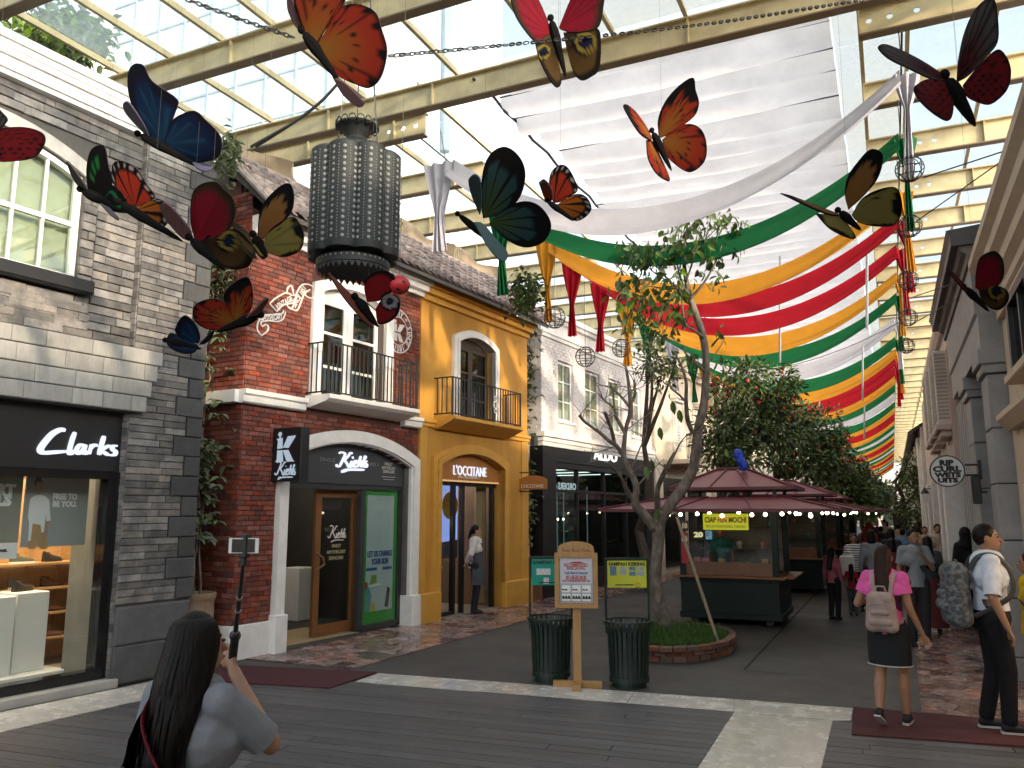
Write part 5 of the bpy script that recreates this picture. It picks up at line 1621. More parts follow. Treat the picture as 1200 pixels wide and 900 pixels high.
def disc_pts(cx, cz, r, n=14): return [(cx + r * math.cos(2 * math.pi * i / n), cz + r * math.sin(2 * math.pi * i / n)) for i in range(n)]
def holed_plate(b, x0, x1, z0, z1, y, t, holes, m=0):
    """web plate in the x-z plane with round holes cut through"""
    bm = bmesh.new()
    def loop(pts):
        vs = [bm.verts.new((p[0], 0, p[1])) for p in pts]
        return [bm.edges.new((vs[i], vs[(i + 1) % len(vs)])) for i in range(len(vs))]
    ed = loop([(x0, z0), (x1, z0), (x1, z1), (x0, z1)])
    for h in holes: ed += loop(disc_pts(*h))
    bmesh.ops.triangle_fill(bm, edges=ed, use_beauty=True)
    r = bmesh.ops.extrude_face_region(bm, geom=bm.faces[:])
    for g in r['geom']:
        if isinstance(g, bmesh.types.BMVert): g.co.y += t
    b.addbm(bm, m, (0, y - t / 2, 0))

ROOFGRP = 'steel beams of the glass roof'
def beam(x0, x1, y, holes=(), label='', h=.36, fl=.14, stiff=1.6):
    t = wthing('roof_beam', label, 'beam', x0, y, BZ, ROOFGRP)
    b = MB()
    if holes: holed_plate(b, x0, x1, BZ + .02, BZ + h - .02, y, .02, holes)
    else: b.box(x0, x1, y - .01, y + .01, BZ + .02, BZ + h - .02)
    b.build('web', M['beam'], t)
    MB().box(x0, x1, y - fl / 2, y + fl / 2, BZ, BZ + .02).build('bottom_flange', M['flange'], t)
    MB().box(x0, x1, y - fl / 2, y + fl / 2, BZ + h - .02, BZ + h).build('top_flange', M['beam'], t)
    b = MB(); x = x0 + .01
    while x < x1:
        b.box(x, x + .02, y - fl / 2 + .01, y - .0105, BZ + .021, BZ + h - .021); b.box(x, x + .02, y + .0105, y + fl / 2 - .01, BZ + .021, BZ + h - .021); x += stiff
    b.build('stiffener', M['beam'], t)
    return t
for i, y in enumerate((3.2, 5.1, 7.0, 8.94)):
    beam(-10.6, 4.5, y, label=['long cream roof beam furthest overhead', 'long cream roof beam crossing overhead, behind the camera side', 'upper long cream roof beam behind big orange butterfly', 'long cream roof beam where the white fabric begins'][i], stiff=1.75)
YB = [9.6 + 1.88 * k for k in range(50)]
_u = 'first second third fourth fifth sixth seventh eighth ninth'.split()
ordw = _u + 'tenth eleventh twelfth thirteenth fourteenth fifteenth sixteenth seventeenth eighteenth nineteenth'.split()
for _t, _e in (('twenty', 'twentieth'), ('thirty', 'thirtieth'), ('forty', 'fortieth'), ('fifty', 'fiftieth')): ordw += [_e] + [_t + ' ' + q for q in _u]
for k, y in enumerate(YB):
    zc = BZ + .19
    hr = [(.12 + .0, zc, .035), (.34, zc, .035), (.62, zc, .035)] if k == 0 else [(.75, zc, .035), (.95, zc, .035)]
    hl = [(-5.9 - .12, zc, .04), (-5.9 - .34, zc, .04), (-5.9 - .6, zc, .04)] if k == 0 else [(-6.2, zc, .035), (-6.45, zc, .035)]
    beam(0.0, 2.2, y, hr, '%s short cream beam over the right footway, counted from the front' % ordw[k])
    xl = fworld(y - 8.8, .9)[0] - .4
    beam(max(-9.6, min(xl - 1.2, -6.8)), -5.85 + min(.6, max(0, (y - 15) * .02)), y, hl if k < 8 else (), '%s short cream beam over the left shops, counted from the front' % ordw[k])
# purlins
def purlin(x, y0, y1, z, label, m='beam', w=.05, h=.09):
    b = MB(); b.box(x - w / 2, x + w / 2, y0, y1, z, z + .02); b.box(x - .012, x + .012, y0, y1, z + .02, z + h)
    return tag(b.build('roof_purlin', M[m]), label, 'purlin', 'purlins between the roof beams')
PX = [-9.05, -8.15, -7.25, -6.45, -4.95, -3.65, -2.75, -1.85, -.3, .6, 1.6]
for i, x in enumerate(PX): purlin(x, 1.5, 8.93, BZ + .37, '%s thin purlin from the left over the front bay of glass' % ordw[i], 'beam' if i % 3 else 'beam')
for i, x in enumerate((-6.85, -5.6, )): purlin(x, 8.95, 103, BZ + .37, ['purlin over the left shops, outer', 'purlin along inner edge of the left glass strip'][i])
for i, x in enumerate((.02, .55, 1.5)): purlin(x, 8.95, 103, BZ + .37, ['inner edge purlin of the right glass strip', 'middle purlin of the right glass strip', 'outer purlin of the right glass strip'][i])
# glass, pane by pane
gl = wthing('glass_roof', 'dusty glass panes of the canopy roof over the street', 'roof', 0, 8, BZ)
GZ = BZ + .47
def pane(x0, x1, y0, y1, m='roof_glass'):
    b = MB(); b.box(x0 + .012, x1 - .012, y0 + .012, y1 - .012, GZ, GZ + .01); b.build('glass_pane', M[m], gl)
ys_ = [1.5, 3.2, 5.1, 7.0, 8.94]
for i in range(len(PX) - 1):
    for j in range(4):
        x0, x1 = PX[i], PX[i + 1]
        if x1 - x0 > 1.25:
            pane(x0, (x0 + x1) / 2, ys_[j], ys_[j + 1], 'frost_glass' if x0 > -3.7 and j >= 2 else 'roof_glass'); pane((x0 + x1) / 2, x1, ys_[j], ys_[j + 1], 'frost_glass' if x0 > -4.0 and j >= 2 else 'roof_glass')
        else: pane(x0, x1, ys_[j], ys_[j + 1], 'frost_glass' if x0 > -3.7 and x0 < 1 and j >= 2 else 'roof_glass')
yy = [8.96] + [y + .94 for y in YB]
for j in range(len(yy) - 1):
    pane(-.3, .02, yy[j], yy[j + 1], 'frost_glass'); pane(.02, .55, yy[j], yy[j + 1], 'frost_glass'); pane(.55, 1.5, yy[j], yy[j + 1]); pane(1.5, 2.4, yy[j], yy[j + 1])
    pane(-6.85, -5.6, yy[j], yy[j + 1]); 
    if yy[j] < 26: pane(-8.2, -6.85, yy[j], yy[j + 1])
# retractable fabric, fold by fold
tp = wthing('fabric_canopy', 'white pleated fabric canopy drawn over the street', 'canopy', -2.5, 9, BZ)
rng = random.Random(31)
y = 9.02
q = 0
while y < 103:
    L_ = .62 + rng.uniform(-.12, .14) if y < 20 else (.8 if y < 50 else 1.6)
    L_ = min(L_, 104 - y)
    b = MB(); nu, nv = 16, 8
    xl = -4.62 + rng.uniform(-.16, .2) + (.35 if y < 9.4 else 0); xr = -.3
    sag = rng.uniform(.09, .15)
    vs = []
    for i in range(nu + 1):
        for j in range(nv + 1):
            t = j / nv
            x = xl + (xr - xl) * i / nu + (rng.uniform(-.02, .02) if i == 0 else 0)
            e = math.sin(math.pi * t)
            z = BZ + .30 - sag * e ** .7 * (1 + .08 * math.sin(i * .9 + q)) - .05 * math.sin(math.pi * i / nu) + .004 * math.sin(i * 2.3 + j * 1.7 + q)
            vs.append((x, y + L_ * t, z))
    fs = [(i * (nv + 1) + j, (i + 1) * (nv + 1) + j, (i + 1) * (nv + 1) + j + 1, i * (nv + 1) + j + 1) for i in range(nu) for j in range(nv)]
    b.add(vs, fs); b.build('fabric_fold', M['tarp'], tp, smooth=True, fix=False)
    c = MB(); c.tube([(xl, y, BZ + .275), (xr, y, BZ + .275)], .011, 5); c.build('batten', M['dark'], tp)
    y += L_; q += 1
c = MB(); c.tube([(-4.7 + (.04 if i % 2 else 0), 8.9 + i * .5, BZ + .26) for i in range(40)], .022, 6); c.build('edge_cable', M['cable'], tp)
# bundled canvas hung between the beam ends over the left shops
for i, (s0, s1) in enumerate(((-1.3, .6), (3.4, 5.2), (5.3, 7.0))):
    b = MB(); nu, nv = 14, 8; vs = []
    for a in range(nu + 1):
        for c_ in range(nv + 1):
            u_, v_ = a / nu, c_ / nv
            p = fworld(s0 + (s1 - s0) * u_, .7 - .15 * math.sin(u_ * 7) * v_)
            vs.append((p[0] + .05 * math.sin(9 * u_ + 4 * v_), p[1], 7.3 - .55 * v_ * (1 - .35 * u_ if i == 0 else 1) - .12 * math.sin(math.pi * u_) * (1 - v_)))
    b.add(vs, [(a * (nv + 1) + c_, (a + 1) * (nv + 1) + c_, (a + 1) * (nv + 1) + c_ + 1, a * (nv + 1) + c_ + 1) for a in range(nu) for c_ in range(nv)])
    tag(b.build('canvas_cover', M['canvas'], None, smooth=True, fix=False), ['brown canvas bundled above the brick shop roof', 'brown canvas bundled behind the roof tiles at mid row', 'brown canvas hung at the ochre end of the tiled roof'][i], 'canvas')
    for c_ in (0, 1):
        p = fworld((s0, s1)[c_], .75); MB()
        b = MB(); b.box(p[0] - .04, p[0] + .04, p[1] - .04, p[1] + .04, 6.3, 7.3); tag(b.build('roof_post', M['beam']), 'cream steel post holding the %s end of the %s canvas' % (['near', 'far'][c_], ['first', 'second', 'third'][i]), 'post', 'posts carrying the roof beams')
# tall pole and column beyond the glass
b = MB(); p0 = ground(545, 120, 7.8); b.tube([(p0[0] - 1.2, p0[1] + 1.5, 7.9), (p0[0] - 1.2, p0[1] + 1.5, 22)], .09, 10); tag(b.build('roof_mast', mat('blue_grey_mast', (.25, .32, .36), .5)), 'blue grey mast standing above the roof glass', 'mast')
for i, (u, v) in enumerate(((112, 55), (455, 240))):
    p = atd(u, v, 16); b = MB(); b.box(p[0] - .2, p[0] + .2, p[1] - .2, p[1] + .2, 7.9, 26); tag(b.build('roof_mast', M['white']), ['white column seen through the glass behind the blue butterfly', 'white column seen through the glass by the lantern'][i], 'mast')
b = MB(); b.box(-40, -9.0, 9, 60, 6.2, 6.4); b.build('roof_slab', M['offwhite'])['kind'] = 'structure'

# ================================================================== BANNERS
M['b_white'] = cloth_mat('white_banner_cloth', (.46, .455, .5), .3)
M['b_green'] = cloth_mat('green_banner_cloth', (.005, .105, .033), .3)
M['b_yellow'] = cloth_mat('yellow_banner_cloth', (.56, .25, .022), .35)
M['b_red'] = cloth_mat('red_banner_cloth', (.36, .006, .016), .35)
seq = ['white', 'green', 'yellow', 'red', 'red', 'yellow', 'green']
BY = [9.6, 11.4, 13.4, 14.75, 16.5, 18.45, 20.2, 22.9, 25.6, 27.6, 29.3, 31.2, 33.3, 35.5, 38.2, 41, 43.2, 45, 47, 49.2, 51.4] + [53.6 + 2.2 * i for i in range(21)]
def swag_mesh(y, seed, xl=-5.45, xr=.4, zt=6.86, sag=1.28, wd=1.0):
    rg = random.Random(seed); nu, nv = 36, 10; vs = []
    xm = (xl + xr) / 2; hw = (xr - xl) / 2
    ph = rg.uniform(0, 6)
    for i in range(nu + 1):
        t = i / nu; x = xl + (xr - xl) * t
        base = zt - sag * (1 - ((x - xm) / hw) ** 2) - .28
        pin = .7 + .3 * math.sin(math.pi * t)
        for j in range(nv + 1):
            s_ = j / nv
            dy = (-.14 + .3 * s_) * pin * wd
            dz = (.02 + .44 * s_) * pin - .05 * math.sin(math.pi * s_)
            fold = .022 * math.sin(s_ * 9 + ph + t * 3.0) + .012 * math.sin(s_ * 17 - t * 5)
            vs.append((x, y + dy, base + dz + fold))
    fs = [(i * (nv + 1) + j, (i + 1) * (nv + 1) + j, (i + 1) * (nv + 1) + j + 1, i * (nv + 1) + j + 1) for i in range(nu) for j in range(nv)]
    return vs, fs
def tail_mesh(x, y, zt, ln, w0, seed, tie=.6):
    """a curtain tail: gathered at the tie and flaring again"""
    rg = random.Random(seed); nu, nv = 20, 18; vs = []
    for i in range(nu + 1):
        for j in range(nv + 1):
            a = i / nu - .5; t = j / nv
            if t < tie: k = t / tie; w_ = w0 * (1 - .82 * k ** 1.3)
            else: k = (t - tie) / (1 - tie); w_ = w0 * (.18 + .25 * k)
            dep = .03 + .035 * min(1, w0 / max(w_, .05) * .25)
            vs.append((x + a * w_ + .06 * t * math.sin(seed), y + dep * math.sin(a * 17 + seed) + .02 * math.sin(seed + t * 4), zt - ln * t))
    fs = [(i * (nv + 1) + j, (i + 1) * (nv + 1) + j, (i + 1) * (nv + 1) + j + 1, i * (nv + 1) + j + 1) for i in range(nu) for j in range(nv)]
    return vs, fs
cnt = {}
for k, y in enumerate(BY):
    c_ = seq[k % 7]; cnt[c_] = cnt.get(c_, 0) + 1
    t = wthing('swag_banner', '%s draped cloth banner, %s of its colour from the front' % (c_, ordw[cnt[c_] - 1]), 'banner', -2.5, y, 6.8, 'draped banners across the street')
    vs, fs = swag_mesh(y, k, wd=1.0 if k else 1.05, sag=1.28 + random.Random(k).uniform(-.06, .06))
    b = MB(); b.add(vs, fs); b.build('swag', M['b_' + c_], t, smooth=True, fix=False)
    if k < 12:
        xo = -5.5 if k > 0 else -5.62
        b = MB(); b.add(*tail_mesh(xo, y, 6.84, 1.55 if k else 1.35, .5, k + 1)); b.build('tail', M['b_' + c_], t, smooth=True, fix=False)
        b = MB(); b.add(*tail_mesh(.47, y + .1, 6.8, 1.3 if k else 1.25, .3, k + 5, .35)); b.build('tail', M['b_' + c_], t, smooth=True, fix=False)
    b = MB(); b.tube([(.42, y, 6.8), (.42, y, 7.32)], .006, 4); b.tube([(-5.5, y, 6.8), (-5.6, y, 7.32)], .006, 4); b.build('cord', M['cable'], t)
b = MB(); b.tube([(.42, 8.9 + i, 6.88 - .02 * (i % 2)) for i in range(92)], .012, 5); tag(b.build('support_cable', M['cable']), 'dark cable along the right ends of the banners', 'cable')
b = MB(); b.tube([(-5.5, 8.9 + i, 6.88 - .02 * (i % 2)) for i in range(92)], .012, 5); tag(b.build('support_cable', M['cable']), 'dark cable along the left ends of the banners', 'cable')
# wire globes
def wire_globe(loc, r, label):
    b = MB()
    for k in range(5):
        a = math.pi * k / 5; P = [(loc[0] + r * math.cos(t) * math.cos(a), loc[1] + r * math.cos(t) * math.sin(a), loc[2] + r * math.sin(t)) for t in [2 * math.pi * i / 16 for i in range(17)]]
        b.tube(P, .006, 4, cap=False)
    for z in (-.55, 0, .55):
        rr = r * math.sqrt(1 - z * z); b.tube([(loc[0] + rr * math.cos(2 * math.pi * i / 16), loc[1] + rr * math.sin(2 * math.pi * i / 16), loc[2] + r * z) for i in range(17)], .006, 4, cap=False)
    b.tube([(loc[0], loc[1], loc[2] + r), (loc[0], loc[1], 6.86)], .004, 4)
    return tag(b.build('wire_globe', M['iron']), label, 'globe', 'wire globes hung along the banners')
for i, (u, v, y) in enumerate(((650, 372, 13.3), (686, 418, 14.8), (728, 408, 16.5), (757, 437, 18.4))):
    p = yplane(u, v, y); wire_globe(p, .2, 'black wire globe hanging under the %s left banner tail' % ['yellow', 'first red', 'second red', 'second yellow'][i])
for i, (u, v, y) in enumerate(((1066, 198, 9.75), (1066, 265, 11.5), (1064, 328, 13.6), (1064, 372, 15), (1062, 405, 17))):
    p = yplane(u, v, y); wire_globe(p, .15, 'black wire globe at the right end of the %s banner from the front' % ordw[i])
# guy cables
for i, (a, b_) in enumerate((((1180, 176), (1082, 208)), ((1172, 190), (1070, 262)), ((1125, 330), (1070, 348)), ((1122, 350), (1065, 382)))):
    P = yplane(b_[0], b_[1], (9.8, 11.6, 14.5, 16.8)[i]); Q = xplane(a[0], a[1], 1.3 if i < 2 else .9)
    b = MB(); b.tube([P, Q], .008, 5); tag(b.build('guy_cable', M['cable']), 'thin black cable from the %s wire globe to the right cornices' % ordw[i], 'cable', 'guy cables on the right')
b = MB(); pts = [yplane(815 + i * 24.5, 438 - i * 1.0 - (i / 9.5) ** 2 * 88 * .55 + 6 * math.sin(i / 10 * math.pi), 19.5) for i in range(11)]; b.tube(pts, .009, 5); tag(b.build('cross_cable', M['cable']), 'black cable slung across the street below the banners', 'cable')
# string-light drops between the banners
for i, (u, v0, v1, y) in enumerate(((914, 425, 300, 17), (1016, 385, 290, 15), (1011, 470, 405, 22), (869, 432, 395, 19), (960, 515, 470, 26), (1013, 515, 475, 26))):
    p, q_ = yplane(u, v0, y), yplane(u, v1, y); b = MB(); b.tube([p, q_], .022, 6); tag(b.build('tube_light', M['steel']), 'slim grey tube light hanging among banners, number from the front: %s' % ordw[i], 'lamp', 'tube lights among the banners')
# ================================================================== LANTERN
M['lantern'] = mat('dark_pierced_iron', (.02, .024, .024), .6, metal=.15, var=.3, vs=25, bump=.3, bs=90)
M['lantern_stud'] = mat('worn_lantern_stud', (.2, .22, .21), .55, metal=.1, var=.4, vs=30)
LD = 6.6
lc = Vector(atd(416, 235, LD)); lz = lambda v: float(atd(416, v, LD)[2])
ln = wthing('hanging_lantern', 'huge dark pierced metal lantern hanging from roof chains', 'lantern', lc.x, lc.y, lz(300))
zb, zt_ = lz(307), lz(180)
RL = 54 / F * LD
NL = 8; rl_ = RL * .36; rc_ = RL - rl_
stud = MB()
def oct_disc(b, c, n, up, r, k=6):
    n = n.normalized(); u_ = up; v_ = n.cross(u_)
    vs = [c + n * .004] + [c + (u_ * math.cos(2 * math.pi * i / k) + v_ * math.sin(2 * math.pi * i / k)) * r for i in range(k)]
    b.add(vs, [(0, i + 1, (i + 1) % k + 1) for i in range(k)])
for i in range(NL):
    a = 2 * math.pi * (i + .35) / NL
    cx, cy_ = lc.x + rc_ * math.cos(a), lc.y + rc_ * math.sin(a)
    b = MB(); b.lathe([(.0, zt_ + .0), (rl_ * .8, zt_), (rl_, zt_ - .025), (rl_, zb + .015), (rl_ * .97, zb), (0, zb)], 20, (cx, cy_, 0)); b.build('lobe', M['lantern'], ln, smooth='auto')
    for c_ in range(9):
        aa = a + (c_ - 4) * R(19)
        n = Vector((math.cos(aa), math.sin(aa), 0))
        rows = 16 if c_ % 2 else 32
        for r_ in range(rows):
            z = zb + .05 + (zt_ - zb - .1) * (r_ + .5) / rows
            oct_disc(stud, Vector((cx, cy_, z)) + n * (rl_ + .001), n, Vector((0, 0, 1)), .014 if c_ % 2 else .0065, 7 if c_ % 2 else 4)
b = MB(); rd = rc_ * 1.08
b.lathe([(0, zt_ + .03), (rc_ * .8, zt_ + .02), (rc_ * 1.0, zt_ - .01), (rc_ * 1.0, zb - .02), (rd * 1.12, zb - .03), (rd * 1.12, lz(320)), (rd * 1.05, lz(322)), (.3 * rd, lz(317)), (0, lz(316))], 32, (lc.x, lc.y, 0)); b.build('drum', M['lantern'], ln, smooth='auto')
b = MB(); b.lathe([(rc_ * .82, zt_ + .01), (rc_ * .8, zt_ + .06), (rc_ * .62, lz(166)), (rc_ * .36, lz(160)), (rc_ * .34, lz(157)), (rc_ * .5, lz(147)), (rc_ * .72, lz(142))], 32, (lc.x, lc.y, 0)); b.build('neck', M['lantern'], ln, smooth='auto')
b = MB()
for i in range(16):
    a = 2 * math.pi * i / 16; n = Vector((math.cos(a), math.sin(a), .3)); p = Vector((lc.x, lc.y, lz(141))) + Vector((math.cos(a), math.sin(a), 0)) * rc_ * .72
    t = Vector((-math.sin(a), math.cos(a), 0))
    b.tube([p + t * .028 * math.cos(q) + Vector((0, 0, .028 * math.sin(q))) for q in [2 * math.pi * k / 8 for k in range(9)]], .006, 4, cap=False)
b.build('scallop_ring', M['lantern'], ln)
for i in range(40):
    a = 2 * math.pi * i / 40; n = Vector((math.cos(a), math.sin(a), 0))
    oct_disc(stud, Vector((lc.x, lc.y, zb - .045)) + n * (rd * 1.12 + .001), n, Vector((0, 0, 1)), .01)
sd = stud.build('pierced_studs', M['lantern_stud'], ln, fix=False); sd['kind'] = 'stuff'
b = MB()
for i in range(36):
    a = 2 * math.pi * i / 36; a2 = 2 * math.pi * (i + 1) / 36; r_ = rd * 1.1; z = lz(321)
    b.add([(lc.x + r_ * math.cos(a), lc.y + r_ * math.sin(a), z), (lc.x + r_ * math.cos(a2), lc.y + r_ * math.sin(a2), z), (lc.x + r_ * math.cos((a + a2) / 2), lc.y + r_ * math.sin((a + a2) / 2), z - .045)], [(0, 1, 2)])
b.build('fringe', M['lantern'], ln, fix=False)
b = MB(); b.tube([(lc.x, lc.y, lz(142)), (lc.x, lc.y, 7.3)], .006, 5)
for a in (R(170), R(350), R(80)):
    p = Vector((lc.x + rc_ * math.cos(a), lc.y + rc_ * math.sin(a), zt_)); b.tube([p, p.lerp(Vector((lc.x, lc.y, 7.3)), 1.0)], .005, 4)
b.build('suspension_chain', M['iron'], ln)

def chain(P, label, link=.05, r=.0055):
    """a real chain: alternating oval links along a hanging line"""
    P = [Vector(p) for p in P]
    path = catmull(P, 24)
    L_ = [0]
    for i in range(1, len(path)): L_.append(L_[-1] + (path[i] - path[i - 1]).length)
    b = MB(); s_ = 0; k = 0
    while s_ < L_[-1] - link:
        j = next(i for i in range(1, len(L_)) if L_[i] >= s_ + link * .4)
        c = path[j]; d = (path[j] - path[j - 1]).normalized()
        u_ = d.orthogonal().normalized() if k % 2 else d.cross(d.orthogonal()).normalized()
        b.tube([c + d * math.cos(q) * link * .52 + u_ * math.sin(q) * link * .26 for q in [2 * math.pi * i / 8 for i in range(9)]], r, 4, cap=False)
        s_ += link * .72; k += 1
    return tag(b.build('roof_chain', M['iron'], fix=False), label, 'chain')
chain([atd(205, -6, 5.6), atd(280, 22, 5.6), atd(350, 46, 5.6)], 'black link chain from top left corner to big orange butterfly')
chain([atd(452, 66, 5.6), atd(600, 52, 6.2), atd(820, 29, 7), atd(1010, 0, 7.6)], 'black link chain stretched right from big orange butterfly')
b = MB()
for k in (0, .02): b.tube(catmull([atd(300 - k * 300, 172, 7.6), atd(345, 143, 7.4), atd(375, 120, 7.3), atd(396, 98, 7.25)], 6), .014, 6)
tag(b.build('power_cable', M['cable']), 'pair of black power cables looping up beside the lantern', 'cable')

# ================================================================== BUTTERFLIES
M['print'] = attr_mat('printed_butterfly', .75)
M['soft_black'] = mat('matte_black_foam', (.006, .006, .006), .9, var=0, spec=.05)
def lerp(a, b, t): t = max(0, min(1, t)); return tuple(a[i] + (b[i] - a[i]) * t for i in range(3))
BLK = (.008, .008, .009)
def vein(th, n, w, t, t0=.15):
    d = abs((th * n) % 1 - .5) * 2
    return t > t0 and d > 1 - w
def c_orange(t, th, u, v, e):
    c = lerp((.42, .21, .03), (.45, .045, .02), t * 1.4 + .12 * math.sin(th * 9))
    if t > .94 - .04 * math.sin(th * 60) or (e.get('fore') and t > .72 + .1 * math.sin(th * 40) and th < .55): return BLK
    if vein(th, 8, .10, t, .35): return lerp(c, BLK, .8)
    if .55 < t < .62 and (th * 14) % 1 < .3: return BLK
    return c
def c_blue(t, th, u, v, e):
    c = lerp((.01, .06, .13), (.006, .018, .075), t * 1.2)
    c = lerp(c, (.02, .10, .22), .5 * (math.sin(th * 40) > .6) * (t < .7))
    if t > .9 or (e.get('fore') and t > .8): c = lerp(c, BLK, .8)
    return c
def c_peacock(t, th, u, v, e):
    if e.get('fore'):
        c = lerp((.36, .01, .03), (.30, .01, .035), t)
        if (th * 26) % 1 < .25: c = lerp(c, (.16, .005, .015), .7)
        if t > .8: c = lerp(c, (.05, .035, .015), (t - .8) * 12)
        if t > .93: c = (.03, .022, .012)
        if .3 < t < .5 and .78 < th < .95: c = BLK
        return c
    c = lerp((.02, .012, .006), (.13, .08, .018), min(1, t * 1.2))
    if t > .9: c = (.016, .012, .007)
    ex, ey, er = e['eye']; d = math.hypot(u - ex, v - ey) / er
    if d < .55: c = (.006, .012, .06)
    elif d < .72: c = (.01, .008, .005)
    elif d < 1.05: c = (.36, .3, .05)
    elif d < 1.4 and u < ex: c = BLK
    return c
def c_yellow(t, th, u, v, e):
    if e.get('fore'):
        c = lerp((.42, .2, .05), (.40, .22, .07), t)
        if t > .68 + .14 * abs(math.sin(th * 30)): c = BLK
        return c
    c = lerp((.36, .38, .12), (.4, .36, .08), t)
    if t > .86 + .1 * math.sin(th * 24): c = BLK
    if abs(t - .55) < .05 and abs(th - .3) < .04: c = BLK
    if vein(th, 7, .06, t, .2): c = lerp(c, (.15, .15, .05), .6)
    return c
def c_green(t, th, u, v, e):
    c = lerp((.10, .16, .03), (.03, .10, .11), t * 1.5)
    if t > .74 + .05 * math.sin(th * 22): c = BLK
    if vein(th, 7, .16, t, .05): c = BLK
    if .45 < t < .5: c = lerp(c, BLK, .7)
    return c
def c_monarch(t, th, u, v, e):
    c = lerp((.5, .05, .02), (.55, .06, .03), t) if e.get('fore') else lerp((.55, .2, .03), (.55, .15, .02), t)
    if t > .78 or t < .08: c = BLK
    if vein(th, 6, .2, t, 0): c = BLK
    if not e.get('fore') and (.44 < t < .48 or .62 < t < .66): c = BLK
    if e.get('fore') and .52 < t < .56: c = BLK
    if .86 < t < .92 and (th * 13) % 1 < .36: c = (.7, .7, .68)
    return c
def c_swallow(t, th, u, v, e):
    c = BLK
    if e.get('fore'):
        if .55 < t < .8 and .3 < th < .55 and (th * 60) % 1 < .5: c = (.02, .22, .05)
    else:
        if .45 < t < .62: c = lerp((.02, .3, .09), (.01, .15, .1), abs(math.sin(th * 50)))
        if .75 < t < .8 and (th * 9) % 1 < .4: c = (.04, .2, .22)
    return c
def c_redspot(t, th, u, v, e):
    if e.get('fore'):
        c = lerp((.12, .01, .015), (.10, .105, .105), (t - .3) * 2.2)
        if (th * 12) % 1 < .3 and t > .35: c = lerp(c, BLK, .75)
        if t < .45 and (math.sin(u * .9) * math.sin(v * .8)) > .15: c = BLK
    else:
        c = (.24, .012, .02)
        if math.sin(u * .62 + .5) * math.sin(v * .55) > .42: c = BLK
    if t > .95: c = BLK
    return c
def c_redeye(t, th, u, v, e):
    c = (.36, .015, .02)
    if t > .9: c = BLK
    ex, ey, er = e['eye']; d = math.hypot(u - ex, v - ey) / er
    if d < .5: c = BLK if d > .2 else (.05, .07, .12)
    elif d < 1.0: c = (.5, .52, .54)
    elif d < 1.3: c = BLK
    return c
def faded(c, k, to): return lerp(c, to, k)
def wing(parent, name, poly, root, P0, nrm, cf, e, back, thick=.012, flat=None):
    """a rigid printed wing: star-shaped sheet around its root, traced outline, own thickness"""
    o = [Vector((p[0], p[1], 0)) for p in poly]
    loop = catmull(o + [o[0]], 5)[:-1]
    n = len(loop); rr = 12
    def P(u, v):
        d = ray(u, v); return Vector(CAM + d * float(((P0 - CAM) @ nrm) / (d @ nrm)))
    vs = []; cols = []
    for r_ in range(rr + 1):
        t = r_ / rr
        for i, p in enumerate(loop):
            u, v = root[0] + (p.x - root[0]) * t, root[1] + (p.y - root[1]) * t
            vs.append(P(u, v)); cols.append(cf(t, i / n, u, v, e))
    N_ = Vector(nrm).normalized()
    if N_.dot(Vector(P0 - CAM)) > 0: N_ = -N_       # front side towards the street side it is seen from
    m = len(vs)
    vs2 = [p - N_ * thick for p in vs]
    fs = []
    for r_ in range(rr):
        for i in range(n):
            a = r_ * n + i; b = r_ * n + (i + 1) % n
            fs.append((a, b, b + n, a + n) if r_ else (a, b + n, a + n))
    fs2 = [tuple(q + m for q in f[::-1]) for f in fs]
    rim = [(rr * n + i, rr * n + (i + 1) % n, m + rr * n + (i + 1) % n, m + rr * n + i) for i in range(n)]
    b = MB(); b.add(vs + vs2, fs + fs2 + rim)
    ob = b.build(name, M['print'], parent, fix=False)
    ca = ob.data.color_attributes.new('print', 'FLOAT_COLOR', 'POINT')
    bk = [faded(c, .55, back) for c in cols]
    flatc = [faded(c, .0, c) for c in cols] if flat is None else [faded(c, .8, flat) for c in cols]
    arr = np.array([(c[0] * .3, c[1] * .27, c[2] * .27, 1) for c in flatc + bk], dtype=np.float32).ravel()
    ca.data.foreach_set('color', arr)
    return ob
bw = [0]
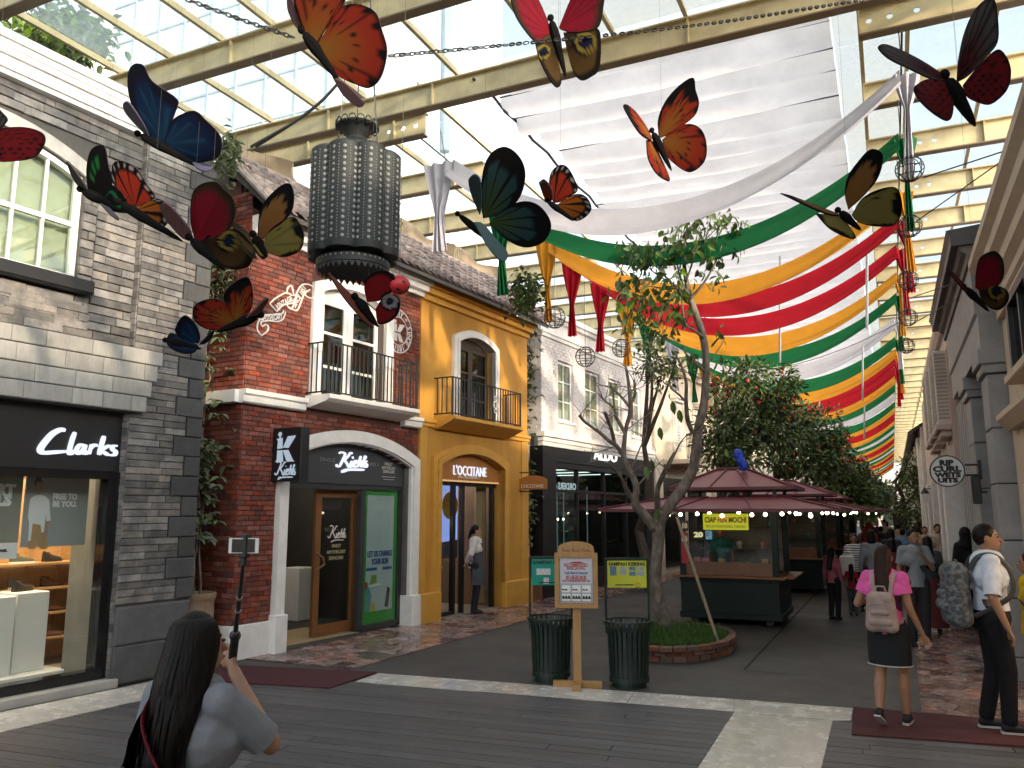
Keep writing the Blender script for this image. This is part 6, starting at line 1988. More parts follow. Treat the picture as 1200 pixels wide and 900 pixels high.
def butterfly(label, depth, cf, near, far, body, back=(.5, .42, .42), tilt=25, ftilt=68, eye=None, feye=None, brad=.032, flatfar=None, bt=0.0):
    """near/far: lists of (name, outline, root) in photo pixels; the far wings lie on a steeper plane through the same body"""
    a, b_ = Vector(atd(*body[0], depth)), Vector(atd(*body[1], depth + bt))
    c = (a + b_) / 2
    t = wthing('paper_butterfly', label, 'butterfly', c.x, c.y, c.z, 'giant butterflies hung overhead')
    B = np.array((b_ - a).normalized())
    vd = ray(*((body[0][0] + body[1][0]) / 2, (body[0][1] + body[1][1]) / 2)); vd = vd / np.linalg.norm(vd)
    for lst, tl, ey, fl in ((near, tilt, eye, None), (far, ftilt, feye or eye, flatfar)):
        for nm, poly, root in lst:
            cu, cv = sum(p[0] for p in poly) / len(poly), sum(p[1] for p in poly) / len(poly)
            out = np.array(Vector(atd(cu, cv, depth)) - Vector(atd(*root, depth)))
            out = out - B * (out @ B); out = out / np.linalg.norm(out)
            W = out * math.cos(R(tl)) - vd * math.sin(R(tl)) * (1 if tl > 0 else 1)
            nrm = np.cross(B, W); nrm = nrm / np.linalg.norm(nrm)
            e = {'fore': nm == 'forewing'}
            if ey: e['eye'] = ey
            wing(t, nm, poly, root, np.array(atd(*root, depth)) + (np.array(atd(*root, depth)) * 0), nrm, cf, e, back, flat=fl)
    mb = MB(); ax = b_ - a; L_ = ax.length
    mb.tube([a + ax * q for q in (0, .06, .2, .35, .5, .7, .9, 1)], [brad * k for k in (.3, .9, 1.25, 1.3, 1.0, .8, .5, .15)], 8)
    h = a - ax.normalized() * brad * .7; mb.ell(h, brad * .9, 8, 6)
    mb.build('body', M['soft_black'], t)
    mb = MB(); mb.tube([c, (c.x + .02, c.y, 7.35)], .0011, 4); mb.build('hanging_wire', M['cable'], t)
    return t
PK = (.55, .34, .36); GR = (.42, .42, .46)
butterfly('dark blue butterfly with black edges beside the left cornice', 6.7, c_blue, [('forewing', [(192, 168), (165, 150), (151, 112), (150, 86), (157, 75), (168, 77), (178, 95), (206, 115), (207, 126), (199, 145)], (192, 165)), ('hindwing', [(192, 170), (200, 144), (212, 134), (228, 130), (240, 140), (258, 160), (257, 182), (240, 190), (222, 190), (204, 180)], (196, 168))],
          [('forewing', [(176, 164), (150, 137), (144, 125), (146, 120), (152, 122), (168, 146)], (174, 160)), ('hindwing', [(225, 189), (248, 194), (243, 200), (232, 197)], (228, 190))], ((164, 158), (236, 197)), back=(.45, .46, .66), flatfar=(.45, .46, .66))
butterfly('black swallowtail with green bands, furthest left of the wall group', 6.3, c_swallow, [('forewing', [(131, 222), (120, 234), (105, 226), (101, 205), (103, 185), (108, 174), (118, 170), (123, 174), (127, 196), (131, 206)], (122, 228)), ('hindwing', [(120, 234), (131, 218), (140, 220), (150, 235), (158, 245), (148, 250), (128, 246)], (124, 234))],
          [('forewing', [(77, 189), (83, 194), (102, 222), (99, 226), (86, 211)], (100, 223)), ('hindwing', [(116, 236), (122, 237), (140, 256), (131, 252)], (118, 236))], ((97, 223), (140, 247)), back=GR, flatfar=(.36, .36, .37))
butterfly('red and orange monarch with white dots over the swallowtail', 6.0, c_monarch, [('forewing', [(150, 242), (143, 226), (132, 214), (131, 195), (137, 189), (147, 190), (160, 198), (172, 217), (181, 231), (166, 241)], (158, 243)), ('hindwing', [(156, 248), (172, 236), (185, 233), (198, 243), (195, 262), (188, 266), (172, 260)], (158, 247))],
          [('forewing', [(186, 242), (193, 238), (205, 248), (222, 270), (222, 281), (212, 278), (196, 260)], (212, 277))], ((141, 238), (214, 283)), back=PK, flatfar=(.62, .4, .45))
butterfly('maroon peacock butterfly with blue eye spot near the vines', 5.9, c_peacock, [('forewing', [(228, 282), (223, 256), (225, 228), (235, 216), (252, 213), (262, 222), (272, 232), (275, 250), (268, 270), (255, 285)], (230, 280)), ('hindwing', [(232, 287), (258, 275), (275, 268), (290, 280), (297, 295), (291, 312), (275, 316), (258, 310), (242, 298)], (234, 285))],
          [('hindwing', [(272, 258), (290, 272), (300, 300), (292, 297), (280, 280)], (276, 262))], ((224, 280), (263, 316)), back=(.3, .28, .16), eye=(268, 282, 11))
butterfly('orange and pale yellow butterfly with black tips beside the lantern', 6.2, c_yellow, [('forewing', [(303, 282), (302, 268), (305, 245), (315, 230), (330, 217), (340, 216), (344, 232), (340, 250), (328, 262), (312, 276)], (306, 280)), ('hindwing', [(308, 290), (315, 271), (332, 258), (345, 255), (355, 272), (352, 292), (335, 301), (318, 298)], (310, 288))],
          [('hindwing', [(296, 289), (301, 284), (314, 297), (309, 303)], (302, 288))], ((298, 277), (313, 301)), back=(.36, .36, .16))
butterfly('bright red orange butterfly low beside the brick corner', 6.0, c_orange, [('hindwing', [(275, 378), (268, 385), (250, 387), (238, 384), (228, 376), (226, 366), (229, 357), (243, 351), (258, 352), (268, 362)], (275, 377)), ('forewing', [(276, 378), (269, 366), (262, 346), (275, 331), (290, 325), (296, 340), (295, 360), (286, 374)], (277, 376))],
          [('forewing', [(286, 376), (300, 362), (312, 350), (314, 354), (303, 369), (292, 378)], (288, 376))], ((302, 370), (254, 389)), back=PK, flatfar=(.6, .36, .36))
butterfly('small dark blue butterfly below the orange butterfly by the vines', 6.3, c_blue, [('hindwing', [(232, 404), (228, 412), (215, 414), (200, 408), (195, 400), (200, 390), (215, 396)], (230, 404)), ('forewing', [(232, 403), (212, 396), (205, 386), (215, 370), (228, 379), (234, 394)], (231, 402))],
          [('forewing', [(233, 404), (245, 392), (251, 388), (248, 396), (240, 403)], (235, 403))], ((196, 399), (236, 409)), back=(.3, .34, .5), brad=.024)
butterfly('large red orange butterfly at the top, left of centre', 5.3, c_orange, [('forewing', [(366, 58), (352, 34), (344, 5), (340, -24), (370, -32), (402, -20), (404, 0), (388, 22), (374, 45)], (366, 56)), ('hindwing', [(368, 60), (384, 32), (396, 12), (408, 5), (425, 6), (440, 15), (447, 35), (453, 60), (446, 90), (432, 103), (414, 98), (394, 88), (378, 72)], (370, 58))],
          [('forewing', [(336, -6), (342, 0), (348, 28), (360, 44), (346, 31), (337, 12)], (356, 40)), ('hindwing', [(389, 90), (405, 99), (424, 119), (420, 126), (402, 112)], (392, 92))], ((356, 38), (398, 96)), back=PK, flatfar=(.6, .42, .44))
butterfly('maroon peacock butterfly with two eye spots, top centre', 6.6, c_peacock, [('forewing', [(655, 32), (668, 0), (680, -20), (712, -25), (708, 0), (702, 30), (685, 37), (664, 37)], (656, 34)), ('hindwing', [(660, 38), (680, 36), (700, 33), (704, 50), (702, 80), (692, 90), (681, 94), (672, 85), (665, 62)], (661, 40))],
          [('forewing', [(645, 46), (630, 50), (612, 30), (602, 10), (598, -20), (622, -15), (642, 24)], (646, 40)), ('hindwing', [(628, 50), (645, 41), (654, 70), (658, 95), (653, 102), (643, 90), (633, 70)], (648, 46))], ((646, 24), (663, 90)), tilt=20, ftilt=45, back=(.2, .16, .1), eye=(687, 50, 12), feye=(637, 61, 8))
butterfly('orange red butterfly against the white fabric roof', 8.2, c_orange, [('forewing', [(772, 162), (771, 140), (780, 118), (796, 100), (812, 91), (815, 105), (819, 120), (815, 134), (803, 145), (785, 157)], (774, 160)), ('hindwing', [(776, 164), (790, 151), (808, 145), (822, 152), (828, 170), (825, 190), (808, 202), (790, 192), (780, 180)], (778, 164))],
          [('forewing', [(763, 165), (750, 156), (738, 138), (731, 124), (736, 123), (748, 134), (761, 154)], (764, 162)), ('hindwing', [(758, 164), (765, 166), (775, 185), (785, 209), (781, 211), (769, 202), (760, 185)], (763, 167))], ((765, 155), (787, 200)), back=(.42, .16, .1), ftilt=55)
butterfly('teal green black-veined butterfly beside the white drape', 6.8, c_green, [('forewing', [(566, 256), (563, 232), (566, 200), (574, 181), (588, 172), (602, 177), (613, 192), (615, 212), (606, 236), (584, 252)], (568, 254)), ('hindwing', [(573, 262), (590, 245), (612, 236), (630, 240), (643, 255), (645, 270), (635, 285), (614, 290), (592, 280)], (575, 260))],
          [('forewing', [(562, 252), (552, 228), (549, 211), (556, 205), (562, 212), (564, 232)], (562, 250)), ('hindwing', [(556, 260), (566, 262), (582, 280), (595, 296), (590, 306), (574, 291)], (562, 262))], ((538, 252), (596, 300)), back=(.25, .4, .42), flatfar=(.2, .36, .38), brad=.026)
butterfly('red monarch with white margin dots below the white banner', 7.6, c_monarch, [('forewing', [(648, 238), (643, 216), (647, 200), (658, 193), (668, 200), (677, 222), (668, 230), (656, 237)], (649, 237)), ('hindwing', [(651, 241), (664, 232), (677, 227), (688, 232), (693, 245), (684, 256), (671, 258)], (653, 240))],
          [('forewing', [(631, 214), (637, 211), (645, 220), (647, 234), (640, 237)], (645, 235))], ((642, 236), (672, 259)), back=PK, brad=.024)
butterfly('grey winged butterfly with red spotted hindwings, top right', 6.0, c_redspot, [('forewing', [(1121, 97), (1123, 70), (1130, 38), (1142, 12), (1158, -3), (1166, 0), (1170, 25), (1169, 50), (1155, 68), (1136, 88)], (1122, 94)), ('hindwing', [(1128, 100), (1146, 78), (1168, 58), (1180, 67), (1185, 85), (1180, 106), (1162, 122), (1146, 120), (1133, 113)], (1130, 100))],
          [('forewing', [(1110, 95), (1092, 92), (1066, 80), (1042, 68), (1030, 55), (1040, 52), (1070, 65), (1098, 82)], (1110, 93)), ('hindwing', [(1113, 98), (1118, 118), (1114, 140), (1100, 136), (1080, 119), (1072, 102), (1090, 92)], (1113, 100))], ((1109, 92), (1143, 148)), back=(.3, .24, .24), brad=.045, tilt=22, ftilt=42)
butterfly('brown and yellow butterfly with black tips over the green banner', 7.2, c_yellow, [('forewing', [(994, 246), (990, 228), (993, 208), (1005, 190), (1020, 175), (1034, 180), (1033, 198), (1025, 215), (1008, 234)], (995, 244)), ('hindwing', [(998, 252), (1010, 233), (1030, 222), (1050, 220), (1057, 236), (1055, 255), (1045, 265), (1022, 265), (1005, 260)], (1000, 250))],
          [('forewing', [(915, 226), (930, 230), (960, 242), (984, 252), (962, 248)], (982, 250)), ('hindwing', [(957, 250), (985, 254), (1002, 275), (998, 279), (974, 268)], (985, 256))], ((984, 248), (1009, 270)), back=(.16, .12, .06), ftilt=55)
butterfly('maroon peacock butterfly with green eye spot by the right shop window', 7.0, c_peacock, [('forewing', [(1143, 337), (1144, 318), (1148, 303), (1158, 296), (1168, 295), (1176, 306), (1176, 325), (1166, 338), (1150, 341)], (1145, 336)), ('hindwing', [(1147, 341), (1166, 335), (1180, 340), (1182, 352), (1172, 363), (1160, 361), (1150, 351)], (1149, 341))],
          [('forewing', [(1110, 314), (1116, 318), (1134, 337), (1132, 341), (1122, 330)], (1133, 338))], ((1131, 337), (1159, 365)), back=(.12, .1, .06), eye=(1168, 341, 9), brad=.026)
butterfly('red butterfly with white ringed eye spots under the lantern', 6.2, c_redeye, [('forewing', [(430, 354), (427, 336), (434, 322), (450, 317), (462, 325), (460, 340), (446, 352)], (432, 354)), ('hindwing', [(440, 362), (448, 350), (460, 345), (468, 352), (466, 368), (455, 378), (443, 379)], (442, 362))],
          [('forewing', [(385, 319), (392, 325), (420, 354), (438, 382), (430, 378), (405, 350)], (434, 378))], ((418, 350), (443, 383)), back=(.34, .14, .1), eye=(457, 353, 9), flatfar=(.34, .14, .1))
butterfly('faded pink red butterfly cut by the left edge', 5.4, c_redspot, [('hindwing', [(-12, 160), (0, 151), (28, 149), (50, 157), (50, 172), (36, 186), (0, 190), (-20, 186)], (-12, 172)), ('forewing', [(-12, 170), (-30, 150), (-32, 125), (-14, 118), (2, 132), (8, 141), (0, 149)], (-12, 168))], [], ((-30, 166), (2, 180)), back=PK)
# ladybird
lb = wthing('paper_ladybird', 'round red ladybird with black spots beside the lantern base', 'ladybird', *atd(468, 334, 6.15))
c = Vector(atd(468, 334, 6.15)); b = MB(); b.ell(c, (.08, .08, .075), 18, 12); b.build('shell', mat('ladybird_red', (.42, .015, .02), .4), lb, smooth=True)
rng = random.Random(4)
for i in range(26):
    n = Vector((rng.gauss(0, 1), rng.gauss(0, 1), rng.gauss(0, 1))).normalized()
    b = MB(); oct_disc(b, c + n * .079, n, n.orthogonal().normalized(), .011, 8); b.build('spot', M['black'], lb, fix=False)
b = MB(); b.ell(c + Vector((-.06, -.02, .06)), .035, 10, 8); b.tube([c + Vector((0, 0, .07)), (c.x, c.y, 7.3)], .002, 4); b.build('head', M['black'], lb)
# ================================================================== STREET FURNITURE
M['bin'] = mat('dark_green_bin_paint', (.012, .028, .022), .4, var=.2, vs=14)
def flat_sheet(parent, name, c, wd, h, rx, m, t=.006, back=0.0):
    X = Vector(rx).normalized(); N_ = X.cross(Vector((0, 0, 1)))
    c = Vector(c) - N_ * back
    b = MB(); vs = []
    for z in (-h / 2, h / 2):
        for s_ in (-wd / 2, wd / 2):
            for n in (0, -t): vs.append(c + X * s_ + Vector((0, 0, z)) + N_ * n)
    b.add(vs, [(0, 2, 6, 4), (1, 5, 7, 3), (0, 4, 5, 1), (2, 3, 7, 6), (0, 1, 3, 2), (4, 6, 7, 5)])
    return b.build(name, m, parent)
def litter_bin(u, v, hr, label, sign_m, title, green):
    p = ground(u, v); d = proj(p)[2]; x, y = float(p[0]), float(p[1]) + .2
    t = wthing('litter_bin', label, 'bin', x, y, 0, 'slatted litter bins')
    H = .69; r0, r1 = .205, .265
    n = 26; me = None
    for i in range(n):
        a = 2 * math.pi * i / n
        c_, s_ = math.cos(a), math.sin(a)
        prof = [(r0, .06), (r0 + .012, .3), (r0 + .02, .5), (r0 + .028, .58), (r1, H - .015)]
        hw = .0175; tx, ty = -s_ * hw, c_ * hw
        b = MB(); vs = []
        for r_, z in prof:
            for k in (-1, 1):
                vs.append((x + c_ * r_ + tx * k, y + s_ * r_ + ty * k, z)); vs.append((x + c_ * (r_ - .006) + tx * k, y + s_ * (r_ - .006) + ty * k, z))
        fs = []
        for q in range(len(prof) - 1):
            o = q * 4; fs += [(o, o + 2, o + 6, o + 4), (o + 1, o + 5, o + 7, o + 3), (o, o + 4, o + 5, o + 1), (o + 2, o + 3, o + 7, o + 6)]
        b.add(vs, fs); b.build('slat', M['bin'], t, fix=False)
    b = MB(); b.lathe([(r1 - .012, H - .02), (r1 + .012, H - .02), (r1 + .012, H), (r1 - .012, H), (r1 - .012, H - .02)], 32, (x, y, 0)); b.build('rim', M['bin'], t)
    b = MB(); b.lathe([(0, 0), (r0 - .02, 0), (r0 - .02, .05), (r0 + .012, .055), (r0 + .012, .11), (0, .11)], 28, (x, y, 0)); b.build('base', M['bin'], t)
    b = MB(); b.lathe([(r0 + .0, .12), (r0 - .006, .5), (r0 + .002, .575)], 24, (x, y, 0)); b.build('liner', M['black'], t)
    X = Vector((R_[0], R_[1], 0)); N_ = X.cross(Vector((0, 0, 1)))
    c = Vector((x, y, 0)) - N_ * .02
    sw = .235; zt = 1.34
    b = MB()
    for k in (-1, 1): b.tube([c + X * sw * k + Vector((0, 0, .55)), c + X * sw * k + Vector((0, 0, zt))], .013, 8)
    b.beam(c - X * sw + Vector((0, 0, zt)), c + X * sw + Vector((0, 0, zt)), .025, .025)
    b.build('sign_frame', M['bin'], t)
    sg = flat_sheet(t, 'sign', c + Vector((0, 0, 1.175)) + N_ * .02, .43, .29, X, sign_m)
    f = c + N_ * .0225
    lettering(sg, 'lettering', title, .05, f + Vector((0, 0, 1.285)), M['dark_print'], X, width=.4, bold=.002, ext=.001)
    cols_ = [mat('sign_picture_blue', (.1, .18, .3), .6, var=.5, vs=60), mat('sign_picture_grey', (.3, .34, .4), .6, var=.5, vs=60)] if not green else [mat('sign_picture_white', (.6, .6, .58), .6, var=.4, vs=60)] * 2
    for k, (dx, dz, ww, hh) in enumerate(((-.15, .06, .07, .1), (-.04, .06, .07, .08), (.06, .085, .07, .04), (.15, .085, .07, .04), (.06, .03, .07, .045), (.15, .03, .08, .05)) if not green else ((-.08, .03, .16, .07), (-.05, -.07, .06, .07))):
        flat_sheet(sg, 'picture', f + X * dx + Vector((0, 0, 1.15 + dz)), ww, hh, X, cols_[k % 2], .001)
    flat_sheet(sg, 'small_print', f + X * -.03 + Vector((0, 0, 1.06)), .2, .012, X, M['dark_print'], .001)
    b = MB(); cc = f + X * .12 + Vector((0, 0, 1.06)); b.tube([cc + X * .025 * math.cos(q) + Vector((0, 0, .025 * math.sin(q))) for q in [2 * math.pi * i / 12 for i in range(13)]], .003, 4, cap=False); b.build('forbidden_ring', mat('red_print', (.4, .03, .03), .5), sg)
    return t
litter_bin(638, 801, 0, 'dark green slatted litter bin with turquoise sign, left of the notice board', mat('turquoise_sign', (.0, .27, .2), .5, var=.1), 'SAMPAH BASAH', True)
litter_bin(731, 808, 0, 'dark green slatted litter bin with yellow sign, right of the notice board', mat('yellow_sign', (.5, .55, .04), .5, var=.12), 'SAMPAH KERING', False)

# wooden notice board
p = ground(677, 806); bx, by = float(p[0]), float(p[1])
X = Vector((R_[0], R_[1], 0)); X = (X + Vector((.0, -.12, 0))).normalized(); N_ = X.cross(Vector((0, 0, 1)))
nb = wthing('notice_board', 'pine notice board with a sale poster on a cross base', 'sign', bx, by, 0)
D = 8.45; S_ = D / F
c0 = Vector((bx, by, 0))
def nbp(s_, z, n=0): return c0 + X * s_ + Vector((0, 0, z)) + N_ * n
zB, zT, zA = atd(671, 716, D)[2], atd(671, 650, D)[2], atd(671, 636, D)[2]
b = MB(); b.beam(nbp(-.0, .06), nbp(-.0, zB + .2), .085, .06, up=N_); b.build('post', M['wood'], nb)
b = MB(); b.beam(nbp(-.26, .035), nbp(.26, .035), .08, .07); b.build('foot', M['wood'], nb)
b = MB(); b.beam(nbp(0, .036, -.25), nbp(0, .036, .25), .08, .07); b.build('foot', M['wood'], nb)
hw = 26 * S_
outl = [(-hw, zB), (hw, zB), (hw, zT), (hw * .86, zT)] + [(hw * .86 * math.cos(q), zT + .045 + (zA - zT - .045) * math.sin(q)) for q in [math.pi * i / 10 for i in range(1, 10)]] + [(-hw * .86, zT), (-hw, zT)]
b = MB(); n_ = len(outl)
b.add([nbp(a, z, .05) for a, z in outl] + [nbp(a, z, .02) for a, z in outl], [tuple(range(n_)), tuple(range(2 * n_ - 1, n_ - 1, -1))] + [(i, i + n_, (i + 1) % n_ + n_, (i + 1) % n_) for i in range(n_)])
brd = b.build('board', M['wood'], nb)
fr = MB()
for a in ((-hw, -hw + .05, zB, zT), (hw - .05, hw, zB, zT)): fr.beam(nbp((a[0] + a[1]) / 2, a[2], .06), nbp((a[0] + a[1]) / 2, a[3], .06), .05, .03, up=N_)
fr.beam(nbp(-hw + .05, zB + .025, .06), nbp(hw - .05, zB + .025, .06), .03, .05); fr.beam(nbp(-hw + .05, zT - .025, .06), nbp(hw - .05, zT - .025, .06), .03, .05)
fr.build('frame', M['wood'], brd)
pw_, ph_ = hw * 2 - .11, (zT - zB) - .11; pz = (zT + zB) / 2
ps = flat_sheet(brd, 'poster', nbp(0, pz, .056), pw_, ph_, X, mat('pale_poster_paper', (.55, .58, .63), .5, var=.06))
RD = bpy.data.materials['red_print']
fz = lambda q: pz + ph_ * (.5 - q)
for tx, q, ww, m_, sz in (('RECOMMENDED', .155, .74, RD, .05), ('BASE SAVING', .225, .56, RD, .05), ('Cash Back & Rewards', .33, .7, M['blue_print'], .04), ('BUY 1 GET DISC 30% OFF', .415, .62, RD, .03), ('BUY 2 GET DISC 50% OFF', .465, .62, RD, .03), ('BUY 3 OR MORE GET DISC 70%', .515, .84, RD, .03)):
    lettering(ps, 'lettering', tx, sz, nbp(0, fz(q), .0575), m_, X, width=ww * pw_, bold=.001, ext=.001)
b = MB(); b.add([nbp(-.08, fz(.115), .058), nbp(.1, fz(.115), .058), nbp(.04, fz(.075), .058), nbp(-.03, fz(.08), .058)], [(0, 1, 2, 3)]); b.build('red_mark', RD, ps, fix=False)
flat_sheet(ps, 'picture_strip', nbp(0, fz(.78), .0572), pw_ * .98, ph_ * .42, X, mat('grey_blue_print', (.36, .4, .47), .5), .001)
for r_ in range(2):
    for c_ in range(3):
        q = flat_sheet(ps, 'picture', nbp((c_ - 1) * pw_ * .31, fz(.69 + r_ * .19), .059), pw_ * .26, ph_ * .16, X, M['print_white'], .001)
        for k in range(2 + r_):
            b = MB(); hh = .035 if r_ else .016
            b.add([nbp((c_ - 1) * pw_ * .31 + (k - 1) * .03 - .014, fz(.725 + r_ * .19), .0605), nbp((c_ - 1) * pw_ * .31 + (k - 1) * .03 + .018, fz(.725 + r_ * .19), .0605), nbp((c_ - 1) * pw_ * .31 + (k - 1) * .03 + .006, fz(.725 + r_ * .19) + hh, .0605), nbp((c_ - 1) * pw_ * .31 + (k - 1) * .03 - .012, fz(.725 + r_ * .19) + hh * .8, .0605)], [(0, 1, 2, 3)])
            b.build('printed_shoe', M['dark_print'], q, fix=False)
lettering(brd, 'lettering', 'Fun For You', .05, nbp(0, zT + .03, .053), mat('carved_lettering', (.2, .11, .04), .7), X, width=.3, ext=.002)

# ================================================================== KIOSKS
M['kiosk_green'] = mat('dark_green_kiosk_paint', (.006, .016, .015), .45, var=.25, vs=6, spec=.25)
M['kiosk_roof'] = mat('maroon_metal_roof', (.2, .05, .058), .42, var=.14, vs=3, rvar=.08)
M['kiosk_rib'] = mat('maroon_roof_rib', (.12, .022, .028), .45)
M['counter_wood'] = mat('brown_counter_wood', (.16, .075, .04), .4, var=.2, vs=5)
def kiosk(x0, x1, y0, y1, label, ov=1.05, rich=True):
    cx, cyy = (x0 + x1) / 2, (y0 + y1) / 2
    k = wthing('market_kiosk', label, 'kiosk', cx, cyy, 0, 'maroon roofed market kiosks')
    b = MB(); b.bbox(x0, x1, y0, y1, .14, .76, .015); base = b.build('base_cabinet', M['kiosk_green'], k)
    b = MB(); b.bbox(x0 - .02, x1 + .02, y0 - .02, y1 + .02, .1, .2, .01); b.bbox(x0 - .015, x1 + .015, y0 - .015, y1 + .015, .7, .765, .01); b.build('base_moulding', M['kiosk_green'], base)
    for ix in (x0 + .2, x1 - .2):
        for iy in (y0 + .15, y1 - .15):
            b = MB(); b.lathe([(0, -.03), (.065, -.03), (.07, -.02), (.07, .02), (.065, .03), (0, .03)], 14); q = b.build('wheel', M['black'], k, off=(0, 0, 0)); o = OFF[k.name]; q.location = (ix - o[0], iy - o[1], .072); q.rotation_euler = (R(90), 0, 0)
    b = MB(); b.bbox(x0 - .1, x1 + .1, y0 - .14, y0 + .1, .765, .8, .008); b.bbox(x1 - .1, x1 + .22, y0 + .1, y1, .765, .8, .008); b.build('counter', M['wood_dark'], k)
    b = MB(); b.bbox(x0 + .1, x1 - .1, y0 + .02, y0 + .06, .8, 1.02, .006); b.build('counter_front', M['counter_wood'], k)
    for ix in (x0, x1 - .1):
        for iy in (y0, y1 - .1):
            b = MB(); b.bbox(ix, ix + .1, iy, iy + .1, .77, 2.1, .006); b.build('corner_post', M['kiosk_green'], k)
    b = MB(); b.box(x0 + .1, x1 - .1, y1 - .04, y1 - .02, .8, 2.0); b.build('back_wall', mat('kiosk_back_panel', (.2, .19, .17), .6, var=.25, vs=6) if 'kiosk_back_panel' not in bpy.data.materials else bpy.data.materials['kiosk_back_panel'], k)
    MB().box(x0 + .1, x1 - .1, y0 + .03, y0 + .036, 1.02, 1.32).build('sneeze_guard', M['glass'], k)
    # roof: skirt, upper hip, ridge
    e0 = (x0 - ov, x1 + ov, y0 - ov - .1, y1 + ov); ez = 1.885
    t0 = (x0 - .05, x1 + .1, y0 - .05, y1 + .05); tz = 2.1
    def quad(a, az, c, cz, name, m, th=.03):
        A = [(a[0], a[2], az), (a[1], a[2], az), (a[1], a[3], az), (a[0], a[3], az)]; Bq = [(c[0], c[2], cz), (c[1], c[2], cz), (c[1], c[3], cz), (c[0], c[3], cz)]
        b = MB()
        for i in range(4):
            j = (i + 1) % 4
            b.add([A[i], A[j], Bq[j], Bq[i]] + [(p[0], p[1], p[2] - th) for p in (A[i], A[j], Bq[j], Bq[i])], [(0, 1, 2, 3), (7, 6, 5, 4), (0, 4, 5, 1)])
        o = b.build(name, m, k, fix=False)
        rb = MB()
        for i in range(4): rb.beam(Vector(A[i]) + Vector((0, 0, .01)), Vector(Bq[i]) + Vector((0, 0, .01)), .045, .03)
        for i in range(4):
            j = (i + 1) % 4
            for t in (.33, .66): rb.beam(Vector(A[i]).lerp(Vector(A[j]), t) + Vector((0, 0, .008)), Vector(Bq[i]).lerp(Vector(Bq[j]), t) + Vector((0, 0, .008)), .025, .022)
            rb.beam(Vector(A[i]) - Vector((0, 0, .01)), Vector(A[j]) - Vector((0, 0, .01)), .03, .05)
        rb.build('roof_rib', M['kiosk_rib'], o)
        return o
    quad(e0, ez, t0, tz, 'roof_skirt', M['kiosk_roof'])
    u0 = (x0 - .12, x1 + .3, y0 - .1, y1 + .1); uz = 2.25
    r0 = (cx - .25, cx + .25, cyy - .04, cyy + .04); rz_ = 2.6
    quad(u0, uz, r0, rz_, 'upper_roof', M['kiosk_roof'])
    b = MB(); b.bbox(r0[0] - .02, r0[1] + .02, r0[2] - .03, r0[3] + .03, rz_ - .01, rz_ + .03, .01); b.build('ridge', M['kiosk_rib'], k)
    b = MB(); b.box(x0 + .1, x1 - .05, y0 + .08, y1 - .08, 2.0, 2.04); [b.box(ix, ix + .06, iy, iy + .06, 2.04, 2.3) for ix in (x0 + .05, x1 - .05) for iy in (y0 + .05, y1 - .1)]; b.build('roof_frame', M['black'], k)
    # light bulbs on cords under the eaves
    for i in range(13 if rich else 8):
        t = i / (12 if rich else 7); bxx = x0 - .3 + (x1 - x0 + 1.1) * t; byy = y0 - .25 - .12 * (i % 3); bz = 1.84 - .02 * (i % 2) - .015 * (i % 3)
        b = MB(); b.ell((bxx, byy, bz), .03, 10, 7); q = b.build('light_bulb', M['bulb'], k)
        b = MB(); b.tube([(bxx, byy, bz + .025), (bxx, byy, bz + .2)], .008, 5); b.build('lamp_cord', M['black'], q)
    # goods
    rg = random.Random(int(cx * 100 + cyy * 10))
    gm = [bpy.data.materials.get(n) or mat(n, c_, .5) for n, c_ in (('goods_pink', (.5, .2, .24)), ('goods_white', (.6, .6, .56)), ('goods_tan', (.4, .28, .14)), ('goods_teal', (.1, .26, .26)), ('goods_red', (.35, .04, .04)))]
    for i in range(9 if rich else 5):
        xx = x0 + .2 + (x1 - x0 - .5) * i / (8 if rich else 4); w_ = rg.uniform(.08, .14); h_ = rg.uniform(.08, .2)
        b = MB(); b.bbox(xx, xx + w_, y0 + .15, y0 + .15 + w_, .801, .9 + h_, .01); b.build('packet', gm[rg.randrange(5)], k)
        b = MB(); b.lathe([(0, 0), (.05, 0), (.055, .1), (.035, .13), (0, .13)], 10, (xx + .03, y1 - .25, .8 + .4 * (i % 3))); b.build('jar', gm[rg.randrange(5)], k)
    for q in range(2): MB().box(x0 + .1, x1 - .1, y1 - .35, y1 - .05, 1.18 + .4 * q, 1.2 + .4 * q).build('back_shelf', M['counter_wood'], k)
    return k
KX0_, KX1_, KY0 = -3.36, -1.74, 14.05
k1 = kiosk(KX0_, KX1_, KY0, 15.6, 'nearest maroon roofed kiosk with yellow hanging sign')
k2 = kiosk(-3.3, -1.55, 20.2, 22.0, 'second maroon roofed kiosk, behind the nearest', 1.1, True)
k3 = kiosk(-3.2, -1.45, 26, 28, 'third maroon roofed kiosk along the street', 1.2, False)
k4 = kiosk(-3.1, -1.35, 32, 34, 'farthest maroon roofed kiosk along the street', 1.3, False)
